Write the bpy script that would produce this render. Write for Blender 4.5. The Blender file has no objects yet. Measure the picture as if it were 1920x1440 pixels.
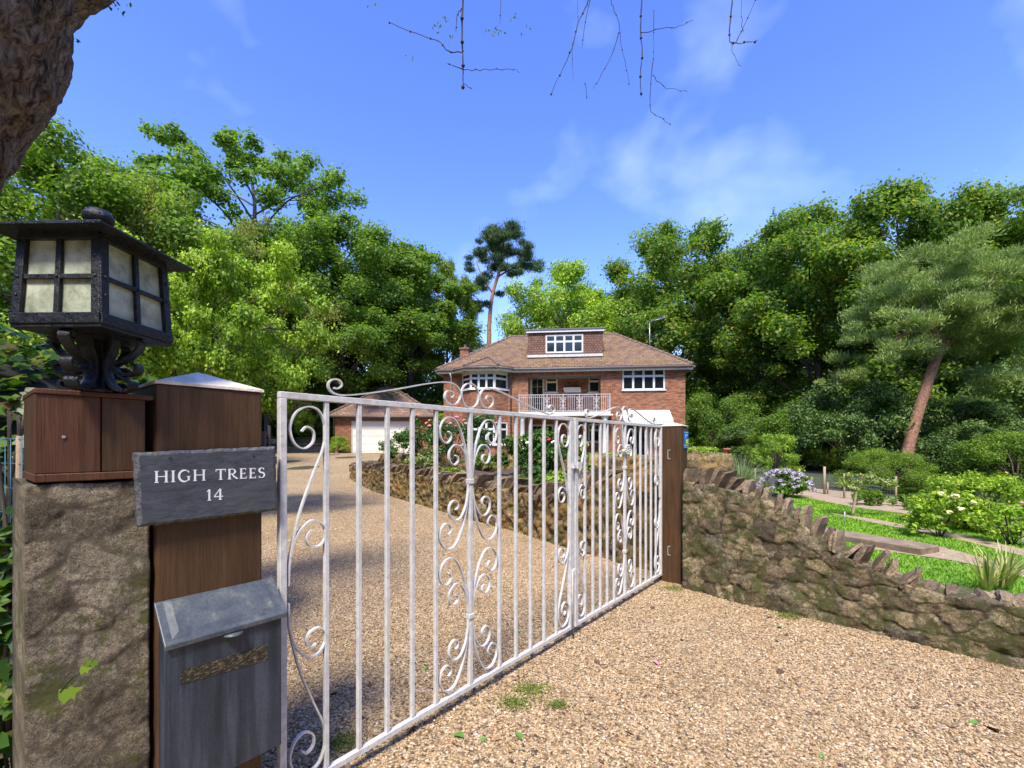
import bpy, math, random
import numpy as np
from mathutils import Vector, Matrix

R = math.radians
scene = bpy.context.scene
COL = scene.collection
rng = np.random.default_rng(7)
random.seed(7)

# ------------------------------------------------------------------ camera
F, HC, HZ, CX = 853.333, 1.28, 834.0, 960.0
cam_d = bpy.data.cameras.new("camera")
cam = bpy.data.objects.new("camera", cam_d)
COL.objects.link(cam)
cam.location = (0, 0, HC)
cam.rotation_euler = (R(90), 0, 0)
cam_d.sensor_width = 36.0
cam_d.lens = 16.0
cam_d.shift_y = (HZ - 720.0) / 1920.0
cam_d.clip_start = 0.05
cam_d.clip_end = 2000
scene.camera = cam

# ------------------------------------------------------------------ sky and sun
SUN_TO = Vector((-0.16, -0.98, 0.0)).normalized() * math.cos(R(56))
SUN_TO.z = math.sin(R(56))
world = bpy.data.worlds.new("World")
scene.world = world
world.use_nodes = True
wn = world.node_tree
for n in list(wn.nodes):
    wn.nodes.remove(n)
w_out = wn.nodes.new("ShaderNodeOutputWorld")
w_bg = wn.nodes.new("ShaderNodeBackground")
w_sky = wn.nodes.new("ShaderNodeTexSky")
w_sky.sky_type = 'NISHITA'
w_sky.sun_disc = False
w_sky.sun_elevation = R(56)
w_sky.sun_rotation = math.atan2(SUN_TO.x, SUN_TO.y)
w_sky.air_density = 1.0
w_sky.dust_density = 0.4
w_sky.ozone_density = 2.5
w_tc = wn.nodes.new("ShaderNodeTexCoord")
w_map = wn.nodes.new("ShaderNodeMapping")
w_map.inputs['Scale'].default_value = (1.0, 1.2, 1.5)
w_map.inputs['Location'].default_value = (5.1, 2.2, 0.4)
w_n = wn.nodes.new("ShaderNodeTexNoise")
w_n.inputs['Scale'].default_value = 3.6
w_n.inputs['Detail'].default_value = 4
w_n.inputs['Roughness'].default_value = 0.5
w_n.inputs['Distortion'].default_value = 0.15
w_r = wn.nodes.new("ShaderNodeValToRGB")
w_r.color_ramp.elements[0].position = 0.52
w_r.color_ramp.elements[0].color = (0, 0, 0, 1)
w_r.color_ramp.elements[1].position = 0.80
w_r.color_ramp.elements[1].color = (0.15, 0.15, 0.15, 1)
w_hs = wn.nodes.new("ShaderNodeHueSaturation")
w_hs.inputs['Saturation'].default_value = 1.24
w_hs.inputs['Hue'].default_value = 0.522
w_hs.inputs['Value'].default_value = 1.12
w_mix = wn.nodes.new("ShaderNodeMixRGB")
w_mix.inputs['Color2'].default_value = (7.6, 8.6, 11.0, 1)
wn.links.new(w_tc.outputs['Generated'], w_map.inputs['Vector'])
wn.links.new(w_map.outputs['Vector'], w_n.inputs['Vector'])
wn.links.new(w_n.outputs['Fac'], w_r.inputs['Fac'])
wn.links.new(w_sky.outputs['Color'], w_hs.inputs['Color'])
wn.links.new(w_hs.outputs['Color'], w_mix.inputs['Color1'])
wn.links.new(w_r.outputs['Color'], w_mix.inputs['Fac'])
wn.links.new(w_mix.outputs['Color'], w_bg.inputs['Color'])
w_bg.inputs['Strength'].default_value = 0.15
wn.links.new(w_bg.outputs['Background'], w_out.inputs['Surface'])

sun_d = bpy.data.lights.new("sun", 'SUN')
sun_d.energy = 3.0
sun_d.angle = R(13.0)
sun_d.color = (1.0, 0.94, 0.84)
sun = bpy.data.objects.new("sun", sun_d)
COL.objects.link(sun)
sun.rotation_euler = SUN_TO.to_track_quat('Z', 'Y').to_euler()

scene.view_settings.view_transform = 'Standard'
scene.view_settings.look = 'None'
scene.view_settings.gamma = 1.0
scene.view_settings.exposure = 1.25
scene.render.engine = 'CYCLES'
scene.cycles.max_bounces = 6
scene.cycles.diffuse_bounces = 3
scene.cycles.glossy_bounces = 3
scene.cycles.transmission_bounces = 4
scene.cycles.transparent_max_bounces = 6

# ------------------------------------------------------------------ measuring helpers
def ss(a, b, x):
    t = np.clip((x - a) / (b - a), 0, 1)
    return t * t * (3 - 2 * t)

def gh(x, y):
    """height of the ground"""
    wl = 1 - ss(-7.0, -2.0, x)
    h = (0.74 * wl + 0.29 * (1 - wl)) * ss(9.5, 27.0, y)
    bank = ss(31.4, 31.8, y) * (1 - ss(-12.6, -12.0, x)) * 1.0 + 0.05 * np.maximum(0, y - 34) * (1 - ss(-13, -9, x))
    far = 0.04 * np.maximum(0, y - 36)
    lawn_r = -0.0 * x
    return h + bank + far + lawn_r

def at(px, py, Y):
    return Vector(((px - CX) / F * Y, Y, HC + (HZ - py) / F * Y))

def gp(px, py, dz=0.0):
    """the point of the ground seen at a pixel"""
    ux, uz = (px - CX) / F, (HZ - py) / F
    Y = 1.0
    while Y < 60:
        if HC + uz * Y <= float(gh(ux * Y, Y)) + dz:
            break
        Y += 0.02
    return Vector((ux * Y, Y, float(gh(ux * Y, Y)) + dz))

# ------------------------------------------------------------------ numpy noise
def _hash(ix, iy, iz, seed):
    h = (ix * 374761393 + iy * 668265263 + iz * 2147483647 + seed * 1274126177) & 0xffffffff
    h = ((h ^ (h >> 13)) * 1274126177) & 0xffffffff
    h = (h ^ (h >> 16)) & 0xffffffff
    return h.astype(np.float64) / 4294967295.0

def vnoise(P, scale, seed=0):
    Q = np.asarray(P, dtype=np.float64) * scale + 1000.0
    I = np.floor(Q).astype(np.int64)
    f = Q - I
    f = f * f * (3 - 2 * f)
    out = 0
    for a in (0, 1):
        for b in (0, 1):
            for c in (0, 1):
                w = (f[:, 0] if a else 1 - f[:, 0]) * (f[:, 1] if b else 1 - f[:, 1]) * (f[:, 2] if c else 1 - f[:, 2])
                out = out + w * _hash(I[:, 0] + a, I[:, 1] + b, I[:, 2] + c, seed)
    return out * 2 - 1

def fbm(P, scale, octv=4, seed=0, gain=0.5):
    o, a = 0, 1.0
    for k in range(octv):
        o = o + a * vnoise(P, scale * 2 ** k, seed + k)
        a *= gain
    return o

# ------------------------------------------------------------------ materials
class NT:
    def __init__(s, name):
        s.m = bpy.data.materials.new(name)
        s.m.use_nodes = True
        s.t = s.m.node_tree
        s.b = s.t.nodes['Principled BSDF']
        s.out = s.t.nodes['Material Output']
    def new(s, ty, **kw):
        n = s.t.nodes.new(ty)
        for k, v in kw.items():
            setattr(n, k, v)
        return n
    def set(s, sock, v):
        if hasattr(v, 'is_output') or isinstance(v, bpy.types.NodeSocket):
            s.t.links.new(v, sock)
        elif isinstance(v, (tuple, list)) and len(v) == 3 and sock.type == 'RGBA':
            sock.default_value = (*v, 1)
        else:
            sock.default_value = v
    def pos(s, scale=(1, 1, 1), rot=(0, 0, 0)):
        g = s.new('ShaderNodeNewGeometry')
        m = s.new('ShaderNodeMapping')
        m.inputs['Scale'].default_value = scale
        m.inputs['Rotation'].default_value = rot
        s.t.links.new(g.outputs['Position'], m.inputs['Vector'])
        return m.outputs['Vector']
    def uv(s, scale=(1, 1, 1)):
        g = s.new('ShaderNodeUVMap')
        m = s.new('ShaderNodeMapping')
        m.inputs['Scale'].default_value = scale
        s.t.links.new(g.outputs['UV'], m.inputs['Vector'])
        return m.outputs['Vector']
    def noise(s, scale, detail=4, rough=0.55, vec=None, dist=0.0):
        n = s.new('ShaderNodeTexNoise')
        n.inputs['Scale'].default_value = scale
        n.inputs['Detail'].default_value = detail
        n.inputs['Roughness'].default_value = rough
        n.inputs['Distortion'].default_value = dist
        s.t.links.new(vec if vec is not None else s.pos(), n.inputs['Vector'])
        return n.outputs['Fac']
    def vor(s, scale, vec=None, feature='F1', rnd=1.0):
        n = s.new('ShaderNodeTexVoronoi')
        n.feature = feature
        n.inputs['Scale'].default_value = scale
        if 'Randomness' in n.inputs:
            n.inputs['Randomness'].default_value = rnd
        s.t.links.new(vec if vec is not None else s.pos(), n.inputs['Vector'])
        return n
    def ramp(s, fac, stops, interp='LINEAR'):
        n = s.new('ShaderNodeValToRGB')
        cr = n.color_ramp
        cr.interpolation = interp
        while len(cr.elements) < len(stops):
            cr.elements.new(0.5)
        for e, (p, c) in zip(cr.elements, stops):
            e.position = p
            e.color = (c, c, c, 1) if isinstance(c, (int, float)) else (*c, 1)
        s.set(n.inputs['Fac'], fac)
        return n.outputs['Color']
    def mix(s, fac, a, b, mode='MIX'):
        n = s.new('ShaderNodeMixRGB', blend_type=mode)
        s.set(n.inputs['Fac'], fac)
        s.set(n.inputs['Color1'], a)
        s.set(n.inputs['Color2'], b)
        return n.outputs['Color']
    def math(s, op, a, b=0.0, c=0.0):
        n = s.new('ShaderNodeMath', operation=op)
        s.set(n.inputs[0], a)
        s.set(n.inputs[1], b)
        if op in ('MULTIPLY_ADD',):
            s.set(n.inputs[2], c)
        return n.outputs[0]
    def attr(s, name, out='Fac', ty='GEOMETRY'):
        n = s.new('ShaderNodeAttribute')
        n.attribute_name = name
        n.attribute_type = ty
        return n.outputs[out]
    def bump(s, h, strength=0.5, dist=0.01):
        n = s.new('ShaderNodeBump')
        n.inputs['Strength'].default_value = strength
        n.inputs['Distance'].default_value = dist
        s.set(n.inputs['Height'], h)
        s.t.links.new(n.outputs['Normal'], s.b.inputs['Normal'])
    def col(s, c):
        s.set(s.b.inputs['Base Color'], c)
    def p(s, **kw):
        for k, v in kw.items():
            s.set(s.b.inputs[k.replace('_', ' ')], v)
        return s

def simple(name, c, rough=0.6, var=0.15, scale=6, bump=0.0, metal=0.0, bscale=None):
    n = NT(name)
    f = n.noise(scale, 5, 0.6)
    lo = tuple(max(0, x * (1 - var)) for x in c)
    hi = tuple(min(1, x * (1 + var)) for x in c)
    n.col(n.ramp(f, [(0.3, lo), (0.7, hi)]))
    n.p(Roughness=rough, Metallic=metal)
    if bump:
        n.bump(n.noise(bscale or scale * 6, 4, 0.6), bump, 0.01)
    return n.m

MT = {}

def mk_gravel(name, stone=False):
    n = NT(name)
    cols = [(0.0, (0.045, 0.030, 0.022)), (0.13, (0.13, 0.08, 0.038)), (0.3, (0.29, 0.19, 0.088)), (0.48, (0.41, 0.29, 0.145)),
            (0.66, (0.52, 0.39, 0.215)), (0.80, (0.32, 0.155, 0.05)), (0.92, (0.72, 0.60, 0.41)), (1.0, (0.26, 0.20, 0.15))]
    if stone:
        c = n.mix(0.2, n.ramp(n.attr('rnd', ty='INSTANCER'), cols), n.ramp(n.noise(150, 3), [(0.3, (0.35, 0.22, 0.12)), (0.7, (0.6, 0.46, 0.30))]))
        c = n.mix(n.ramp(n.noise(1.3, 6, 0.65), [(0.46, 0.0), (0.68, 0.45)]), c, (0.20, 0.13, 0.06))
        c = n.mix(n.ramp(n.noise(2.6, 7, 0.75), [(0.60, 0.0), (0.70, 0.6)]), c, (0.14, 0.14, 0.035))
        n.col(c)
        n.p(Roughness=0.75)
        return n.m
    P = n.pos()
    v = n.vor(70, P)
    sep = n.new('ShaderNodeSeparateColor')
    n.t.links.new(v.outputs['Color'], sep.inputs[0])
    c = n.ramp(sep.outputs[0], cols)
    gap = n.ramp(v.outputs['Distance'], [(0.35, 1.12), (0.75, 0.6)])
    c = n.mix(1.0, c, gap, 'MULTIPLY')
    big = n.noise(1.1, 5, 0.6)
    c = n.mix(n.ramp(big, [(0.50, 0.0), (0.72, 0.3)]), c, (0.50, 0.37, 0.21))
    moss = n.ramp(n.noise(1.7, 6, 0.7, n.pos((1, 1, 0.2))), [(0.66, 0.0), (0.74, 0.75)])
    c = n.mix(moss, c, (0.16, 0.19, 0.05))
    n.col(c)
    n.p(Roughness=0.85)
    n.bump(n.math('SUBTRACT', 1.0, v.outputs['Distance']), 0.9, 0.012)
    return n.m
MT['gravel'] = mk_gravel('gravel')
MT['pebble'] = mk_gravel('pebble', True)

n = NT('ground_soil')
f = n.noise(0.6, 6, 0.6)
g = n.noise(14, 5, 0.7)
c = n.mix(n.ramp(f, [(0.42, 0.0), (0.58, 1.0)]), n.ramp(g, [(0.3, (0.030, 0.022, 0.014)), (0.7, (0.085, 0.062, 0.038))]), n.ramp(g, [(0.3, (0.022, 0.040, 0.010)), (0.7, (0.065, 0.105, 0.025))]))
n.col(c); n.p(Roughness=0.95); n.bump(g, 0.8, 0.05)
MT['ground'] = n.m

n = NT('bare_soil')
g = n.noise(9, 6, 0.7); g2 = n.noise(60, 3, 0.6)
c = n.ramp(g, [(0.3, (0.26, 0.18, 0.10)), (0.55, (0.42, 0.31, 0.19)), (0.75, (0.54, 0.42, 0.28))])
c = n.mix(0.35, c, n.ramp(g2, [(0.4, (0.10, 0.07, 0.045)), (0.6, (0.5, 0.4, 0.3))]))
n.col(c); n.p(Roughness=0.95); n.bump(g2, 0.7, 0.02)
MT['soil'] = n.m

n = NT('bed_soil')
g = n.noise(12, 6, 0.7)
n.col(n.ramp(g, [(0.3, (0.035, 0.024, 0.016)), (0.7, (0.12, 0.085, 0.055))])); n.p(Roughness=0.95); n.bump(g, 0.9, 0.05)
MT['bed'] = n.m

n = NT('lawn_turf')
g = n.noise(2.2, 5, 0.6); g2 = n.noise(45, 4, 0.7, n.pos((1, 0.5, 1)))
c = n.ramp(g, [(0.3, (0.10, 0.24, 0.018)), (0.7, (0.19, 0.37, 0.032))])
c = n.mix(0.5, c, n.ramp(g2, [(0.35, (0.04, 0.12, 0.012)), (0.65, (0.20, 0.37, 0.055))]))
n.col(c); n.p(Roughness=0.9); n.bump(g2, 0.8, 0.03)
MT['lawn'] = n.m

def mk_rubble(name, pal, mortar, moss_c, moss_amt, fine=60, ochre=0.0, low=0.0):
    n = NT(name)
    cell = n.attr('cell'); edge = n.attr('edge')
    c = n.ramp(cell, pal)
    mott = n.noise(9, 10, 0.8)
    c = n.mix(0.85, c, n.ramp(mott, [(0.30, 0.18), (0.48, 0.80), (0.68, 1.7)]), 'MULTIPLY')
    sp = n.noise(fine, 6, 0.8)
    c = n.mix(0.75, c, n.ramp(sp, [(0.34, 0.25), (0.5, 0.95), (0.66, 1.9)]), 'MULTIPLY')
    c = n.mix(0.8, c, n.ramp(n.noise(fine * 3.7, 3, 0.8), [(0.38, 0.35), (0.62, 1.7)]), 'MULTIPLY')
    vv = n.vor(fine * 2.2)
    c = n.mix(n.ramp(vv.outputs['Distance'], [(0.08, 0.5), (0.22, 0.0)]), c, (0.62, 0.56, 0.46))
    c = n.mix(n.ramp(edge, [(0.015, 0.9), (0.085, 0.0)]), c, mortar)
    lich = n.ramp(n.noise(11, 9, 0.8), [(0.56, 0.0), (0.62, 0.6)])
    c = n.mix(lich, c, (0.42, 0.38, 0.26))
    if ochre:
        o = n.ramp(n.noise(3.1, 6, 0.7, n.pos((1, 1, 0.8))), [(0.47, 0.0), (0.56, ochre)])
        c = n.mix(o, c, (0.36, 0.19, 0.035))
    ms = n.ramp(n.noise(6.5, 9, 0.82), [(0.57 - moss_amt, 0.0), (0.61 - moss_amt, 0.9)])
    c = n.mix(ms, c, moss_c)
    n.col(c)
    n.p(Roughness=0.92)
    h = n.mix(0.5, sp, mott)
    n.bump(h, 1.0, 0.022)
    return n.m
MT['wall_stone'] = mk_rubble('rubble_stone', [(0.0, (0.075, 0.055, 0.03)), (0.3, (0.14, 0.10, 0.052)), (0.6, (0.20, 0.15, 0.08)), (0.88, (0.32, 0.25, 0.14)), (1.0, (0.12, 0.10, 0.07))],
                             (0.035, 0.028, 0.014), (0.060, 0.066, 0.012), 0.075)
MT['bed_stone'] = mk_rubble('bed_wall_stone', [(0.0, (0.075, 0.05, 0.022)), (0.4, (0.16, 0.105, 0.045)), (0.8, (0.24, 0.165, 0.075)), (1.0, (0.12, 0.085, 0.045))],
                            (0.035, 0.028, 0.014), (0.075, 0.075, 0.012), 0.05, 34, 0.45)
MT['pier_stone'] = mk_rubble('pier_stone', [(0.0, (0.15, 0.12, 0.075)), (0.5, (0.23, 0.185, 0.12)), (1.0, (0.31, 0.26, 0.175))],
                             (0.115, 0.09, 0.055), (0.10, 0.105, 0.022), 0.03, 85)
n = NT('coping_stone')
g = n.noise(14, 6, 0.7); g2 = n.noise(70, 4, 0.7)
oi = n.new('ShaderNodeObjectInfo')
c = n.ramp(oi.outputs['Random'], [(0.0, (0.11, 0.075, 0.045)), (0.5, (0.20, 0.14, 0.085)), (1.0, (0.32, 0.24, 0.155))])
c = n.mix(0.7, c, n.ramp(g, [(0.3, 0.45), (0.7, 1.35)]), 'MULTIPLY')
c = n.mix(0.7, c, n.ramp(g2, [(0.35, 0.35), (0.65, 1.6)]), 'MULTIPLY')
c = n.mix(n.ramp(n.noise(8, 5, 0.7), [(0.58, 0.0), (0.68, 0.7)]), c, (0.13, 0.13, 0.03))
n.col(c); n.p(Roughness=0.92); n.bump(g2, 0.9, 0.01)
MT['coping'] = n.m

def mk_wood(name, a, b, rot=0):
    n = NT(name)
    v = n.pos((55, 55, 3.0))
    g = n.noise(1.0, 5, 0.65, v, 0.6)
    g2 = n.noise(1.0, 3, 0.6, n.pos((260, 260, 9)))
    c = n.ramp(g, [(0.28, a), (0.72, b)])
    c = n.mix(0.35, c, n.ramp(g2, [(0.35, 0.55), (0.65, 1.3)]), 'MULTIPLY')
    big = n.noise(5, 5, 0.65, n.pos((1, 1, 0.6)))
    c = n.mix(0.6, c, n.ramp(big, [(0.3, 0.62), (0.7, 1.35)]), 'MULTIPLY')
    sp = n.vor(90)
    c = n.mix(n.ramp(sp.outputs['Distance'], [(0.03, 0.5), (0.08, 0.0)]), c, (0.4, 0.33, 0.25))
    n.col(c)
    n.p(Roughness=n.ramp(g, [(0.3, 0.42), (0.7, 0.62)]))
    n.bump(n.mix(0.6, g, g2), 0.55, 0.004)
    return n.m
MT['wood'] = mk_wood('brown_stained_timber', (0.046, 0.021, 0.008), (0.095, 0.045, 0.016))
MT['wood_red'] = mk_wood('reddish_stained_timber', (0.065, 0.024, 0.010), (0.13, 0.048, 0.020))
MT['cap'] = simple('weathered_cap', (0.74, 0.65, 0.50), 0.45, 0.3, 14, 0.4)

n = NT('black_paint')
g = n.noise(55, 6, 0.7); g2 = n.noise(140, 3, 0.6)
c = n.ramp(g, [(0.35, (0.004, 0.006, 0.008)), (0.66, (0.010, 0.010, 0.012)), (0.80, (0.07, 0.055, 0.04))])
n.col(c); n.p(Roughness=n.ramp(g, [(0.4, 0.25), (0.7, 0.7)])); n.bump(g, 0.8, 0.006)
MT['black'] = n.m

n = NT('frosted_glass')
g = n.noise(17, 6, 0.65); g2 = n.noise(300, 2, 0.5)
c = n.ramp(g, [(0.34, (0.18, 0.20, 0.13)), (0.55, (0.44, 0.47, 0.33)), (0.75, (0.60, 0.62, 0.47))])
c = n.mix(n.ramp(g2, [(0.62, 0.0), (0.7, 0.5)]), c, (0.16, 0.13, 0.09))
n.col(c); n.p(Roughness=0.38); n.bump(g2, 0.25, 0.002)
n.b.inputs['Transmission Weight'].default_value = 0.0
MT['frosted'] = n.m

n = NT('slate')
g = n.noise(22, 6, 0.65, n.pos((1, 1, 2))); g2 = n.noise(5, 4, 0.6)
c = n.ramp(g, [(0.3, (0.035, 0.040, 0.050)), (0.7, (0.075, 0.082, 0.098))])
c = n.mix(n.ramp(g2, [(0.5, 0.0), (0.8, 0.35)]), c, (0.12, 0.11, 0.10))
n.col(c); n.p(Roughness=0.55); n.bump(g, 0.6, 0.006)
MT['slate'] = n.m
n = NT('riven_slate_edge')
g = n.noise(60, 5, 0.7, n.pos((1, 1, 0.5)))
n.col(n.ramp(g, [(0.3, (0.025, 0.028, 0.034)), (0.7, (0.14, 0.14, 0.15))])); n.p(Roughness=0.6); n.bump(g, 1.0, 0.01)
MT['slate_edge'] = n.m
MT['letter'] = simple('white_letter_paint', (0.78, 0.78, 0.76), 0.5, 0.04, 30)

n = NT('letterbox_paint')
g = n.noise(1.0, 5, 0.6, n.pos((26, 26, 1.6)))
g2 = n.noise(1.0, 6, 0.7, n.pos((9, 9, 4)))
g3 = n.noise(130, 3, 0.6)
c = n.ramp(g, [(0.36, (0.012, 0.018, 0.030)), (0.50, (0.023, 0.031, 0.046)), (0.60, (0.046, 0.058, 0.078))])
c = n.mix(n.ramp(g2, [(0.45, 0.0), (0.75, 0.5)]), c, (0.050, 0.060, 0.074))
c = n.mix(0.25, c, n.ramp(g3, [(0.4, 0.5), (0.6, 1.5)]), 'MULTIPLY')
n.col(c); n.p(Roughness=n.ramp(g2, [(0.3, 0.35), (0.7, 0.6)])); n.bump(g3, 0.15, 0.002)
MT['letterbox'] = n.m
n = NT('letterbox_lid_skylit')  # mottled lid paint, paler than the body: sky light put into its colour
g = n.noise(16, 6, 0.7); g3 = n.noise(120, 3, 0.6)
c = n.ramp(g, [(0.35, (0.045, 0.055, 0.065)), (0.58, (0.085, 0.095, 0.10)), (0.70, (0.17, 0.165, 0.12))])
c = n.mix(0.3, c, n.ramp(g3, [(0.4, 0.6), (0.6, 1.4)]), 'MULTIPLY')
n.col(c); n.p(Roughness=0.45); n.bump(g3, 0.2, 0.002)
MT['lid'] = n.m
n = NT('flaking_plate')
g = n.noise(70, 5, 0.75, n.pos((1, 1, 2.5)))
n.col(n.ramp(g, [(0.50, (0.020, 0.014, 0.008)), (0.62, (0.20, 0.165, 0.08))])); n.p(Roughness=0.7); n.bump(g, 0.6, 0.004)
MT['flake'] = n.m

n = NT('white_gate_paint')
g = n.noise(30, 6, 0.7); g2 = n.noise(7, 5, 0.6); g3 = n.noise(90, 4, 0.7)
c = n.ramp(g, [(0.3, (0.44, 0.43, 0.41)), (0.6, (0.64, 0.63, 0.61))])
c = n.mix(n.ramp(g3, [(0.62, 0.0), (0.72, 0.65)]), c, (0.22, 0.19, 0.16))
c = n.mix(n.ramp(g2, [(0.5, 0.0), (0.8, 0.35)]), c, (0.58, 0.52, 0.42))
n.col(c); n.p(Roughness=0.45); n.bump(g, 0.5, 0.003)
MT['gate'] = n.m

n = NT('brickwork')
bt = n.new('ShaderNodeTexBrick')
n.t.links.new(n.uv(), bt.inputs['Vector'])
bt.inputs['Scale'].default_value = 1.0
bt.inputs['Brick Width'].default_value = 0.225
bt.inputs['Row Height'].default_value = 0.075
bt.inputs['Mortar Size'].default_value = 0.009
bt.inputs['Mortar Smooth'].default_value = 0.2
bt.inputs['Color1'].default_value = (0.32, 0.112, 0.048, 1)
bt.inputs['Color2'].default_value = (0.17, 0.042, 0.018, 1)
bt.inputs['Mortar'].default_value = (0.27, 0.20, 0.13, 1)
bt.inputs['Bias'].default_value = -0.15
g = n.noise(2.2, 5, 0.6)
v = n.noise(1.0, 2, 0.5, n.uv((3.2, 12.0, 1)))
c = n.mix(0.8, bt.outputs['Color'], n.ramp(v, [(0.32, 0.5), (0.5, 0.95), (0.68, 1.45)]), 'MULTIPLY')
c = n.mix(0.5, c, n.ramp(g, [(0.3, 0.75), (0.7, 1.25)]), 'MULTIPLY')
n.col(c); n.p(Roughness=0.9); n.bump(n.math('SUBTRACT', 1.0, bt.outputs['Fac']), 0.6, 0.01)
MT['brick'] = n.m

def mk_tile(name, c1, c2, moss, mamt, w=0.17, h=0.11):
    n = NT(name)
    bt = n.new('ShaderNodeTexBrick')
    n.t.links.new(n.uv(), bt.inputs['Vector'])
    bt.inputs['Scale'].default_value = 1.0
    bt.inputs['Brick Width'].default_value = w
    bt.inputs['Row Height'].default_value = h
    bt.inputs['Mortar Size'].default_value = 0.012
    bt.inputs['Mortar Smooth'].default_value = 0.6
    bt.inputs['Color1'].default_value = (*c1, 1)
    bt.inputs['Color2'].default_value = (*c2, 1)
    bt.inputs['Mortar'].default_value = (0.05, 0.03, 0.02, 1)
    g = n.noise(3.0, 6, 0.7); g2 = n.noise(16, 5, 0.75)
    c = n.mix(0.7, bt.outputs['Color'], n.ramp(g2, [(0.32, 0.35), (0.68, 1.7)]), 'MULTIPLY')
    mz = n.math('ADD', n.math('MULTIPLY', g, 0.5), n.math('MULTIPLY', g2, 0.5))
    c = n.mix(n.ramp(mz, [(0.50 - mamt, 0.0), (0.58 - mamt, 0.85)]), c, n.ramp(n.noise(24, 4, 0.7), [(0.35, tuple(x * 0.45 for x in moss)), (0.65, tuple(x * 1.5 for x in moss))]))
    n.col(c); n.p(Roughness=0.92)
    n.bump(n.mix(0.5, n.math('SUBTRACT', 1.0, bt.outputs['Fac']), g2), 1.0, 0.05)
    return n.m
MT['tile'] = mk_tile('mossy_roof_tiles', (0.22, 0.135, 0.085), (0.11, 0.065, 0.045), (0.24, 0.145, 0.045), 0.01, 0.30, 0.24)
MT['tile2'] = mk_tile('garage_roof_tiles', (0.29, 0.18, 0.135), (0.16, 0.10, 0.075), (0.26, 0.17, 0.08), -0.02, 0.30, 0.24)
MT['hung'] = mk_tile('hung_tiles', (0.23, 0.12, 0.08), (0.17, 0.085, 0.06), (0.24, 0.16, 0.11), -0.15, 0.17, 0.13)
MT['ridge'] = simple('ridge_tiles', (0.17, 0.11, 0.085), 0.9, 0.4, 9, 0.8)
MT['white'] = simple('white_frame', (0.66, 0.66, 0.62), 0.4, 0.04, 5)
MT['rail_paint'] = simple('dull_white_paint', (0.50, 0.45, 0.43), 0.5, 0.08, 5)
MT['cream'] = simple('cream_paint', (0.70, 0.66, 0.52), 0.5, 0.06, 5)
MT['garage_door'] = simple('garage_door_paint', (0.74, 0.70, 0.60), 0.45, 0.05, 3)
MT['gutter'] = simple('grey_gutter', (0.13, 0.11, 0.10), 0.5, 0.15, 5)
MT['lead'] = simple('lead_flashing', (0.55, 0.54, 0.52), 0.6, 0.2, 7)
MT['dark'] = simple('dark_interior', (0.02, 0.02, 0.02), 0.8, 0.2, 5)
MT['terracotta'] = simple('terracotta', (0.45, 0.17, 0.09), 0.8, 0.15, 8)
MT['paving'] = simple('paving', (0.36, 0.32, 0.27), 0.9, 0.2, 4, 0.4)
MT['aerial'] = simple('aerial_metal', (0.5, 0.5, 0.5), 0.35, 0.1, 5, metal=0.6)
MT['sign_blue'] = simple('sign_blue', (0.015, 0.13, 0.42), 0.35, 0.06, 5)
MT['sign_yellow'] = simple('sign_yellow', (0.62, 0.62, 0.04), 0.4, 0.05, 5)
MT['sign_green'] = simple('sign_green', (0.20, 0.50, 0.06), 0.4, 0.05, 5)
MT['sign_pale'] = simple('sign_pale_blue', (0.30, 0.55, 0.78), 0.4, 0.05, 5)
MT['iron'] = simple('dark_iron', (0.03, 0.025, 0.022), 0.6, 0.3, 30, 0.5)
MT['steel'] = simple('grey_steel', (0.45, 0.44, 0.42), 0.4, 0.15, 30, metal=0.5)
MT['fence_post'] = simple('pale_fence_post', (0.36, 0.27, 0.17), 0.85, 0.25, 12, 0.4)
MT['wire'] = simple('blue_wire', (0.05, 0.22, 0.30), 0.5, 0.2, 20)
MT['mesh'] = simple('grey_wire', (0.20, 0.21, 0.21), 0.5, 0.2, 20)
MT['slab'] = simple('old_sleeper', (0.24, 0.175, 0.115), 0.9, 0.35, 7, 0.8)

n = NT('window_glass')
g = n.noise(0.9, 3, 0.5)
n.col((0.012, 0.015, 0.018)); n.p(Roughness=0.06)
n.b.inputs['Specular IOR Level'].default_value = 0.6
n.bump(g, 0.05, 0.05)
MT['glass'] = n.m
n = NT('curtain'); n.col((0.5, 0.48, 0.42)); n.p(Roughness=0.8)
MT['curtain'] = n.m

n = NT('striped_awning')
w = n.new('ShaderNodeTexWave'); w.wave_type = 'BANDS'; w.bands_direction = 'X'
n.t.links.new(n.uv(), w.inputs['Vector']); w.inputs['Scale'].default_value = 2.0
n.col(n.ramp(w.outputs['Fac'], [(0.62, (0.66, 0.67, 0.63)), (0.78, (0.46, 0.52, 0.46))])); n.p(Roughness=0.8)
MT['awning'] = n.m

def mk_bark(name, a, b, zs=0.25, scale=14, bump=0.05, cr=0.55):
    n = NT(name)
    v = n.pos((1, 1, zs))
    g = n.noise(scale, 7, 0.7, v, 0.8); g2 = n.vor(scale * 1.1, v, 'DISTANCE_TO_EDGE')
    c = n.ramp(g, [(0.28, a), (0.72, b)])
    c = n.mix(n.ramp(g2.outputs['Distance'], [(0.0, cr), (0.14, 0.0)]), c, tuple(x * 0.35 for x in a))
    n.col(c); n.p(Roughness=0.92)
    n.bump(n.mix(0.5, g, g2.outputs['Distance']), 1.0, bump)
    return n.m
MT['bark'] = mk_bark('grey_brown_bark', (0.055, 0.042, 0.030), (0.15, 0.12, 0.09))
MT['bark_pine'] = mk_bark('pine_bark', (0.19, 0.085, 0.050), (0.42, 0.23, 0.15), 0.6, 9, 0.05, 0.12)
n = NT('furrowed_bark')
v = n.pos((1, 1, 0.22), (0, 0.5, 0))
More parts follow.
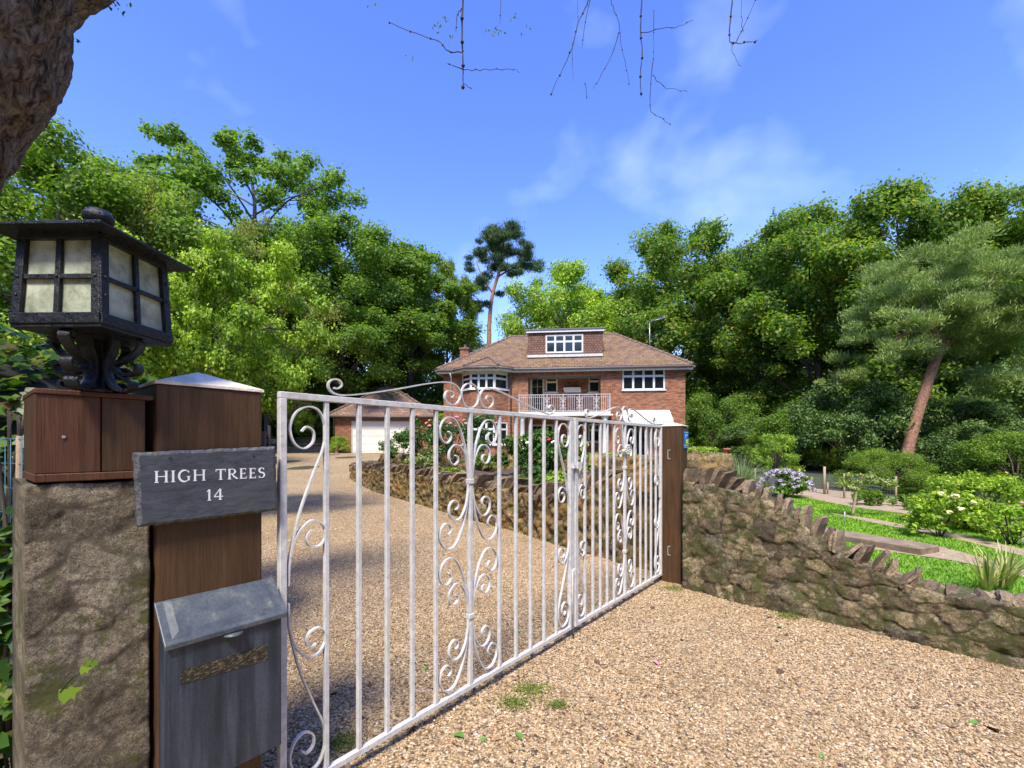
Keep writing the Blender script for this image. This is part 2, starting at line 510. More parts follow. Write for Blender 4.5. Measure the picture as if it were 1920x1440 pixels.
g = n.noise(26, 8, 0.75, v, 1.2); g2 = n.noise(7, 5, 0.7)
c = n.ramp(g, [(0.40, (0.03, 0.018, 0.012)), (0.48, (0.19, 0.125, 0.09)), (0.62, (0.46, 0.36, 0.29))])
c = n.mix(0.5, c, n.ramp(g2, [(0.3, 0.6), (0.7, 1.3)]), 'MULTIPLY')
n.col(c); n.p(Roughness=0.92); n.bump(g, 1.0, 0.05)
MT['bark_near'] = n.m
MT['twig'] = simple('twig_bark', (0.030, 0.022, 0.018), 0.8, 0.3, 9)

def mk_leaf(name, stops, trans=0.5, rough=0.55, clump=0.55, ov=0.25):
    n = NT(name)
    r = n.attr('rnd')
    oi = n.new('ShaderNodeObjectInfo')
    c = n.ramp(r, stops)
    big = n.noise(clump, 4, 0.6)
    c = n.mix(0.75, c, n.ramp(big, [(0.32, (0.62, 0.74, 0.70)), (0.5, (1.0, 1.0, 1.0)), (0.68, (1.35, 1.28, 0.9))]), 'MULTIPLY')
    c = n.mix(ov, c, n.ramp(oi.outputs['Random'], [(0, (0.7, 0.8, 0.9)), (1, (1.35, 1.2, 0.8))]), 'MULTIPLY')
    n.col(c); n.p(Roughness=rough)
    n.b.inputs['Specular IOR Level'].default_value = 0.35
    tr = n.new('ShaderNodeBsdfTranslucent')
    tc = n.mix(1.0, c, (1.25, 1.5, 0.5), 'MULTIPLY')
    n.t.links.new(tc, tr.inputs['Color'])
    mx = n.new('ShaderNodeMixShader')
    mx.inputs[0].default_value = trans
    n.t.links.new(n.b.outputs[0], mx.inputs[1])
    n.t.links.new(tr.outputs[0], mx.inputs[2])
    n.t.links.new(mx.outputs[0], n.out.inputs['Surface'])
    return n.m
MT['leaf_mid'] = mk_leaf('leaf_mid_green', [(0, (0.077, 0.142, 0.020)), (0.6, (0.154, 0.255, 0.035)), (1, (0.270, 0.348, 0.052))])
MT['leaf_dark'] = mk_leaf('leaf_dark_green', [(0, (0.045, 0.094, 0.020)), (0.7, (0.103, 0.179, 0.035)), (1, (0.194, 0.255, 0.052))], 0.25)
MT['leaf_yel'] = mk_leaf('leaf_yellow_green', [(0, (0.074, 0.150, 0.024)), (0.6, (0.147, 0.253, 0.038)), (0.9, (0.268, 0.325, 0.041)), (1, (0.443, 0.349, 0.041))])
MT['leaf_bright'] = mk_leaf('leaf_bright_green', [(0, (0.128, 0.217, 0.020)), (0.6, (0.283, 0.424, 0.042)), (1, (0.514, 0.604, 0.082))], 0.4)
MT['leaf_birch'] = mk_leaf('leaf_pale_olive', [(0, (0.191, 0.212, 0.049)), (1, (0.383, 0.376, 0.092))], 0.4)
MT['leaf_pine'] = mk_leaf('pine_needles', [(0, (0.14, 0.20, 0.055)), (0.6, (0.26, 0.34, 0.10)), (1, (0.46, 0.54, 0.17))], 0.3, 0.6, 0.4)
MT['leaf_pine_dark'] = mk_leaf('dark_pine_needles', [(0, (0.034, 0.070, 0.028)), (1, (0.095, 0.157, 0.049))], 0.12, 0.6, 0.4)
MT['leaf_ivy'] = mk_leaf('ivy_leaf', [(0, (0.022, 0.060, 0.012)), (0.45, (0.065, 0.145, 0.02)), (0.85, (0.16, 0.27, 0.03)), (0.93, (0.22, 0.30, 0.05)), (1, (0.20, 0.11, 0.05))], 0.3, 0.35, 2.2)
MT['leaf_rose'] = mk_leaf('rose_leaf', [(0, (0.035, 0.085, 0.022)), (0.7, (0.075, 0.175, 0.035)), (1, (0.20, 0.24, 0.055))], 0.4, 0.45, 1.5)
MT['leaf_topiary'] = mk_leaf('golden_box_leaf', [(0, (0.16, 0.18, 0.01)), (1, (0.38, 0.38, 0.02))], 0.3)
MT['leaf_variegated'] = mk_leaf('variegated_leaf', [(0, (0.10, 0.17, 0.03)), (0.5, (0.22, 0.28, 0.07)), (1, (0.48, 0.48, 0.20))], 0.3)
MT['leaf_grassy'] = mk_leaf('silver_grass_blade', [(0, (0.11, 0.19, 0.08)), (0.6, (0.25, 0.33, 0.17)), (1, (0.52, 0.52, 0.32))], 0.3)
MT['leaf_phormium'] = mk_leaf('strap_leaf', [(0, (0.10, 0.15, 0.035)), (0.5, (0.30, 0.32, 0.10)), (1, (0.62, 0.55, 0.22))], 0.25, 0.4)
MT['leaf_lawn'] = mk_leaf('grass_blade', [(0, (0.13, 0.27, 0.016)), (0.7, (0.24, 0.42, 0.030)), (1, (0.34, 0.50, 0.06))], 0.35, 0.6, 1.5)
MT['moss'] = mk_leaf('moss', [(0, (0.09, 0.12, 0.02)), (1, (0.22, 0.26, 0.04))], 0.1, 0.9, 8)
MT['petal_pink'] = simple('pink_petal', (0.75, 0.22, 0.33), 0.6, 0.25, 30)
MT['petal_red'] = simple('red_petal', (0.70, 0.015, 0.06), 0.5, 0.2, 30)
MT['petal_coral'] = simple('coral_petal', (0.75, 0.22, 0.16), 0.6, 0.25, 30)
MT['petal_yellow'] = simple('yellow_petal', (0.80, 0.72, 0.38), 0.6, 0.15, 30)
MT['petal_lilac'] = simple('lilac_petal', (0.40, 0.35, 0.42), 0.6, 0.25, 30)
MT['petal_white'] = simple('white_petal', (0.8, 0.78, 0.74), 0.6, 0.1, 30)
MT['dead_leaf'] = simple('dead_leaf', (0.10, 0.055, 0.03), 0.8, 0.4, 12)
MT['dead_leaf_tan'] = simple('tan_dead_leaf', (0.32, 0.17, 0.07), 0.8, 0.3, 12)
MT['green_leaf'] = simple('fresh_fallen_leaf', (0.10, 0.22, 0.03), 0.6, 0.3, 12)

# ------------------------------------------------------------------ object helpers
ORG = {}

def thing(name, label, cat, loc=(0, 0, 0), group=None, kind=None):
    o = bpy.data.objects.new(name, None)
    COL.objects.link(o)
    o.location = loc
    o.empty_display_size = 0.1
    o['label'] = label
    o['category'] = cat
    if group: o['group'] = group
    if kind: o['kind'] = kind
    ORG[o.name] = Vector(loc)
    return o

def org(p):
    while p is not None:
        if p.name in ORG:
            return ORG[p.name]
        p = p.parent
    return Vector((0, 0, 0))

def npmesh(name, V, Fc, mat, parent=None, attrs=None, smooth=False, uv=None):
    me = bpy.data.meshes.new(name)
    V = np.asarray(V, dtype=np.float32)
    o0 = org(parent)
    V = V - np.array(o0, dtype=np.float32)
    if isinstance(Fc, np.ndarray):
        k = Fc.shape[1]
        me.vertices.add(len(V)); me.vertices.foreach_set('co', V.ravel())
        me.loops.add(Fc.size); me.loops.foreach_set('vertex_index', Fc.ravel().astype(np.int32))
        me.polygons.add(len(Fc))
        me.polygons.foreach_set('loop_start', np.arange(0, Fc.size, k, dtype=np.int32))
        me.polygons.foreach_set('loop_total', np.full(len(Fc), k, dtype=np.int32))
        me.update(calc_edges=True)
        me.validate()
    else:
        me.from_pydata(V.tolist(), [], Fc)
        me.update()
    if smooth:
        me.polygons.foreach_set('use_smooth', [True] * len(me.polygons) if smooth is True else smooth)
    if uv is not None:
        l = me.uv_layers.new(name='UVMap')
        l.data.foreach_set('uv', np.asarray(uv, dtype=np.float32).ravel())
    if attrs:
        for k, a in attrs.items():
            at_ = me.attributes.new(k, 'FLOAT', 'POINT')
            at_.data.foreach_set('value', np.asarray(a, dtype=np.float32))
    me.materials.append(mat)
    o = bpy.data.objects.new(name, me)
    COL.objects.link(o)
    if parent is not None:
        o.parent = parent
    return o

def catmull(P, n=6):
    P = [Vector(p) for p in P]
    out = []
    for i in range(len(P) - 1):
        p0 = P[max(i - 1, 0)]; p1 = P[i]; p2 = P[i + 1]; p3 = P[min(i + 2, len(P) - 1)]
        for k in range(n):
            t = k / n
            out.append(0.5 * ((2 * p1) + (-p0 + p2) * t + (2 * p0 - 5 * p1 + 4 * p2 - p3) * t * t + (-p0 + 3 * p1 - 3 * p2 + p3) * t ** 3))
    out.append(P[-1])
    return out

class MB:
    def __init__(s, T=None):
        s.v, s.f, s.sm, s.T = [], [], [], T
    def add(s, vs, fs, smooth=False):
        b = len(s.v)
        s.v += [Vector(v) for v in vs]
        for f in fs:
            s.f.append([b + i for i in f]); s.sm.append(smooth)
        return s
    def box(s, x0, x1, y0, y1, z0, z1, M=None, jit=0):
        x0, x1 = min(x0, x1), max(x0, x1); y0, y1 = min(y0, y1), max(y0, y1); z0, z1 = min(z0, z1), max(z0, z1)
        vs = [(x0, y0, z0), (x1, y0, z0), (x1, y1, z0), (x0, y1, z0), (x0, y0, z1), (x1, y0, z1), (x1, y1, z1), (x0, y1, z1)]
        if jit: vs = [tuple(a + random.uniform(-jit, jit) for a in v) for v in vs]
        if M is not None: vs = [M @ Vector(v) for v in vs]
        return s.add(vs, [(0, 3, 2, 1), (4, 5, 6, 7), (0, 1, 5, 4), (1, 2, 6, 5), (2, 3, 7, 6), (3, 0, 4, 7)])
    def quad(s, a, b, c, d): return s.add([a, b, c, d], [(0, 1, 2, 3)])
    def poly(s, ps): return s.add(ps, [tuple(range(len(ps)))])
    def prism(s, ps, off):
        n = len(ps); off = Vector(off)
        vs = [Vector(p) for p in ps] + [Vector(p) + off for p in ps]
        fs = [tuple(range(n))[::-1], tuple(range(n, 2 * n))] + [(i, (i + 1) % n, n + (i + 1) % n, n + i) for i in range(n)]
        return s.add(vs, fs)
    def tube(s, path, rad, n=8, cap=True, jit=0.0):
        P = [Vector(p) for p in path]
        rr = rad if isinstance(rad, (list, tuple)) else [rad] * len(P)
        T0 = (P[1] - P[0]).normalized()
        up = Vector((0, 0, 1)) if abs(T0.z) < 0.9 else Vector((1, 0, 0))
        N = T0.cross(up).normalized()
        vs = []
        for i, p in enumerate(P):
            T = (P[min(i + 1, len(P) - 1)] - P[max(i - 1, 0)])
            T = T.normalized() if T.length > 1e-9 else T0
            N = (N - T * N.dot(T)).normalized()
            B = T.cross(N)
            for k in range(n):
                a = 2 * math.pi * k / n
                r = rr[i] * (1 + (random.uniform(-jit, jit) if jit else 0))
                vs.append(p + (N * math.cos(a) + B * math.sin(a)) * r)
        fs = []
        for i in range(len(P) - 1):
            for k in range(n):
                fs.append((i * n + k, i * n + (k + 1) % n, (i + 1) * n + (k + 1) % n, (i + 1) * n + k))
        s.add(vs, fs, True)
        if cap:
            b = len(s.v) - len(vs)
            s.f.append([b + k for k in range(n)][::-1]); s.sm.append(False)
            s.f.append([b + (len(P) - 1) * n + k for k in range(n)]); s.sm.append(False)
        return s
    def strip(s, path, nrm, depth, th):
        """flat bar of rectangular section bent along a path in the plane with normal nrm"""
        P = [Vector(p) for p in path]; nrm = Vector(nrm).normalized()
        vs = []
        for i, p in enumerate(P):
            T = (P[min(i + 1, len(P) - 1)] - P[max(i - 1, 0)]).normalized()
            B = T.cross(nrm).normalized()
            for a, b in ((1, 1), (-1, 1), (-1, -1), (1, -1)):
                vs.append(p + nrm * (a * depth / 2) + B * (b * th / 2))
        fs = []
        for i in range(len(P) - 1):
            for k in range(4):
                fs.append((i * 4 + k, i * 4 + (k + 1) % 4, (i + 1) * 4 + (k + 1) % 4, (i + 1) * 4 + k))
        m = (len(P) - 1) * 4
        fs += [(3, 2, 1, 0), (m, m + 1, m + 2, m + 3)]
        return s.add(vs, fs)
    def lathe(s, prof, c, n=20, smooth=True):
        c = Vector(c); vs = []; fs = []
        for r, z in prof:
            for k in range(n):
                a = 2 * math.pi * k / n
                vs.append(c + Vector((r * math.cos(a), r * math.sin(a), z)))
        for i in range(len(prof) - 1):
            for k in range(n):
                fs.append((i * n + k, i * n + (k + 1) % n, (i + 1) * n + (k + 1) % n, (i + 1) * n + k))
        return s.add(vs, fs, smooth)
    def ball(s, c, r, n=10, m=6, sq=1.0):
        prof = [(r * math.sin(math.pi * i / m) + 1e-4, -r * sq * math.cos(math.pi * i / m)) for i in range(m + 1)]
        return s.lathe(prof, c, n)
    def build(s, name, mat, parent=None, bevel=0.0, seg=2):
        V = s.v
        uv = []
        for f in s.f:
            a, b, c = V[f[0]], V[f[1]], V[f[2]]
            nn = (b - a).cross(c - a)
            if len(f) > 3 and nn.length < 1e-12: nn = (c - a).cross(V[f[3]] - a)
            if nn.length > 1e-12: nn.normalize()
            hz = math.hypot(nn.x, nn.y)
            for i in f:
                p = V[i]
                if hz < 0.15: uv.append((p.x, p.y))
                else: uv.append(((p.y if abs(nn.x) > abs(nn.y) else p.x), p.z / hz))
        W = [(s.T @ v) if s.T is not None else v for v in V]
        o = npmesh(name, np.array([tuple(w) for w in W]), s.f, mat, parent, uv=uv, smooth=s.sm if any(s.sm) else False)
        if bevel:
            md = o.modifiers.new('bevel', 'BEVEL'); md.width = bevel; md.segments = seg; md.limit_method = 'ANGLE'
        return o

# ------------------------------------------------------------------ ground
def axis(lo, hi, fine_lo, fine_hi, step):
    a = list(np.arange(fine_lo, fine_hi + 1e-6, step))
    x = fine_lo; s = step
    while x > lo: s *= 1.35; x -= s; a.insert(0, x)
    x = fine_hi; s = step
    while x < hi: s *= 1.35; x += s; a.append(x)
    return np.array(a)
xs = axis(-500, 500, -22, 22, 0.5); ys = axis(-300, 700, -4, 44, 0.4)
X, Yg = np.meshgrid(xs, ys)
Z = gh(X, Yg) + 0.02 * np.sin(X * 1.7) * np.sin(Yg * 1.3) * (Yg > 16) - 0.005
V = np.stack([X.ravel(), Yg.ravel(), Z.ravel()], 1)
nx, ny = len(xs), len(ys)
ii = (np.arange(ny - 1)[:, None] * nx + np.arange(nx - 1)[None]).ravel()
g_o = npmesh('ground', V, np.stack([ii, ii + 1, ii + nx + 1, ii + nx], 1), MT['ground'], smooth=True)
g_o['kind'] = 'structure'

# lines the walls follow ------------------------------------------------
BW = [gp(x, y) for x, y in ((655, 898), (698, 922), (722, 932), (767, 941), (811, 955), (858, 971), (900, 981), (936, 991), (975, 1001), (1014, 1016), (1060, 1030), (1102, 1042), (1155, 1056), (1238, 1078))]
RW = [gp(x, y) for x, y in ((1284, 1105), (1397, 1136), (1535, 1166), (1696, 1205), (1878, 1250))]
RWX = [(p.x, p.y) for p in RW] + [(3.62, 1.80), (4.6, 0.9)]

def rows_sheet(name, rows, mat, dz, ncol=30, kind='structure', zf=gh):
    """rows: (y, x_left, x_right)"""
    V, Fc = [], []
    for y, xl, xr in rows:
        for k in range(ncol + 1):
            x = xl + (xr - xl) * k / ncol
            V.append((x, y, float(zf(x, y)) + dz))
    for i in range(len(rows) - 1):
        for k in range(ncol):
            a = i * (ncol + 1) + k
            Fc.append((a, a + 1, a + ncol + 2, a + ncol + 1))
    o = npmesh(name, V, np.array(Fc), mat, smooth=True)
    if kind: o['kind'] = kind
    return o

bw_y = np.array([p.y for p in BW][::-1]); bw_x = np.array([p.x for p in BW][::-1])
rw_y = np.array([p[1] for p in RWX][::-1]); rw_x = np.array([p[0] for p in RWX][::-1])
def drive_right(y):
    if y < 0.9: return 4.6 + (0.9 - y) * 1.1
    if y <= RWX[0][1]: return float(np.interp(y, rw_y, rw_x)) + 0.17
    if y <= bw_y[-1]: return float(np.interp(y, bw_y, bw_x)) + 0.17
    return float(np.interp(y, [bw_y[-1], 20, 31.2], [bw_x[-1], -4.6, -4.4]))
def drive_left(y):
    return float(np.interp(y, [-4, 1.6, 8, 20, 31.2], [-7, -3.2, -5.2, -11.8, -17.5]))
rows = [(y, drive_left(y), drive_right(y)) for y in np.concatenate([np.arange(-4, 12, 0.2), np.arange(12, 31.3, 0.4)])]
drive = rows_sheet('gravel_drive', rows, MT['gravel'], 0.006)

# real loose stones on the nearest gravel
rows = [(y, -1.45 if y < 1.7 else max(drive_left(y), -0.62 * y - 0.35), drive_right(y) - 0.1) for y in np.arange(1.0, 9.0, 0.1)]
stones = rows_sheet('gravel_stones', rows, MT['pebble'], 0.008, 50, kind='stuff')
ng = bpy.data.node_groups.new('scatter_stones', 'GeometryNodeTree')
ng.interface.new_socket('Geometry', in_out='INPUT', socket_type='NodeSocketGeometry')
ng.interface.new_socket('Geometry', in_out='OUTPUT', socket_type='NodeSocketGeometry')
gi = ng.nodes.new('NodeGroupInput'); go = ng.nodes.new('NodeGroupOutput')
dp = ng.nodes.new('GeometryNodeDistributePointsOnFaces'); gpos = ng.nodes.new('GeometryNodeInputPosition'); gsep = ng.nodes.new('ShaderNodeSeparateXYZ'); gmr = ng.nodes.new('ShaderNodeMapRange')
gmr.inputs['From Min'].default_value = 4.8; gmr.inputs['From Max'].default_value = 9.0; gmr.inputs['To Min'].default_value = 6800; gmr.inputs['To Max'].default_value = 0
ng.links.new(gpos.outputs[0], gsep.inputs[0]); ng.links.new(gsep.outputs[1], gmr.inputs['Value']); ng.links.new(gmr.outputs[0], dp.inputs['Density'])
ico = ng.nodes.new('GeometryNodeMeshIcoSphere'); ico.inputs['Radius'].default_value = 0.0066; ico.inputs['Subdivisions'].default_value = 1
sm = ng.nodes.new('GeometryNodeSetMaterial'); sm.inputs['Material'].default_value = MT['pebble']
ip = ng.nodes.new('GeometryNodeInstanceOnPoints')
rs = ng.nodes.new('FunctionNodeRandomValue'); rs.data_type = 'FLOAT_VECTOR'
rs.inputs['Min'].default_value = (0.5, 0.5, 0.35); rs.inputs['Max'].default_value = (1.45, 1.2, 0.8)
rr_ = ng.nodes.new('FunctionNodeRandomValue'); rr_.data_type = 'FLOAT_VECTOR'
rr_.inputs['Min'].default_value = (-0.5, -0.5, 0); rr_.inputs['Max'].default_value = (0.5, 0.5, 6.28); rr_.inputs['Seed'].default_value = 3
ra = ng.nodes.new('FunctionNodeRandomValue'); ra.data_type = 'FLOAT'; ra.inputs['Seed'].default_value = 9
sa = ng.nodes.new('GeometryNodeStoreNamedAttribute'); sa.data_type = 'FLOAT'; sa.domain = 'INSTANCE'; sa.inputs['Name'].default_value = 'rnd'
L = ng.links.new
L(gi.outputs[0], dp.inputs['Mesh']); L(dp.outputs['Points'], ip.inputs['Points'])
L(ico.outputs['Mesh'], sm.inputs['Geometry']); L(sm.outputs[0], ip.inputs['Instance'])
L(rs.outputs[0], ip.inputs['Scale']); L(rr_.outputs[0], ip.inputs['Rotation'])
L(ip.outputs[0], sa.inputs['Geometry'])
fl = [s_ for s_ in ra.outputs if s_.type == 'VALUE' and s_.enabled]
L(fl[0], [s_ for s_ in sa.inputs if s_.name == 'Value' and s_.enabled][0])
L(sa.outputs[0], go.inputs[0])
md = stones.modifiers.new('scatter', 'NODES'); md.node_group = ng
stones['label'] = 'loose golden pea gravel covering the near driveway'
stones['category'] = 'gravel'

def ground_poly(name, pix, mat, dz, kind='structure', n=10):
    """a flat patch of ground whose outline is measured in the photo; rows between a left and a right edge"""
    L_, R_ = pix
    V, Fc = [], []
    for k in range(n + 1):
        t = k / n
        a = catmull([(*p, 0) for p in L_], 8); b = catmull([(*p, 0) for p in R_], 8)
        pa = a[int(t * (len(a) - 1))]; pb = b[int(t * (len(b) - 1))]
        A = gp(pa.x, pa.y); B = gp(pb.x, pb.y)
        for j in range(7):
            q = A.lerp(B, j / 6); V.append((q.x, q.y, float(gh(q.x, q.y)) + dz))
    for i in range(n):
        for k in range(6):
            a = i * 7 + k; Fc.append((a, a + 1, a + 8, a + 7))
    o = npmesh(name, V, np.array(Fc), mat, smooth=True)
    o['kind'] = kind
    return o

# lawn on the right
rows = []
for y in np.arange(0.6, 13.4, 0.25):
    xl = drive_right(y) + 0.05 if y <= RWX[0][1] else float(np.interp(y, [4.0, 7, 11, 13.4], [2.0, 4.6, 6.6, 7.4]))
    rows.append((y, xl, float(np.interp(y, [0, 6, 9, 13.4], [16, 12.5, 10.6, 8.0]))))
lawn = rows_sheet('lawn', rows, MT['lawn'], 0.004)
# upper lawn far left beyond the steps
o = rows_sheet('bank_lawn', [(y, -40, -12.8) for y in np.arange(31.9, 46, 1.0)], MT['lawn'], 0.01)
# bare earth paths
ground_poly('earth_path', ([(1555, 962), (1640, 975), (1720, 990), (1800, 1003), (1925, 1034)], [(1560, 965), (1640, 982), (1720, 998), (1800, 1014), (1925, 1047)]), MT['soil'], 0.012)
ground_poly('earth_path', ([(1700, 1012), (1760, 1026), (1820, 1042), (1925, 1072)], [(1600, 1026), (1690, 1040), (1790, 1054), (1925, 1086)]), MT['soil'], 0.012)
ground_poly('earth_border', ([(1480, 912), (1560, 920), (1640, 928), (1740, 955), (1925, 990)], [(1480, 928), (1540, 940), (1600, 952), (1720, 968), (1925, 1015)]), MT['soil'], 0.008)

# ------------------------------------------------------------------ rubble walls
def nearest2(P, S):
    f1 = np.empty(len(P)); f2 = np.empty(len(P)); idx = np.empty(len(P), dtype=int)
    for a in range(0, len(P), 4000):
        D = ((P[a:a + 4000, None, :] - S[None]) ** 2).sum(2)
        i = np.argmin(D, 1); r = np.arange(len(i))
        f1[a:a + 4000] = np.sqrt(D[r, i]); idx[a:a + 4000] = i
        D[r, i] = 1e9
        f2[a:a + 4000] = np.sqrt(D.min(1))
    return f1, f2, idx

def rubble(name, path, thick, du, cell, mat, parent, amp=0.03, rough=0.012, seed=1):
    """path: (x, y, z_base, z_top); a closed wall of displaced rubble"""
    A = np.array(path, float)
    seg = np.hypot(np.diff(A[:, 0]), np.diff(A[:, 1]))
    s = np.concatenate([[0], np.cumsum(seg)])
    n = max(4, int(s[-1] / du))
    si = np.linspace(0, s[-1], n)
    C = np.stack([np.interp(si, s, A[:, k]) for k in range(4)], 1)
    for k in (0, 1):
        for _ in range(6):
            C[1:-1, k] = (C[:-2, k] + C[1:-1, k] * 2 + C[2:, k]) / 4
    T = np.gradient(C[:, :2], axis=0); T /= np.linalg.norm(T, axis=1)[:, None]
    N = np.stack([T[:, 1], -T[:, 0]], 1)      # right-hand side of the path
    hmax = (C[:, 3] - C[:, 2]).max()
    nv = max(3, int(hmax / du)); nt = max(3, int(thick / du))
    prof = [(1, j / nv, (1, 0)) for j in range(nv + 1)] + [(1 - 2 * j / nt, 1, (0, 1)) for j in range(1, nt)] + [(-1, 1 - j / nv, (-1, 0)) for j in range(nv + 1)]
    m = len(prof)
    V = np.zeros((n, m, 3)); D = np.zeros((n, m, 3))
    for j, (o_, h, d) in enumerate(prof):
        V[:, j, 0] = C[:, 0] + N[:, 0] * o_ * thick / 2
        V[:, j, 1] = C[:, 1] + N[:, 1] * o_ * thick / 2
        V[:, j, 2] = C[:, 2] + (C[:, 3] - C[:, 2]) * h
        w = 0.6 if (h > 0.97 and abs(o_) > 0.8) else 0.0
        D[:, j, 0] = N[:, 0] * (d[0] if d[0] else np.sign(o_) * w); D[:, j, 1] = N[:, 1] * (d[0] if d[0] else np.sign(o_) * w)
        D[:, j, 2] = d[1] if d[1] else w
    Vf = V.reshape(-1, 3).copy(); Df = D.reshape(-1, 3)
    r = np.random.default_rng(seed)
    cand = Vf[r.permutation(len(Vf))[:9000]] * np.array([1, 1, 1.35])
    S = []
    for c in cand:
        if not S or min(((np.array(S) - c) ** 2).sum(1)) > (cell * r.choice([0.4, 0.7, 0.95, 1.2])) ** 2: S.append(c)
    S = np.array(S)
    Pw = Vf * np.array([1, 1, 1.35]) + np.stack([fbm(Vf, 6, 4, 11), fbm(Vf, 6, 4, 21), fbm(Vf, 6, 4, 31)], 1) * cell * 0.22
    f1, f2, idx = nearest2(Pw, S)
    edge = np.clip((f2 - f1) / cell, 0, 1)
    cr = r.random(len(S)); pr = r.uniform(0.25, 1.2, len(S))
    disp = amp * ss(0.0, 0.13, edge) * pr[idx] + rough * fbm(Vf, 14, 4, 5) + rough * .6 * np.abs(fbm(Vf, 7, 3, 77)) + amp * 0.8 * fbm(Vf, 2.2, 3, 55)
    Vf = Vf + Df * disp[:, None]
    # end caps
    Vn = Vf.reshape(n, m, 3)
    mid0 = np.array([C[0, 0], C[0, 1], 0]); 
    e0 = Vn[0].copy(); e0[:, 0] = C[0, 0]; e0[:, 1] = C[0, 1]
    e1 = Vn[-1].copy(); e1[:, 0] = C[-1, 0]; e1[:, 1] = C[-1, 1]
    Vn = np.concatenate([e0[None], Vn, e1[None]], 0)
    ed = edge.reshape(n, m); cl = cr[idx].reshape(n, m)
    ed = np.concatenate([ed[:1], ed, ed[-1:]], 0); cl = np.concatenate([cl[:1], cl, cl[-1:]], 0)
    nn = n + 2
    i0 = (np.arange(nn - 1)[:, None] * m + np.arange(m - 1)[None]).ravel()
    Fc = np.stack([i0, i0 + 1, i0 + m + 1, i0 + m], 1)
    o = npmesh(name, Vn.reshape(-1, 3), Fc, mat, parent, {'cell': cl.ravel(), 'edge': ed.ravel()}, smooth=True)
    return C, T, N, o

def slab_protos(k=7):
    out = []
    for q in range(k):
        V, Fc = [], []
        nxx, nyy, nzz = 3, 4, 4
        pts = {}
        def vid(a, b, c):
            if (a, b, c) not in pts:
                pts[(a, b, c)] = len(V)
                x = a / nxx - 0.5; y = b / nyy - 0.5; z = c / nzz
                taper = 1 - 0.35 * max(0, z - 0.35) * random.uniform(0.6, 1.3)
                V.append([x * taper, y * (1 - 0.25 * z * z), z])
            return pts[(a, b, c)]
        for a in range(nxx):
            for b in range(nyy):
                Fc.append((vid(a, b, nzz), vid(a + 1, b, nzz), vid(a + 1, b + 1, nzz), vid(a, b + 1, nzz)))
                Fc.append((vid(a, b, 0), vid(a, b + 1, 0), vid(a + 1, b + 1, 0), vid(a + 1, b, 0)))
            for c in range(nzz):
                Fc.append((vid(a, 0, c), vid(a + 1, 0, c), vid(a + 1, 0, c + 1), vid(a, 0, c + 1)))
                Fc.append((vid(a, nyy, c), vid(a, nyy, c + 1), vid(a + 1, nyy, c + 1), vid(a + 1, nyy, c)))
        for b in range(nyy):
            for c in range(nzz):
                Fc.append((vid(0, b, c), vid(0, b, c + 1), vid(0, b + 1, c + 1), vid(0, b + 1, c)))
                Fc.append((vid(nxx, b, c), vid(nxx, b + 1, c), vid(nxx, b + 1, c + 1), vid(nxx, b, c + 1)))
        A = np.array(V)
        A = A + np.stack([fbm(A + q * 7, 2.3, 3, 1 + q) * 0.16, fbm(A + q * 7, 2.3, 3, 40 + q) * 0.09, fbm(A + q * 7, 2.3, 3, 80 + q) * 0.10], 1)
        me = bpy.data.meshes.new('coping_stone')
        me.from_pydata(A.tolist(), [], Fc); me.update()
        me.materials.append(MT['coping'])
        out.append(me)
    return out
SLABS = slab_protos()

def coping(C, T, parent, s0, s1, step, size, lean, seed=0, sink=0.03, fwd=0.0):
    r = random.Random(seed)
    seg = np.hypot(np.diff(C[:, 0]), np.diff(C[:, 1])); s = np.concatenate([[0], np.cumsum(seg)])
    x = s0; k = 0
    o0 = org(parent)
    while x < min(s1, s[-1]) and k < 98:
        p = [float(np.interp(x, s, C[:, j])) for j in range(4)]
        t = [float(np.interp(x, s, T[:, j])) for j in range(2)]
        o = bpy.data.objects.new('coping_stone', r.choice(SLABS))
        COL.objects.link(o); o.parent = parent
        w = size[0] * r.uniform(0.6, 1.3); d = size[1] * r.uniform(0.75, 1.05); h = size[2] * r.uniform(0.7, 1.2)
        o.scale = (w, d, h)
        o.location = Vector((p[0] + t[1] * fwd, p[1] - t[0] * fwd, p[3] - sink)) - o0
        le = r.uniform(*lean)
        o.rotation_euler = (Matrix.Rotation(math.atan2(t[1], t[0]), 3, 'Z') @ Matrix.Rotation(le, 3, 'Y') @ Matrix.Rotation(r.uniform(-0.2, 0.2), 3, 'Z') @ Matrix.Rotation(r.uniform(-0.08, 0.08), 3, 'X')).to_euler()
        x += step * r.uniform(0.75, 1.25); k += 1

# right-hand boundary wall, from the gate post towards the camera
def ztop(px, py, P): return HC + (HZ - py) / F * P[1]
rw_path = []
tops = [(1284, 897), (1340, 905), (1397, 921), (1440, 938), (1485, 968), (1535, 1003), (1600, 1047), (1650, 1069), (1696, 1088), (1760, 1106), (1878, 1124)]
RWp = [(p.x, p.y) for p in RW]
def on_line(px, pts):
    u = (px - CX) / F
    for i in range(len(pts) - 1):
        (x0, y0), (x1, y1) = pts[i], pts[i + 1]
        den = (x1 - x0) - u * (y1 - y0)
        t = (u * y0 - x0) / den if abs(den) > 1e-9 else -1
        if -0.02 <= t <= 1.02: return (x0 + t * (x1 - x0), y0 + t * (y1 - y0))
    return pts[-1]
th = 0.30
dv = Vector((RWp[-1][0] - RWp[0][0], RWp[-1][1] - RWp[0][1])).normalized()
nb = Vector((-dv.y, dv.x))
if nb.x < 0: nb = -nb
for px, py in tops:
    P = on_line(px, RWp)
    rw_path.append((P[0] + nb.x * th / 2, P[1] + nb.y * th / 2, -0.08, ztop(px, py, P) - 0.035))
zl = rw_path[-1][3]
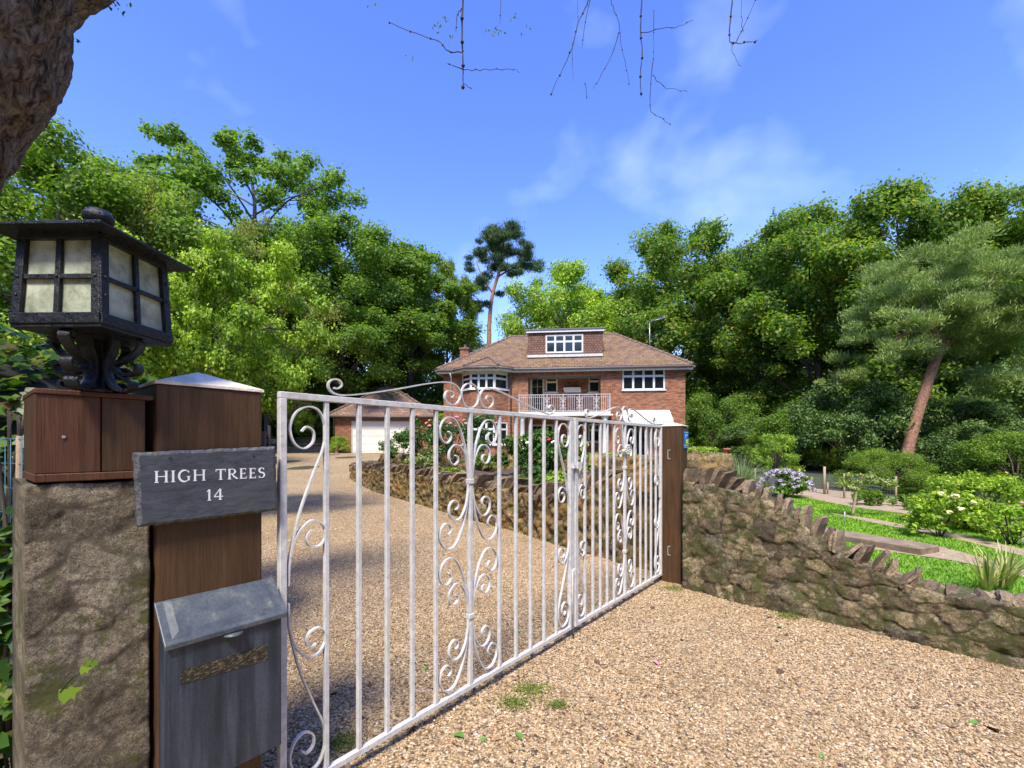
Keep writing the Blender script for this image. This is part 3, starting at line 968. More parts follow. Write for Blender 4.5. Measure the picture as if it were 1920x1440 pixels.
rw_path += [(3.62 + nb.x * th / 2, 1.80 + nb.y * th / 2, -0.08, zl - 0.02), (4.6, 1.0, -0.08, zl - 0.02)]
wt = thing('stone_wall', 'mossy rubble stone wall stepping down to the right of the brown gate post', 'wall', (rw_path[0][0], rw_path[0][1], 0))
C, T, N, o = rubble('wall_body', rw_path, th, 0.013, 0.28, MT['wall_stone'], wt, 0.010, 0.012, 3)
coping(C, T, wt, 0.03, 1.55, 0.068, (0.036, 0.20, 0.15), (0.05, 0.75), 4, 0.02, fwd=.06)
coping(C, T, wt, 1.60, 2.3, 0.10, (0.06, 0.24, 0.08), (-0.4, 0.5), 9, 0.03)

# curved bed wall beside the drive
bt_px = [(655, 876), (700, 884), (760, 890), (811, 899), (858, 908), (900, 917), (936, 923), (975, 930), (1014, 935), (1060, 925), (1102, 912), (1155, 893), (1238, 890)]
BWp = [(p.x, p.y) for p in BW]
bw_path = []
for px, py in bt_px:
    P = on_line(px, BWp)
    bw_path.append((P[0] + 0.13, P[1] + 0.13, float(gh(P[0], P[1])) - 0.1, ztop(px, py, P)))
# the wall turns back round its far end
e = bw_path[0]
bw_path = [(e[0] + 2.2, e[1] + 1.0, e[2], e[3] + 0.05), (e[0] + 1.0, e[1] + 0.9, e[2], e[3]), (e[0] + 0.2, e[1] + 0.5, e[2], e[3])] + bw_path
wt2 = thing('flowerbed_wall', 'long curving ochre stone retaining wall with slanted coping beside the gravel drive', 'wall', (bw_path[8][0], bw_path[8][1], 0))
C2, T2, N2, o = rubble('wall_body', bw_path, 0.26, 0.030, 0.17, MT['bed_stone'], wt2, 0.028, 0.028, 5)
coping(C2, T2, wt2, 0.05, 40, 0.150, (0.060, 0.38, 0.25), (0.35, 1.1), 6, 0.03)

# upper bed wall behind it
up_path = [(-4.2, 15.2, 0.2, 0.93), (-2.9, 13.2, 0.15, 0.92), (-1.4, 11.6, 0.1, 0.90), (0.4, 10.2, 0.1, 0.95), (2.2, 9.2, 0.05, 1.0), (4.2, 8.7, 0.0, 1.02)]
wt3 = thing('terrace_wall', 'low rubble terrace wall behind the flowerbed in front of the house', 'wall', (0.4, 10.2, 0))
C3, T3, N3, o = rubble('wall_body', up_path, 0.3, 0.045, 0.26, MT['bed_stone'], wt3, 0.06, 0.03, 8)
coping(C3, T3, wt3, 0.05, 40, 0.19, (0.10, 0.30, 0.13), (0.1, 0.9), 16, 0.05)

# soil of the bed between the walls
V, Fc = [], []
ca = np.array(bw_path)[3:, :2]; cb = np.array(up_path)[:, :2]
for k in range(41):
    t = k / 40
    ia = t * (len(ca) - 1); ib = t * (len(cb) - 1)
    a = np.array([np.interp(ia, range(len(ca)), ca[:, j]) for j in (0, 1)]); b = np.array([np.interp(ib, range(len(cb)), cb[:, j]) for j in (0, 1)])
    za = np.interp(ia, range(len(ca)), np.array(bw_path)[3:, 3]) - 0.10
    for j in range(13):
        u = j / 12; p = a * (1 - u) + b * u
        V.append((p[0], p[1], za * (1 - u) + 0.72 * u + 0.05 * math.sin(p[0] * 7 + p[1] * 5)))
for i in range(40):
    for j in range(12):
        q = i * 13 + j; Fc.append((q, q + 1, q + 14, q + 13))
o = npmesh('flowerbed_soil', V, np.array(Fc), MT['bed'], smooth=True); o['kind'] = 'structure'

# ------------------------------------------------------------------ gate frame of reference
D2 = Vector((0.629, 0.777)).normalized(); N2v = Vector((D2.y, -D2.x))
PA = Vector((-1.0, 1.28))
GT = Matrix(((D2.x, -N2v.x, 0, PA.x), (D2.y, -N2v.y, 0, PA.y), (0, 0, 1, 0), (0, 0, 0, 1)))   # local x along the gate, local y away from the camera
def plane_px(px, py, q=0.0):
    """(t, z) on the vertical plane parallel to the gate, q metres nearer to the camera than the post face"""
    P0 = PA + N2v * q
    u = (px - CX) / F
    t = (P0.y * u - P0.x) / (D2.x - D2.y * u)
    Y = P0.y + t * D2.y
    return t, HC + (HZ - py) / F * Y

# left gate post
tp = thing('gate_post', 'thick brown timber gate post with a pale pointed cap beside the lantern', 'gate post', (*(PA + D2 * 0.14), 0))
mb = MB(GT).box(0, 0.282, 0, 0.28, 0, 1.452)
mb.build('shaft', MT['wood'], tp, 0.006)
mb = MB(GT)
a, b, c, d = (-0.004, -0.004, 1.453), (0.286, -0.004, 1.453), (0.286, 0.284, 1.453), (-0.004, 0.284, 1.453)
a2, b2, c2, d2 = [(x, y, 1.461) for x, y, _ in (a, b, c, d)]
mb.add([a, b, c, d, a2, b2, c2, d2, (0.141, 0.14, 1.515)], [(0, 3, 2, 1), (0, 1, 5, 4), (1, 2, 6, 5), (2, 3, 7, 6), (3, 0, 4, 7), (4, 5, 8), (5, 6, 8), (6, 7, 8), (7, 4, 8)])
mb.build('cap', MT['cap'], tp)
mb = MB(GT).box(0.282, 0.334, 0.02, 0.032, 1.285, 1.30); mb.box(0.284, 0.30, 0.012, 0.04, 1.265, 1.325); mb.tube([(0.312, 0.026, 1.24), (0.312, 0.026, 1.345)], 0.008, 8)
mb.build('latch', MT['iron'], tp)

# right gate post
T0, T1 = 3.826, 4.005
tr = thing('gate_post', 'slim brown timber gate post standing between the white gate and the mossy wall', 'gate post', (*(PA + D2 * 3.9 + N2v * 0.08), 0))
MB(GT).box(T0, T1, -0.17, 0.03, 0, 1.452).build('shaft', MT['wood'], tr, 0.005)
mb = MB(GT)
xa, xb, ya, yb = T0 - 0.006, T1 + 0.006, -0.176, 0.036
mb.add([(xa, ya, 1.453), (xb, ya, 1.453), (xb, yb, 1.453), (xa, yb, 1.453), (xa, ya, 1.459), (xb, ya, 1.459), (xb, yb, 1.459), (xa, yb, 1.459), ((xa + xb) / 2, (ya + yb) / 2, 1.49)],
       [(0, 3, 2, 1), (0, 1, 5, 4), (1, 2, 6, 5), (2, 3, 7, 6), (3, 0, 4, 7), (4, 5, 8), (5, 6, 8), (6, 7, 8), (7, 4, 8)])
mb.build('cap', MT['cap'], tr)
for z in (1.19, 0.30):
    mb = MB(GT).box(T0 - 0.006, T0 - 0.001, -0.055, -0.047, z - 0.045, z + 0.045); mb.box(T0 - 0.006, T0 - 0.001, -0.075, -0.047, z + 0.035, z + 0.045); mb.box(T0 - 0.006, T0 - 0.001, -0.075, -0.047, z - 0.045, z - 0.035)
    mb.build('hinge_plate', MT['steel'], tr)

# blue sign on the right post
q = 0.172
(sx0, sz0) = plane_px(1268, 841, q); (sx1, sz1) = plane_px(1288, 808, q)
tb = thing('notice_sign', 'small blue and yellow notice plate fixed to the front of the slim gate post', 'sign', (*(PA + D2 * sx0 + N2v * q), sz0))
sx0, sx1 = T1 - 0.115, T1 + 0.004
MB(GT).box(sx0, sx1, -q - 0.006, -q - 0.0005, sz0, sz1).build('plate', MT['sign_blue'], tb)
w_, h_ = sx1 - sx0, sz1 - sz0
mb = MB(GT).box(sx0 + w_ * 0.42, sx0 + w_ * 0.94, -q - 0.008, -q - 0.0062, sz0 + h_ * 0.27, sz0 + h_ * 0.52); mb.build('yellow_panel', MT['sign_yellow'], tb)
mb = MB(GT).box(sx0 + w_ * 0.04, sx1 - w_ * 0.04, -q - 0.008, -q - 0.0062, sz0 + h_ * 0.12, sz0 + h_ * 0.22); mb.build('green_band', MT['sign_green'], tb)
mb = MB(GT)
mb.box(sx0 + w_ * 0.15, sx1 - w_ * 0.1, -q - 0.008, -q - 0.0062, sz0 + h_ * 0.87, sz0 + h_ * 0.92)
for k in range(5): mb.box(sx0 + w_ * (0.45 + 0.07 * k), sx0 + w_ * (0.495 + 0.07 * k), -q - 0.008, -q - 0.0062, sz0 + h_ * 0.72, sz0 + h_ * 0.80)
mb.box(sx0 + w_ * 0.26, sx0 + w_ * 0.36, -q - 0.008, -q - 0.0062, sz0 + h_ * 0.58, sz0 + h_ * 0.72)
mb.ball((sx0 + w_ * 0.31, -q - 0.006, sz0 + h_ * 0.76), 0.005, 8, 5)
mb.box(sx0 + w_ * 0.5, sx0 + w_ * 0.85, -q - 0.0095, -q - 0.0082, sz0 + h_ * 0.38, sz0 + h_ * 0.41)
mb.box(sx0 + w_ * 0.15, sx1 - w_ * 0.2, -q - 0.008, -q - 0.0062, sz0 + h_ * 0.045, sz0 + h_ * 0.075)
mb.build('lettering', MT['sign_pale'], tb)

# ------------------------------------------------------------------ wrought iron gates
GZ, GH = 0.062, 1.40            # bottom of the bottom rail, height
GO = 0.339                      # where the gate starts along the line
def gy(x, z): return GT @ Vector((x, -0.0, z))
UNIT_A = [(.012, 0), (.020, .09), (.040, .18), (.075, .26), (.115, .305), (.165, .305), (.200, .262), (.195, .212), (.163, .188), (.135, .203), (.131, .228), (.147, .243)]
UNIT_B = [(.010, -.03), (.016, .05), (.034, .12), (.068, .170), (.108, .180), (.142, .150), (.142, .108), (.115, .085), (.088, .098), (.088, .122), (.105, .130)]
PAN_A = [(.008, .05), (.012, .12), (.045, .27), (.095, .41), (.134, .51), (.141, .58), (.118, .64), (.078, .655), (.035, .632), (.014, .578), (.028, .525), (.062, .505), (.094, .527), (.096, .566), (.072, .583), (.054, .565)]
PAN_B = [(.008, .03), (.014, .13), (.040, .205), (.088, .245), (.130, .226), (.142, .184), (.120, .150), (.084, .155), (.070, .185), (.085, .209), (.106, .203)]
CREST_PX = [(455, 135), (482, 140), (507, 120), (497, 90), (465, 76), (430, 90), (418, 118), (430, 150), (470, 178), (540, 185), (700, 170), (900, 140), (1100, 105), (1220, 97), (1285, 125), (1312, 185), (1290, 235), (1250, 248), (1215, 225), (1205, 190), (1220, 158), (1250, 160), (1262, 185), (1247, 203)]
def crest_pts():
    out = []
    for x, y in CREST_PX:
        px, py = 500 + x / 3.6, 690 + y / 3.6
        t, z = plane_px(px, py, -0.008)
        out.append((t - GO, z - GZ - GH))
    return out
CREST = crest_pts()
NR = (0, 1, 0)
def gate_leaf(x0, sc, bars, length, name_label, right):
    L1 = length
    root = thing('gate_leaf', name_label, 'gate', tuple(GT @ Vector((x0 + L1 / 2, 0, 0))), 'white wrought iron driveway gates')
    y = 0.012
    rw = 0.0115
    mb = MB(GT)
    mb.box(x0, x0 + L1, y - rw, y + rw, GZ + GH - 0.023, GZ + GH)
    mb.build('top_rail', MT['gate'], root, 0.002, 1)
    mb = MB(GT).box(x0 + 0.024, x0 + L1 - 0.024, y - rw, y + rw, GZ, GZ + 0.024)
    mb.build('bottom_rail', MT['gate'], root, 0.002, 1)
    ws = 0.024
    for xa, xb in ((x0, x0 + ws), (x0 + L1 - ws * (1.9 if not right else 1), x0 + L1)) if not right else ((x0, x0 + ws * 1.5), (x0 + L1 - ws, x0 + L1)):
        MB(GT).box(xa, xb, y - rw * 1.1, y + rw * 1.1, GZ, GZ + GH - 0.0235).build('stile', MT['gate'], root, 0.002, 1)
    for i, t in enumerate(bars):
        w = 0.0085 if i != len(bars) // 2 else 0.0105
        xc = x0 + t * sc
        MB(GT).box(xc - w, xc + w, y - w, y + w, GZ + 0.0245, GZ + GH - 0.0235).build('bar', MT['gate'], root, 0.0015, 1)
    c = x0 + 0.932 * sc
    dpt = 0.014; tk = 0.0055
    zi0, zi1 = GZ + 0.028, GZ + GH - 0.028
    hu = (zi1 - zi0) / 4 / 0.3325
    for uc in (zi0 + (zi1 - zi0) * 0.25, zi0 + (zi1 - zi0) * 0.75):
        for sx in (-1, 1):
            for sz in (-1, 1):
                mb = MB(GT)
                for U in (UNIT_A, UNIT_B):
                    pts = catmull([(c + sx * u * sc, y - (0.0012 if U is UNIT_B else 0), uc + sz * v_ * hu) for u, v_ in U], 6)
                    mb.strip(pts, NR, dpt, tk)
                mb.build('scroll', MT['gate'], root)
        MB(GT).box(c - 0.017, c + 0.017, y - 0.015, y + 0.015, uc - 0.012, uc + 0.012).build('collar', MT['gate'], root, 0.002, 1)
    zm = (zi0 + zi1) / 2
    for base, sg in ((x0 + ws, 1), (x0 + L1 - ws * 1.3, -1)):
        for sz in (-1, 1):
            mb = MB(GT)
            for U in (PAN_A, PAN_B):
                pts = catmull([(base + sg * u * sc * 1.02, y - (0.0012 if U is PAN_B else 0), zm + sz * v_) for u, v_ in U], 6)
                mb.strip(pts, NR, dpt, tk)
            mb.build('corner_scroll', MT['gate'], root)
    # crest
    for sg in (-1, 1):
        pts = catmull([(c + sg * (t - 0.932) * sc, y, GZ + GH + 0.001 + max(0.003, r_)) for t, r_ in CREST], 6)
        MB(GT).strip(pts, NR, dpt, tk).build('crest_scroll', MT['gate'], root)
    pts = [(c + 0.062 * sc * math.sin(a), y, GZ + GH + 0.064 - 0.061 * math.cos(a)) for a in [2 * math.pi * k / 30 for k in range(31)]]
    MB(GT).strip(pts, NR, dpt, tk).build('crest_ring', MT['gate'], root)
    return root, c
BARS = [.1716, .308, .440, .570, .706, .932, 1.156, 1.299, 1.437, 1.575, 1.709]
g1, c1 = gate_leaf(GO, 1.0, BARS, 1.905, 'white wrought iron gate leaf nearest the letterbox, the larger of the two', False)
L2_0 = GO + 1.925
g2, c2_ = gate_leaf(L2_0, 0.835, BARS, 1.555, 'white wrought iron gate leaf hinged on the far slim post, carrying a round medallion', True)
# medallion on the far leaf
t_, z_ = plane_px(1178, 843, 0.01)
mb = MB(GT)
Mx = Matrix.Translation((c2_, -0.008, z_)) @ Matrix.Rotation(R(90), 4, 'X')
def disc(mb, r, y0, y1, n=28):
    vs = [Mx @ Vector((r * math.cos(2 * math.pi * k / n), r * math.sin(2 * math.pi * k / n), zz)) for zz in (y0, y1) for k in range(n)]
    mb.add(vs, [tuple(range(n))[::-1], tuple(range(n, 2 * n))] + [(i, (i + 1) % n, n + (i + 1) % n, n + i) for i in range(n)])
disc(mb, 0.045, 0.0, 0.008)
for k in range(12):
    a = k * math.pi / 6
    mb.ball(Mx @ Vector((0.033 * math.cos(a), 0.033 * math.sin(a), 0.008)), 0.007, 6, 4)
for k in range(5):
    a = k * math.pi * 0.4
    mb.ball(Mx @ Vector((0.014 * math.cos(a), 0.014 * math.sin(a), 0.008)), 0.007, 6, 4)
mb.build('medallion', MT['gate'], g2)
for dx, dz in ((-0.055, -0.01), (0.055, -0.01)):
    MB(GT).ball((c2_ + dx, 0.0, z_ + dz), 0.014, 10, 6).build('knob', MT['gate'], g2)
# latch and drop bolt of the near leaf
xl = GO + 1.905
mb = MB(GT).box(xl - 0.03, xl + 0.05, -0.012, -0.001, 1.125, 1.15); mb.box(xl + 0.02, xl + 0.075, -0.02, -0.008, 1.12, 1.165); mb.tube([(xl - 0.02, -0.015, 1.135), (xl - 0.06, -0.03, 1.13)], 0.006, 6)
mb.build('latch', MT['gate'], g1)
mb = MB(GT).tube([(xl - 0.03, -0.012, 0.0), (xl - 0.03, -0.012, 0.07)], 0.006, 6)
mb.build('drop_bolt', MT['iron'], g1)
mb = MB(GT).tube([(xl - 0.03, -0.008, 0.07), (xl - 0.03, -0.008, 0.45), (xl - 0.015, -0.012, 0.46)], 0.007, 6)
mb.build('bolt_rod', MT['gate'], g1)

# ------------------------------------------------------------------ timber box and stone pier
bx = thing('timber_box', 'brown two-board timber box sitting on the stone pier under the lantern', 'box', (*(PA + D2 * -0.12 - N2v * 0.1), 1.19))
tl = -0.236
z0b, z1b = 1.188, 1.418
jt = plane_px(190, 800, -0.012)[0]
for i, (a, b) in enumerate(((tl, jt - 0.0015), (jt + 0.0015, -0.022))):
    MB(GT).box(a, b, 0.012 + 0.002 * i, 0.034, z0b + 0.021, z1b - 0.013).build('board', MT['wood_red'] if i == 0 else MT['wood'], bx, 0.0015, 1)
MB(GT).box(tl - 0.002, -0.004, 0.008, 0.28, z1b - 0.0125, z1b).build('top_board', MT['wood_red'], bx, 0.002, 1)
MB(GT).box(tl - 0.002, -0.004, 0.007, 0.28, z0b, z0b + 0.020).build('bottom_board', MT['wood_red'], bx, 0.002, 1)
MB(GT).box(tl, -0.022, 0.036, 0.27, z0b + 0.0205, z1b - 0.013).build('core', MT['wood'], bx)
MB(GT).tube([(tl + 0.02 + 0.03, 0.011, 1.30), (tl + 0.05, 0.0095, 1.30)], 0.004, 8).build('screw', MT['steel'], bx)

pr = thing('stone_pier', 'rough grey-brown stone pier left of the letterbox, under the timber box', 'pier', (*(PA - D2 * 0.2), 0))
pv = []
for t, zt in ((-0.252, 1.178), (-0.15, 1.178), (-0.012, 1.18)):
    p = PA + D2 * t - N2v * 0.19
    pv.append((p.x, p.y, -0.05, zt))
rubble('stonework', pv, 0.34, 0.006, 0.24, MT['pier_stone'], pr, 0.0025, 0.006, 12)

# ------------------------------------------------------------------ slate sign
q = 0.022
TLs = plane_px(251, 849, q); TRs = plane_px(516, 837, q); BRs = plane_px(522, 957, q); BLs = plane_px(257, 989, q)
sg = thing('house_sign', 'rectangular dark slate name sign with white lettering screwed to the thick gate post', 'sign', (*(PA + D2 * 0.1 + N2v * q), 1.05))
def edge_pts(a, b, n, amp, seed):
    r = random.Random(seed); out = []
    for k in range(n):
        t = k / n
        x = a[0] + (b[0] - a[0]) * t; z = a[1] + (b[1] - a[1]) * t
        j = amp if 0 < k else 0.3 * amp
        out.append((x + r.uniform(-j, j) * 0.6, z + r.uniform(-j, j)))
    return out
outl = edge_pts(BLs, BRs, 34, 0.0022, 1) + edge_pts(BRs, TRs, 20, 0.0022, 2) + edge_pts(TRs, TLs, 34, 0.0012, 3) + edge_pts(TLs, BLs, 20, 0.0022, 4)
cxs = sum(p[0] for p in outl) / len(outl); czs = sum(p[1] for p in outl) / len(outl)
nO = len(outl)
inn = [(x + (cxs - x) * 0.055 + random.uniform(-0.001, 0.001), z + (czs - z) * 0.085 + random.uniform(-0.001, 0.001)) for x, z in outl]
yf = -q - 0.006
vs = [(x, yf + 0.008 + random.uniform(-0.001, 0.001), z) for x, z in outl] + [(x, yf, z) for x, z in inn] + [(x, -0.004, z) for x, z in outl]
mid = [(x + (cxs - x) * 0.028, yf + 0.003 + random.uniform(-0.0015, 0.0015), z + (czs - z) * 0.04) for x, z in outl]
vs += mid
fs = []
for i in range(nO):
    j = (i + 1) % nO
    fs += [(i, j, 3 * nO + j, 3 * nO + i), (3 * nO + i, 3 * nO + j, nO + j, nO + i), (j, i, 2 * nO + i, 2 * nO + j)]
fs.append(tuple(range(2 * nO, 3 * nO))[::-1])
MB(GT).add(vs, fs).build('riven_edge', MT['slate_edge'], sg)
MB(GT).add([(x, yf - 0.0002, z) for x, z in inn], [tuple(range(nO))]).build('face', MT['slate'], sg)
for px, py in ((319, 859), (475, 854)):
    t_, z_ = plane_px(px, py, q + 0.006)
    mb = MB(GT); mb.tube([(t_, yf + 0.001, z_), (t_, yf - 0.0018, z_)], 0.0042, 12); mb.build('screw', MT['iron'], sg)

def arc(cx, cy, rx, ry, a0, a1, n=12):
    return [(cx + rx * math.cos(R(a0 + (a1 - a0) * k / n)), cy + ry * math.sin(R(a0 + (a1 - a0) * k / n))) for k in range(n + 1)]
TH, TN, SF = 0.155, 0.07, 0.05
def ln(a, b, w): return ('s', [a, b], [w, w])
def serif(x, y, w, up): return ('s', [(x - w, y), (x + w, y)], [SF, SF])
GL = {
 'H': (0.98, [ln((.16, 0), (.16, 1), TH), ln((.82, 0), (.82, 1), TH), ln((.16, .52), (.82, .52), TN), serif(.16, .02, .15, 1), serif(.16, .98, .15, 1), serif(.82, .02, .15, 1), serif(.82, .98, .15, 1)]),
 'I': (0.38, [ln((.19, 0), (.19, 1), TH), serif(.19, .02, .15, 1), serif(.19, .98, .15, 1)]),
 'G': (0.98, [('s', arc(.50, .5, .40, .50, 38, 322, 26), [TN] * 4 + [0.11, 0.13] + [TH] * 15 + [0.13, 0.11] + [TN] * 4), ln((.80, .08), (.80, .42), TH * .9), serif(.80, .44, .15, 1), ln((.80, .74), (.80, .95), .05)]),
 'T': (0.86, [ln((.43, 0), (.43, .98), TH), ln((.04, .955), (.82, .955), .09), serif(.43, .02, .16, 1), ln((.05, .96), (.05, .76), .05), ln((.81, .96), (.81, .76), .05)]),
 'R': (0.86, [ln((.16, 0), (.16, 1), TH), serif(.16, .02, .15, 1), ('s', [(.05, .965), (.35, .965)] + arc(.38, .735, .25, .23, 90, -90, 12) + [(.16, .505)], [TN] * 5 + [0.12] * 2 + [TH] * 4 + [0.12] * 2 + [TN] * 3), ('s', [(.36, .50), (.55, .24), (.84, .02)], [.12, .15, .11])]),
 'E': (0.70, [ln((.16, 0), (.16, 1), TH), serif(.12, .02, .10, 1), serif(.12, .98, .10, 1), ln((.16, .035), (.60, .035), TN), ln((.16, .965), (.56, .965), TN), ln((.16, .51), (.48, .51), TN), ln((.59, .0), (.60, .2), .05), ln((.555, 1.0), (.555, .82), .05), ln((.475, .42), (.475, .60), .05)]),
 'S': (0.64, [('s', arc(.32, .755, .22, .225, 35, 270, 16)[:-1] + arc(.32, .275, .24, .255, 90, -150, 16), [TN] * 5 + [.10, .12, .14] + [TH] * 16 + [.14, .12, .10] + [TN] * 6), ln((.515, .98), (.515, .80), .05), ln((.09, .0), (.09, .22), .05)]),
 '1': (0.50, [ln((.28, 0), (.28, 1), TH), serif(.28, .02, .16, 1), ('s', [(.28, .97), (.08, .80)], [TN, .05])]),
 '4': (0.86, [ln((.58, 0), (.58, 1), TH), ln((.06, .30), (.82, .30), .085), ('s', [(.06, .31), (.55, .98)], [TN, TN]), serif(.58, .02, .14, 1)]),
}
def text(mb, s_, t0, z0, hgt, slope, yface, sx=1.0, track=0.13):
    x = 0.0; lay = 0
    for ch in s_:
        if ch == ' ': x += 0.62; continue
        w, st = GL[ch]
        for _, pts, ws in st:
            P = [Vector((p[0], p[1])) for p in pts]
            if len(ws) != len(P): ws = [ws[min(len(ws) - 1, int(i * len(ws) / len(P)))] for i in range(len(P))]
            Lp, Rp = [], []
            for i, p in enumerate(P):
                tdir = (P[min(i + 1, len(P) - 1)] - P[max(i - 1, 0)]).normalized()
                nr = Vector((-tdir.y, tdir.x))
                Lp.append(p + nr * ws[i] / 2); Rp.append(p - nr * ws[i] / 2)
            yy = yface - 0.0006 - 0.00004 * lay; lay = (lay + 1) % 9
            def tr_(p):
                X_ = (x + p.x) * hgt * sx
                return (t0 + X_, yy, z0 + p.y * hgt + slope * X_)
            vs = [tr_(p) for p in Lp] + [tr_(p) for p in Rp]; n_ = len(Lp)
            vs2 = [(a, yface - 0.0001, c) for a, b, c in vs]
            fs = [(i, n_ + i, n_ + i + 1, i + 1) for i in range(n_ - 1)]
            ring = list(range(n_)) + list(range(2 * n_ - 1, n_ - 1, -1))
            m_ = 2 * n_
            fs += [(ring[i], ring[(i + 1) % len(ring)], ring[(i + 1) % len(ring)] + m_, ring[i] + m_) for i in range(len(ring))]
            mb.add(vs + vs2, fs)
        x += w + track
    return x - track
def twidth(s_, track=0.13): return sum(0.62 if c == ' ' else GL[c][0] + track for c in s_) - track
yq = q + 0.006
a0 = plane_px(289, 905.5, yq); a1 = plane_px(497, 895.5, yq); ah = plane_px(289, 883, yq)[1] - a0[1]
ah *= 0.98
mb = MB(GT); text(mb, 'HIGH TREES', a0[0], a0[1], ah, (a1[1] - a0[1]) / (a1[0] - a0[0]), yf - 0.0002, sx=(a1[0] - a0[0]) / (twidth('HIGH TREES') * ah))
mb.build('lettering', MT['letter'], sg)
a0 = plane_px(386, 939, yq); a1 = plane_px(419, 936.5, yq); ah = plane_px(386, 918, yq)[1] - a0[1]
mb = MB(GT); text(mb, '14', a0[0], a0[1], ah, (a1[1] - a0[1]) / (a1[0] - a0[0]), yf - 0.0002, sx=(a1[0] - a0[0]) / (twidth('14') * ah))
mb.build('lettering', MT['letter'], sg)

# ------------------------------------------------------------------ letterbox
lb = thing('letterbox', 'grey metal letterbox with a sloping lid fixed low on the thick gate post', 'letterbox', (*(PA + D2 * 0.15 + N2v * 0.05), 0.33))
xa, xb = 0.004, 0.303
mb = MB(GT); mb.prism([(xa, -0.002, 0.32), (xa, -0.092, 0.32), (xa, -0.092, 0.735), (xa, -0.002, 0.815)], (xb - xa, 0, 0))
mb.build('body', MT['letterbox'], lb, 0.003)
zf, zb, yb_, yfr = 0.742, 0.838, -0.001, -0.103
xa2, xb2 = -0.006, 0.316
mb = MB(GT); mb.prism([(xa2, yb_, zb - 0.018), (xa2, yfr, zf - 0.014), (xa2, yfr, zf), (xa2, yb_, zb)], (xb2 - xa2, 0, 0))
mb.build('lid', MT['lid'], lb, 0.0025)
def lidp(u, v_, up): return (xa2 + (xb2 - xa2) * u, yfr + (yb_ - yfr) * v_, zf + (zb - zf) * v_ + up)
mb = MB(GT)
o4 = [lidp(.06, .10, .0006), lidp(.94, .10, .0006), lidp(.94, .97, .0006), lidp(.06, .97, .0006)]
i4 = [lidp(.115, .20, .006), lidp(.885, .20, .006), lidp(.885, .90, .006), lidp(.115, .90, .006)]
mb.add(o4 + i4, [(4, 5, 6, 7), (0, 1, 5, 4), (1, 2, 6, 5), (2, 3, 7, 6), (3, 0, 4, 7)])
mb.build('raised_panel', MT['lid'], lb, 0.0015)
p0 = plane_px(338, 1284, 0.094); p1 = plane_px(502, 1237, 0.094); p2 = plane_px(502, 1208, 0.094); p3 = plane_px(340, 1258, 0.094)
mb = MB(GT); r_ = random.Random(5)
ring = edge_pts(p0, p1, 18, 0.0012, 1) + edge_pts(p1, p2, 4, 0.001, 2) + edge_pts(p2, p3, 18, 0.0012, 3) + edge_pts(p3, p0, 4, 0.001, 4)
mb.prism([(x, -0.0922, z) for x, z in ring], (0, -0.0012, 0)); mb.build('name_plate', MT['flake'], lb)
mb = MB(GT); mb.lathe([(0.026, 0.0), (0.026, 0.004), (0.0001, 0.004)], (0.16, -0.098, 0.722), 20); mb.build('finger_pull', MT['lid'], lb)

# ------------------------------------------------------------------ lantern
LX, LY = -1.095, 1.205
ln_ = thing('lantern', 'black square lantern with frosted panes and flat roof on scroll legs above the timber box', 'lantern', (LX, LY, 1.418))
MLT = Matrix.Translation((LX, LY, 0)) @ Matrix.Rotation(R(-1.5), 4, 'Z')
zb0, zt0 = 1.575, 1.800
hb, ht = 0.108, 0.098
def lp(u, v_, side, off=0.0):
    """point on a lantern side: u -1..1 across, v 0..1 up"""
    h = hb + (ht - hb) * v_ + off
    hh = hb + (ht - hb) * v_
    z = zb0 + (zt0 - zb0) * v_
    p = Vector((u * hh, -h, z))
    return Matrix.Rotation(side * math.pi / 2, 4, 'Z') @ p
def lbar(mb, side, u0, v0, u1, v1, w, th):
    a, b = lp(u0, v0, side), lp(u1, v1, side)
    t = (b - a).normalized(); nrm = (lp(0, .5, side, 1) - lp(0, .5, side)).normalized()
    s_ = t.cross(nrm).normalized() * w / 2
    vs = [a - s_ - nrm * th / 2, a + s_ - nrm * th / 2, a + s_ + nrm * th / 2, a - s_ + nrm * th / 2, b - s_ - nrm * th / 2, b + s_ - nrm * th / 2, b + s_ + nrm * th / 2, b - s_ + nrm * th / 2]
    mb.add(vs, [(0, 3, 2, 1), (4, 5, 6, 7), (0, 1, 5, 4), (1, 2, 6, 5), (2, 3, 7, 6), (3, 0, 4, 7)])
mb = MB(MLT)
for s_ in range(4):
    lbar(mb, s_, -.93, 0.09, -.93, 0.96, 0.022, 0.012); lbar(mb, s_, .93, 0.09, .93, 0.96, 0.022, 0.012)
    lbar(mb, s_, 0, 0.09, 0, 0.93, 0.013, 0.009); lbar(mb, s_, -.82, 0.5, .82, 0.5, 0.012, 0.0075)
    lbar(mb, s_, -1.03, 0.045, 1.03, 0.045, 0.026, 0.016); lbar(mb, s_, -1.0, 0.955, 1.0, 0.955, 0.022, 0.014)
    for u, v_ in ((-.93, .5), (.93, .5), (-.93, .06), (.93, .06), (-.93, .3), (.93, .72), (0, .5)):
        p = lp(u, v_, s_, 0.006); mb.ball(p, 0.0042, 7, 4)
mb.build('frame', MT['black'], ln_, 0.0018, 2)
for s_ in range(4):
    mb = MB(MLT); a, b, c, d = lp(-.92, .06, s_, -0.006), lp(.92, .06, s_, -0.006), lp(.92, .95, s_, -0.006), lp(-.92, .95, s_, -0.006)
    mb.quad(a, b, c, d); mb.build('glass_panel', MT['frosted'], ln_)
MB(MLT).box(-hb - .004, hb + .004, -hb - .004, hb + .004, zb0 - 0.012, zb0 - 0.0005).build('base_plate', MT['black'], ln_, 0.002)
mb = MB(MLT); ro = 0.150
e = [(-ro, -ro), (ro, -ro), (ro, ro), (-ro, ro)]
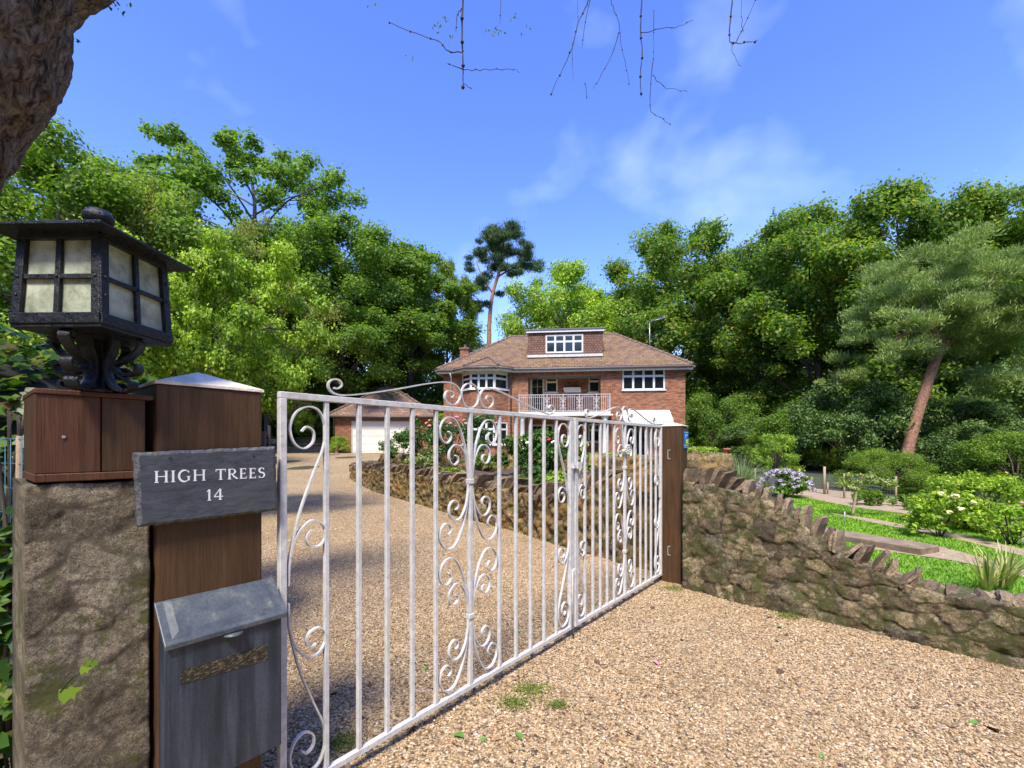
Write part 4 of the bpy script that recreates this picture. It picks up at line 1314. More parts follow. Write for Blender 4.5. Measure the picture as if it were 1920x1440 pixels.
mb.add([(x, y, 1.794) for x, y in e] + [(x, y, 1.799) for x, y in e] + [(x * .2, y * .2, 1.862) for x, y in e] + [(x * .9, y * .9, 1.795) for x, y in e],
       [(0, 1, 5, 4), (1, 2, 6, 5), (2, 3, 7, 6), (3, 0, 4, 7), (4, 5, 9, 8), (5, 6, 10, 9), (6, 7, 11, 10), (7, 4, 8, 11), (8, 9, 10, 11), (0, 12, 13, 1), (1, 13, 14, 2), (2, 14, 15, 3), (3, 15, 12, 0), (12, 15, 14, 13)])
mb.build('roof', MT['black'], ln_)
MB(MLT).lathe([(0.0001, 1.855), (0.022, 1.858), (0.033, 1.872), (0.034, 1.885), (0.024, 1.899), (0.0001, 1.905)], (0, 0, 0), 18).build('finial', MT['black'], ln_)
for k in range(4):
    az = k * math.pi / 2 + R(8)
    u = Vector((math.cos(az), math.sin(az), 0)); tn = Vector((-math.sin(az), math.cos(az), 0))
    mb = MB(MLT)
    def rz(L_): return catmull([u * r_ + Vector((0, 0, z_)) for r_, z_ in L_], 5)
    mb.strip(rz([(.040, 1.563), (.036, 1.53), (.024, 1.50), (.024, 1.465), (.036, 1.437), (.058, 1.4235), (.080, 1.428), (.084, 1.444), (.070, 1.449)]), tn, 0.031, 0.008)
    mb.strip(rz([(.060, 1.563), (.094, 1.560), (.104, 1.545), (.090, 1.523), (.064, 1.503), (.040, 1.490), (.048, 1.472), (.076, 1.466), (.096, 1.474), (.098, 1.490), (.084, 1.494)]), tn, 0.027, 0.008)
    mb.build('scroll_leg', MT['black'], ln_, 0.0015, 1)
MB(MLT).lathe([(0.0001, 1.4195), (0.03, 1.4195), (0.03, 1.425), (0.012, 1.43), (0.009, 1.56)], (0, 0, 0), 12).build('stem', MT['black'], ln_)

# ------------------------------------------------------------------ house
HP0 = Vector((-3.87, 25.8)); HE = Vector((13.13, -1.5)).normalized(); HM = Vector((-HE.y, HE.x))
HT = Matrix(((HE.x, HM.x, 0, HP0.x), (HE.y, HM.y, 0, HP0.y), (0, 0, 1, 0), (0, 0, 0, 1)))
def hs(px, q=0.0):
    P0 = HP0 + HM * q; u = (px - CX) / F
    return (P0.y * u - P0.x) / (HE.x - HE.y * u)
def hz(px, py, q=0.0):
    s_ = hs(px, q); Y = HP0.y + HM.y * q + HE.y * s_
    return HC + (HZ - py) / F * Y
HB = 0.27           # ground beside the house
WT = 5.40           # top of the walls
W = hs(1285)
hd = 8.6
house = thing('house', 'two-storey red brick detached house with hipped mossy roof, balcony and white awning', 'house', tuple(HT @ Vector((W / 2, 0, HB))))
def wall_panel(mb, x0, x1, z0, z1, holes, y, depth, flip=1):
    """wall facing -y with openings and their reveals; holes (x0,x1,z0,z1)"""
    X_ = sorted({x0, x1} | {v for h in holes for v in h[:2]}); Z_ = sorted({z0, z1} | {v for h in holes for v in h[2:]})
    for i in range(len(X_) - 1):
        for j in range(len(Z_) - 1):
            xm, zm_ = (X_[i] + X_[i + 1]) / 2, (Z_[j] + Z_[j + 1]) / 2
            if any(h[0] < xm < h[1] and h[2] < zm_ < h[3] for h in holes): continue
            mb.quad((X_[i], y, Z_[j]), (X_[i + 1], y, Z_[j]), (X_[i + 1], y, Z_[j + 1]), (X_[i], y, Z_[j + 1]))
    for a, b, c, d in holes:
        mb.quad((a, y, c), (a, y, d), (a, y + depth, d), (a, y + depth, c)); mb.quad((b, y, c), (b, y + depth, c), (b, y + depth, d), (b, y, d))
        mb.quad((a, y, d), (b, y, d), (b, y + depth, d), (a, y + depth, d)); mb.quad((a, y, c), (a, y + depth, c), (b, y + depth, c), (b, y, c))
def window(parent, T, x0, x1, z0, z1, cols, transom=0.68, y=0.0, mat='white', sill=True, name='window', fw=0.055, bars=None):
    """frame (part) > pane, sill; the frame sits between x0..x1, z0..z1 facing -y"""
    mb = MB(T); d0, d1 = y - 0.0, y + 0.06
    mb.box(x0, x0 + fw, d0, d1, z0, z1); mb.box(x1 - fw, x1, d0, d1, z0, z1)
    mb.box(x0 + fw, x1 - fw, d0, d1, z0, z0 + fw); mb.box(x0 + fw, x1 - fw, d0, d1, z1 - fw, z1)
    n_ = cols; cw = (x1 - x0 - fw) / n_
    for k in range(1, n_):
        xc = x0 + fw / 2 + cw * k
        mb.box(xc - fw * .5, xc + fw * .5, d0 + 0.003, d1, z0 + fw, z1 - fw)
    zt_ = z0 + (z1 - z0) * transom if transom else None
    if zt_:
        for k in range(n_):
            xc0 = x0 + fw / 2 + cw * k + fw * .5; xc1 = x0 + fw / 2 + cw * (k + 1) - fw * .5
            mb.box(xc0, xc1, d0 + 0.005, d1, zt_ - fw * .5, zt_ + fw * .5)
    # inner casement frames
    for k in range(n_):
        xc0 = x0 + fw / 2 + cw * k + fw * .5; xc1 = x0 + fw / 2 + cw * (k + 1) - fw * .5
        spans = [(z0 + fw, zt_ - fw * .5), (zt_ + fw * .5, z1 - fw)] if zt_ else [(z0 + fw, z1 - fw)]
        for a, b in spans:
            w_ = 0.028
            mb.box(xc0, xc0 + w_, d0 + .012, d1, a, b); mb.box(xc1 - w_, xc1, d0 + .012, d1, a, b)
            mb.box(xc0 + w_, xc1 - w_, d0 + .012, d1, a, a + w_); mb.box(xc0 + w_, xc1 - w_, d0 + .012, d1, b - w_, b)
            if bars:
                for bz in range(1, bars[1]):
                    zz = a + (b - a) * bz / bars[1]; mb.box(xc0 + w_, xc1 - w_, d0 + .022, d1 - .01, zz - .009, zz + .009)
                for bxx in range(1, bars[0]):
                    xx = xc0 + (xc1 - xc0) * bxx / bars[0]; mb.box(xx - .009, xx + .009, d0 + .024, d1 - .008, a + w_, b - w_)
    fr = mb.build(name, MT[mat], parent)
    MB(T).quad((x0 + fw * .5, d0 + 0.035, z0 + fw * .5), (x1 - fw * .5, d0 + 0.035, z0 + fw * .5), (x1 - fw * .5, d0 + 0.035, z1 - fw * .5), (x0 + fw * .5, d0 + 0.035, z1 - fw * .5)).build('pane', MT['glass'], fr)
    if sill:
        MB(T).box(x0 - 0.05, x1 + 0.05, d0 - 0.09, d0 - 0.001, z0 - 0.055, z0 + 0.01).build('sill', MT[mat], fr)
    return fr
# openings of the front
rx0, rx1 = hs(990), hs(1126.5)
ztop_rec = hz(1060, 704); zbal = hz(1060, 773)
zlow_top = hz(1060, 783)
RWN = (hs(1167), hs(1247), hz(1207, 731), hz(1207, 691.5))
FD = (hs(1166), hs(1216), HB + 0.02, hz(1190, 793))
mb = MB(HT)
holes = [(rx0, rx1, zbal, ztop_rec), (rx0, rx1, HB - 0.02, zlow_top - 0.12), RWN, FD]
wall_panel(mb, 0, W, HB - 0.3, WT, holes[:0] + [RWN, FD, (rx0, rx1, zbal, ztop_rec), (rx0, rx1, HB - 0.02, zlow_top - 0.12)], 0, 0.10)
# side, back walls
mb.quad((0, hd, HB - .3), (0, 0, HB - .3), (0, 0, WT), (0, hd, WT)); mb.quad((W, 0, HB - .3), (W, hd, HB - .3), (W, hd, WT), (W, 0, WT)); mb.quad((W, hd, HB - .3), (0, hd, HB - .3), (0, hd, WT), (W, hd, WT))
# recess
rd = 1.5
ud = (hs(994, rd), hs(1021, rd), zbal + 0.08, hz(1010, 707, rd))
uw = (hs(1023, rd), hs(1045.5, rd), hz(1035, 736, rd), hz(1035, 706, rd))
uw2 = (hs(1103.5, rd), hs(1125, rd), hz(1114, 735.5, rd), hz(1114, 704, rd))
ld = (hs(996, rd), hs(1038, rd), HB + 0.05, hz(1010, 796, rd))
lw = (hs(1103, rd), hs(1125, rd), hz(1114, 829, rd), hz(1114, 795, rd))
wall_panel(mb, rx0 - .05, rx1 + .6, HB - .3, WT, [ud, uw, uw2, ld, lw], rd, 0.08)
for xx in (rx0, rx1): mb.quad((xx, 0.101, HB - .3), (xx, rd - .001, HB - .3), (xx, rd - .001, WT), (xx, 0.101, WT))
mb.build('wall', MT['brick'], house)
MB(HT).box(rx0, rx1, 0.1, rd - .002, ztop_rec + 0.001, ztop_rec + .05).build('ceiling', MT['gutter'], house)
# soldier course over the balcony opening: a band of upright bricks
n = NT('soldier_bricks')
bt = n.new('ShaderNodeTexBrick'); n.t.links.new(n.uv(), bt.inputs['Vector'])
bt.offset = 0.0
bt.inputs['Scale'].default_value = 1.0; bt.inputs['Brick Width'].default_value = 0.075; bt.inputs['Row Height'].default_value = 0.5; bt.inputs['Mortar Size'].default_value = 0.009
bt.inputs['Color1'].default_value = (0.34, 0.12, 0.06, 1); bt.inputs['Color2'].default_value = (0.2, 0.06, 0.035, 1); bt.inputs['Mortar'].default_value = (0.36, 0.28, 0.2, 1)
n.col(bt.outputs['Color']); n.p(Roughness=0.9)
MT['soldier'] = n.m
MB(HT).box(rx0 - .1, rx1 + .1, -0.012, -0.002, ztop_rec, ztop_rec + 0.24).build('soldier_course', MT['soldier'], house)
MB(HT).box(rx0, rx1, -0.012, -0.002, zlow_top - 0.12, zlow_top - 0.0).build('soldier_course', MT['soldier'], house)

window(house, HT, RWN[0], RWN[1], RWN[2], RWN[3], 4, 0.66, 0.02)
window(house, HT, uw[0], uw[1], uw[2], uw[3], 1, 0.66, rd + .01, 'cream')
window(house, HT, uw2[0], uw2[1], uw2[2], uw2[3], 1, 0.66, rd + .01, 'cream')
window(house, HT, lw[0], lw[1], lw[2], lw[3], 1, 0.66, rd + .01, 'cream')
def door(x0, x1, z0, z1, y, cols, mat, bars, fw=0.07):
    d_ = window(house, HT, x0, x1, z0, z1, cols, None, y, mat, False, 'door', fw, bars)
    xm = (x0 + x1) / 2 + (0.0 if cols == 2 else (x1 - x0) * 0.36)
    MB(HT).box(xm - 0.012, xm + 0.012, y - 0.035, y - 0.001, z0 + 0.95, z0 + 1.08).build('handle', MT['steel'], d_)
    return d_
door(ud[0], ud[1], ud[2], ud[3], rd + .01, 1, 'cream', (2, 4), 0.09)
door(ld[0], ld[1], ld[2], ld[3], rd + .01, 2, 'cream', (2, 5))
door(FD[0], FD[1], FD[2], FD[3], 0.02, 2, 'white', None, 0.09)
# window box
wbz = hz(1073, 736, rd)
wb = thing('window_box', 'white planter box hanging on the brick wall at the back of the balcony', 'planter', tuple(HT @ Vector((hs(1073, rd), rd - .12, wbz))))
x0, x1 = hs(1056, rd - .1), hs(1090, rd - .1)
MB(HT).prism([(x0 + .06, rd - .03, wbz), (x0 + .06, rd - .20, wbz), (x0, rd - .24, wbz + .27), (x0, rd - .03, wbz + .27)], (x1 - x0 - .06, 0, 0)).build('box', MT['white'], wb)
# balcony slab
bq = -0.75
bx0, bx1 = hs(972, bq), hs(1145, bq)
MB(HT).box(bx0, bx1, bq, rd - 0.004, zbal - 0.16, zbal - 0.02).build('balcony_slab', MT['white'], house)
MB(HT).box(bx0 - .03, bx1 + .12, bq - .04, -0.002, zbal - 0.24, zbal - 0.161).build('slab_moulding', MT['cream'], house)
rail_t = hz(1060, 739, bq)
mb = MB(HT)
mb.box(bx0 + .02, bx1 - .02, bq + .02, bq + .05, rail_t - .035, rail_t); mb.box(bx0 + .02, bx1 - .02, bq + .02, bq + .05, zbal + .02, zbal + .05)
mb.box(bx0 + .02, bx1 - .02, bq + .024, bq + .046, rail_t - .16, rail_t - .14)
nb_ = 44
posts = [bx0 + .035, bx1 - .035] + [bx0 + (bx1 - bx0) * f_ for f_ in (.315, .49, .665, .85)]
for k in range(nb_ + 1):
    x = bx0 + .035 + (bx1 - bx0 - .07) * k / nb_
    if min(abs(x - p_) for p_ in posts[2:]) < 0.16: continue
    mb.box(x - .011, x + .011, bq + .026, bq + .044, zbal + .05, rail_t - .035)
for p_ in posts: mb.box(p_ - .022, p_ + .022, bq + .015, bq + .055, zbal - .02, rail_t + .02)
for yy in np.linspace(bq + .2, -.05, 5):
    for p_ in posts[:2]: mb.box(p_ - .011, p_ + .011, yy - .011, yy + .011, zbal + .05, rail_t - .035)
for p_ in posts[:2]:
    mb.box(p_ - .018, p_ + .018, bq + .055, -.003, rail_t - .035, rail_t - .002); mb.box(p_ - .018, p_ + .018, bq + .055, -.003, zbal + .02, zbal + .05)
rl = mb.build('balcony_railing', MT['rail_paint'], house)
zc = (zbal + rail_t) / 2 - .04; hh = (rail_t - zbal) / 2 - .08
for p_ in posts[2:]:
    mb = MB(HT)
    for sx in (-1, 1):
        for sz in (-1, 1):
            pts = [(p_ + sx * u, bq + .035, zc + sz * v_ * hh) for u, v_ in ((.02, 0), (.03, .3), (.06, .62), (.10, .85), (.14, .80), (.145, .60), (.11, .5), (.085, .6), (.10, .68))]
            mb.strip(catmull(pts, 4), (0, 1, 0), .02, .018)
            pts = [(p_ + sx * u, bq + .035, zc + sz * v_ * hh) for u, v_ in ((.02, .15), (.06, .30), (.11, .32), (.145, .2), (.12, .08), (.09, .14))]
            mb.strip(catmull(pts, 4), (0, 1, 0), .02, .018)
    mb.build('scroll_panel', MT['iron'] if False else MT['gate'], rl)
for px in (979.5, 1134.5):
    xc = hs(px, bq + .22)
    zt_ = zbal - .241
    MB(HT).lathe([(.20, HB), (.20, HB + .12), (.165, HB + .16), (.15, HB + .22), (.145, HB + 1.0), (.125, zt_ - .25), (.15, zt_ - .22), (.13, zt_ - .2), (.19, zt_ - .08), (.19, zt_)], (xc, bq + .22, 0), 20).build('column', MT['white'], house)
# awning
ax0, ax1 = hs(1166), hs(1255)
az1, az0 = hz(1210, 769), hz(1210, 786)
aw = MB(HT); yo = -0.95
aw.prism([(ax0, -0.004, az1), (ax0, yo, az0 - .12), (ax0, yo, az0 - .145), (ax0, -0.004, az1 - .025)], (ax1 - ax0, 0, 0))
o = aw.build('awning', MT['awning'], house)
mb = MB(HT)
nsc = 16
for k in range(nsc):
    a, b = ax0 + (ax1 - ax0) * k / nsc, ax0 + (ax1 - ax0) * (k + 1) / nsc; m_ = (a + b) / 2
    mb.prism([(a, yo - .001, az0 - .146), (b, yo - .001, az0 - .146), (b, yo - .001, az0 - .29), (m_ + (b - a) * .25, yo - .001, az0 - .325), (m_ - (b - a) * .25, yo - .001, az0 - .325), (a, yo - .001, az0 - .29)], (0, .004, 0))
mb.build('valance', MT['awning'], o)
# bay
b0, b1 = hs(866.5, 0), hs(952, 0)
bp = 0.75; cn = 0.62
bay = [(b0, -.002), (b0 + cn, -bp), (b1 - cn, -bp), (b1, -.002)]
def bay_seg(z0, z1, mat, name, parent, inset=0.0):
    mb = MB(HT)
    for i in range(3):
        (xa_, ya_), (xb_, yb_2) = bay[i], bay[i + 1]
        mb.quad((xa_, ya_, z0), (xb_, yb_2, z0), (xb_, yb_2, z1), (xa_, ya_, z1))
    mb.poly([(x, y, z1) for x, y in bay]); mb.poly([(x, y, z0) for x, y in bay][::-1])
    return mb.build(name, mat, parent)
zu0, zu1 = hz(908, 729, -bp), hz(908, 698.5, -bp)
zl0, zl1 = hz(908, 834, -bp), hz(908, 791, -bp)
bay_seg(zu1, WT - .0, MT['white'], 'bay_head', house)
bay_seg(zl1, zu0 - .06, MT['brick'], 'bay_wall', house)
bay_seg(HB - .3, zl0 - .06, MT['brick'], 'bay_wall', house)
for z0, z1, tr_, cc in ((zu0, zu1, .66, (1, 3, 1)), (zl0, zl1, .68, (1, 3, 1))):
    for i in range(3):
        (xa_, ya_), (xb_, yb_2) = bay[i], bay[i + 1]
        L_ = math.hypot(xb_ - xa_, yb_2 - ya_); an = math.atan2(yb_2 - ya_, xb_ - xa_)
        TT = HT @ Matrix.Translation((xa_, ya_, 0)) @ Matrix.Rotation(an, 4, 'Z')
        window(house, TT, 0.01, L_ - 0.01, z0, z1, cc[i], tr_, 0.0)
MB(HT).poly([(x, y + .05, zu0 - .058) for x, y in bay]).build('bay_ledge', MT['white'], house)
# roof
ov = 0.32
zr = 8.25; qr = 4.3
ra, rb = hs(958.5, qr), hs(1152, qr)
E = [(-ov, -ov), (W + ov, -ov), (W + ov, hd + ov), (-ov, hd + ov)]
ze = WT + 0.03
mb = MB(HT)
tk = 0.10
A_, B_, C_, D_ = [(x, y, ze) for x, y in E]
r0, r1 = (ra, qr, zr), (rb, qr, zr)
def up(p, d=tk): return (p[0], p[1], p[2] + d)
for f_ in ([up(A_), up(B_), up(r1), up(r0)], [up(B_), up(C_), up(r1)], [up(C_), up(D_), up(r0), up(r1)], [up(D_), up(A_), up(r0)]): mb.poly(f_)
for a, b in ((A_, B_), (B_, C_), (C_, D_), (D_, A_)): mb.quad(a, b, up(b), up(a))
roof = mb.build('roof', MT['tile'], house)
MB(HT).poly([(x, y, ze - .02) for x, y in E][::-1]).build('soffit', MT['cream'], house)
mb = MB(HT)
for a, b in ((E[0], E[1]), (E[1], E[2]), (E[3], E[0])):
    ax_, ay_ = a; bx_, by_ = b
    dx, dy = (bx_ - ax_), (by_ - ay_); L_ = math.hypot(dx, dy); nx_, ny_ = dy / L_, -dx / L_
    mb.add([(ax_, ay_, ze - .17), (bx_, by_, ze - .17), (bx_, by_, ze - .021), (ax_, ay_, ze - .021), (ax_ - nx_ * .03, ay_ - ny_ * .03, ze - .17), (bx_ - nx_ * .03, by_ - ny_ * .03, ze - .17), (bx_ - nx_ * .03, by_ - ny_ * .03, ze - .021), (ax_ - nx_ * .03, ay_ - ny_ * .03, ze - .021)],
           [(0, 1, 2, 3), (4, 7, 6, 5), (0, 4, 5, 1), (3, 2, 6, 7)])
mb.build('fascia', MT['cream'], house)
mb = MB(HT)
for a, b in ((E[0], E[1]), (E[1], E[2]), (E[3], E[0])):
    dx, dy = (b[0] - a[0]), (b[1] - a[1]); L_ = math.hypot(dx, dy); nx_, ny_ = dy / L_, -dx / L_
    mb.tube([(a[0] + nx_ * .06, a[1] + ny_ * .06, ze - .01), (b[0] + nx_ * .06, b[1] + ny_ * .06, ze - .01)], .06, 8)
mb.build('gutter', MT['gutter'], house)
def ridge_line(mb, a, b, r=0.10, step=0.42):
    a, b = Vector(a), Vector(b); L_ = (b - a).length; k = int(L_ / step)
    for i in range(k):
        p = a.lerp(b, i / k); q_ = a.lerp(b, (i + 0.97) / k)
        mb.tube([p, q_], [r * 1.08, r * 0.94], 8)
mb = MB(HT)
for a, b in ((r0, r1), (A_, r0), (B_, r1)): ridge_line(mb, up(a, .08), up(b, .08))
mb.build('ridge_tiles', MT['ridge'], roof)
# hip roof of the bay
apx = (hs(913, 0.45), 1.05, 0)
def roof_z(q_): return ze + tk + (zr - ze) * (q_ + ov) / (qr + ov)
mb = MB(HT)
bo = 0.38
be = [(b0 - .45, -ov + .02), (b0 + cn - .25, -bp - bo), (b1 - cn + .25, -bp - bo), (b1 + .40, -ov + .02)]
za = roof_z(apx[1]) + 0.03
ap = (apx[0], apx[1], za)
zb_ = ze + .11
for i in range(3): mb.poly([(*be[i], zb_), (*be[i + 1], zb_), ap])
for i in range(3): mb.quad((*be[i], zb_ - .1), (*be[i + 1], zb_ - .1), (*be[i + 1], zb_), (*be[i], zb_))
br = mb.build('bay_roof', MT['tile'], house)
mb = MB(HT); mb.poly([(x, y, zb_ - .102) for x, y in be][::-1]); mb.build('bay_soffit', MT['cream'], house)
mb = MB(HT)
for i in range(3):
    mb.tube([(be[i][0], be[i][1] - .05, zb_ - .11), (be[i + 1][0], be[i + 1][1] - .05, zb_ - .11)], .055, 8)
mb.build('bay_gutter', MT['gutter'], house)
mb = MB(HT)
for i in range(3):
    (xa_, ya_), (xb_, yb_2) = be[i], be[i + 1]
    mb.prism([(xa_, ya_ + .02, zb_ - .27), (xb_, yb_2 + .02, zb_ - .27), (xb_, yb_2 + .02, zb_ - .11), (xa_, ya_ + .02, zb_ - .11)], (0, .03, 0))
mb.build('bay_fascia', MT['cream'], house)
mb = MB(HT); ridge_line(mb, (*be[1], zb_ + .02), (ap[0], ap[1], za + .02), .07); ridge_line(mb, (*be[2], zb_ + .02), (ap[0], ap[1], za + .02), .07); mb.build('ridge_tiles', MT['ridge'], br)
# dormer
qd = 0.95
dx0, dx1 = hs(990, qd), hs(1130, qd)
zd0, zd1 = hz(1060, 665, qd), hz(1060, 622, qd)
dw = (hs(1023, qd), hs(1093.5, qd), hz(1058, 661.5, qd), hz(1058, 627.5, qd))
mb = MB(HT); wall_panel(mb, dx0, dx1, zd0 - .1, zd1, [dw], qd, 0.06)
dm = mb.build('dormer', MT['hung'], house)
mb = MB(HT); mb.quad((dx0, qr, zd0 - .3), (dx0, qd, zd0 - .3), (dx0, qd, zd1), (dx0, qr, zd1)); mb.build('dormer_cheek', MT['hung'], dm); mb = MB(HT); mb.quad((dx1, qd, zd0 - .3), (dx1, qr, zd0 - .3), (dx1, qr, zd1), (dx1, qd, zd1))
mb.build('dormer_cheek', MT['hung'], dm)
MB(HT).box(dx0 - .13, dx1 + .13, qd - .16, qr, zd1 + .09, zd1 + .17).build('dormer_roof', MT['gutter'], dm)
MB(HT).box(dx0 - .09, dx1 + .09, qd - .12, qr - .02, zd1 - .03, zd1 + .089).build('dormer_fascia', MT['white'], dm)
MB(HT).box(dx0 - .02, dx1 - .02, qd - .22, qd - .003, zd0 - .16, zd0 - .02).build('flashing', MT['lead'], dm)
window(house, HT, dw[0], dw[1], dw[2], dw[3], 4, 0.62, qd - .01, sill=False)
# chimney, downpipes, aerial
cx_ = hs(872, 5.0); zc0 = roof_z(0) ; czt = hz(872, 653, 5.0)
ch = MB(HT).box(cx_ - .28, cx_ + .28, 4.75, 5.35, WT, czt - .12)
ch = ch.build('chimney', MT['brick'], house)
mb = MB(HT).box(cx_ - .34, cx_ + .34, 4.69, 5.41, czt - .119, czt); mb.lathe([(.11, czt), (.11, czt + .03), (.08, czt + .28), (.10, czt + .3)], (cx_, 5.05, 0), 12); mb.build('chimney_pot', MT['ridge'], ch)
for px in (846, 958):
    xp = hs(px, -.08)
    mb = MB(HT).tube([(xp, -.09, HB), (xp, -.09, WT - .35), (xp, -.35, WT - .12)], .038, 8)
    mb.build('downpipe', MT['white'] if px < 900 else MT['gutter'], house)
xa_ = hs(1218, 4.2); z0_, z1_ = hz(1218, 655, 4.2), hz(1218, 603, 4.2)
mb = MB(HT).tube([(xa_, 4.2, z0_ - .6), (xa_, 4.2, z1_)], .022, 6)
mb.tube([(xa_ - .2, 4.2, z1_ - .05), (xa_ + 1.05, 4.0, z1_ + .2)], .014, 6)
for k in range(9): mb.tube([(xa_ + .1 + k * .11, 4.2 - .03 * k - .0, z1_ + .0 + k * .022 - .05), (xa_ + .1 + k * .11, 4.2 - .03 * k, z1_ + .13 + k * .022)], .007, 5)
mb.build('aerial', MT['aerial'], house)
# paved patio in front
o = MB(HT).box(-1, W + 1, -3.2, -0.01, HB - .25, HB - .0).build('patio', MT['paving']); o['kind'] = 'structure'

# ------------------------------------------------------------------ garage
gp0 = Vector((-11.52, 29.6)); gp1 = Vector((-5.27, 30.4)); GE = (gp1 - gp0).normalized(); GM = Vector((-GE.y, GE.x)); GW = (gp1 - gp0).length
GG = Matrix(((GE.x, GM.x, 0, gp0.x), (GE.y, GM.y, 0, gp0.y), (0, 0, 1, 0), (0, 0, 0, 1)))
gb = 0.73; gt_ = 3.10
garage = thing('garage', 'detached brick garage with a cream up-and-over door and pyramid tiled roof', 'garage', tuple(GG @ Vector((GW / 2, 0, gb))))
def gs(px):
    u = (px - CX) / F; return (gp0.y * u - gp0.x) / (GE.x - GE.y * u)
d0, d1 = gs(659), gs(770.5)
zdt = HC + (HZ - 789.5) / F * 29.9
mb = MB(GG); wall_panel(mb, 0, GW, gb - .3, gt_, [(d0, d1, gb - .05, zdt)], 0, .12)
mb.quad((0, 6.2, gb - .3), (0, 0, gb - .3), (0, 0, gt_), (0, 6.2, gt_)); mb.quad((GW, 0, gb - .3), (GW, 6.2, gb - .3), (GW, 6.2, gt_), (GW, 0, gt_)); mb.quad((GW, 6.2, gb - .3), (0, 6.2, gb - .3), (0, 6.2, gt_), (GW, 6.2, gt_))
mb.build('wall', MT['brick'], garage)
mb = MB(GG)
npan = 4
for k in range(npan):
    a = gb + (zdt - gb) * k / npan; b = gb + (zdt - gb) * (k + 1) / npan
    mb.box(d0 + .05, d1 - .05, .07, .11, a + .006, b - .006)
    for j in range(8):
        x0 = d0 + .05 + (d1 - d0 - .1) * j / 8; x1 = d0 + .05 + (d1 - d0 - .1) * (j + 1) / 8
        mb.box(x0 + .06, x1 - .06, .058, .0695, a + .10, b - .10)
mb.box(d0 + .05, d1 - .05, .111, .13, gb, zdt)
gd = mb.build('garage_door', MT['garage_door'], garage, 0.006, 1)
mb = MB(GG).box(d0 - .0, d0 + .05, .02, .12, gb, zdt); mb.box(d1 - .05, d1, .02, .12, gb, zdt); mb.box(d0 + .05, d1 - .05, .02, .06, zdt - .06, zdt); mb.build('door_frame', MT['white'], gd)
MB(GG).box(d0 - .1, d1 + .1, -.012, -.002, zdt, zdt + .17).build('lintel', MT['gutter'], garage)
zg = gt_ + .02; o_ = .35
ga = (GW / 2 - .15, 3.1, HC + (HZ - 722) / F * 33.0)
mb = MB(GG); EE = [(-o_, -o_), (GW + o_, -o_), (GW + o_, 6.2 + o_), (-o_, 6.2 + o_)]
for i in range(4):
    a, b = EE[i], EE[(i + 1) % 4]
    mb.poly([(*a, zg + .1), (*b, zg + .1), ga]); mb.quad((*a, zg), (*b, zg), (*b, zg + .1), (*a, zg + .1))
gr = mb.build('roof', MT['tile2'], garage)
mb = MB(GG)
for i in range(4): ridge_line(mb, (*EE[i], zg + .12), (ga[0], ga[1], ga[2] + .02), .085)
mb.ball((ga[0], ga[1], ga[2] + .06), .14, 8, 5); mb.build('ridge_tiles', MT['ridge'], gr)
MB(GG).poly([(x, y, zg - .005) for x, y in EE][::-1]).build('soffit', MT['cream'], garage)
mb = MB(GG)
for a, b in ((0, 1), (1, 2), (3, 0)): mb.tube([(EE[a][0], EE[a][1], zg), (EE[b][0], EE[b][1], zg)], .06, 8)
mb.tube([(.0, -.3, zg), (-.06, -.05, zg - .2), (-.06, -.05, gb)], .04, 8); mb.build('gutter', MT['gutter'], garage)
xw = gs(786)
mb = MB(GG).box(xw - .07, xw + .07, -.16, -.02, 2.25, 2.5); mb.box(xw - .02, xw + .02, -.06, -.003, 2.5, 2.6); mb.box(xw - .1, xw + .1, -.19, -.01, 2.501, 2.53); mb.build('wall_lamp', MT['iron'], garage)
# arched brick wall between garage and house
aw0 = Vector((-5.15, 30.35)); aw1 = Vector((-3.95, 27.2)); AE = (aw1 - aw0).normalized(); AM = Vector((-AE.y, AE.x)); AW = (aw1 - aw0).length
AA = Matrix(((AE.x, AM.x, 0, aw0.x), (AE.y, AM.y, 0, aw0.y), (0, 0, 1, 0), (0, 0, 0, 1)))
arch = thing('garden_arch', 'red brick archway with an iron gate joining the garage to the house', 'archway', (aw0.x, aw0.y, gb))
mb = MB(AA)
cx0, rr0 = AW * .5, .5
for y0, sgn in ((0, 1), (.24, -1)):
    mb.quad((0, y0, gb - .3), (cx0 - rr0, y0, gb - .3), (cx0 - rr0, y0, 2.5), (0, y0, 2.5)); mb.quad((cx0 + rr0, y0, gb - .3), (AW, y0, gb - .3), (AW, y0, 2.5), (cx0 + rr0, y0, 2.5))
    A1 = [(cx0 - rr0 * math.cos(math.pi * k / 12), y0, 2.3 + rr0 * math.sin(math.pi * k / 12)) for k in range(13)]
    for k in range(12):
        mb.quad(A1[k], A1[k + 1], (A1[k + 1][0], y0, 3.0), (A1[k][0], y0, 3.0))
mb.quad((0, 0, 3.0), (AW, 0, 3.0), (AW, .24, 3.0), (0, .24, 3.0)); mb.quad((0, 0, 2.5), (cx0 - rr0, 0, 2.5), (cx0 - rr0, 0, 3.0), (0, 0, 3.0)); mb.quad((cx0 + rr0, 0, 2.5), (AW, 0, 2.5), (AW, 0, 3.0), (cx0 + rr0, 0, 3.0))
mb.build('wall', MT['brick'], arch)
mb = MB(AA)
for k in range(9): mb.box(cx0 - rr0 + .05 + k * .11, cx0 - rr0 + .065 + k * .11, .1, .115, gb, 2.35)
for z in (.95, 2.2): mb.box(cx0 - rr0, cx0 + rr0, .098, .117, z, z + .03)
mb.build('iron_gate', MT['iron'], arch)

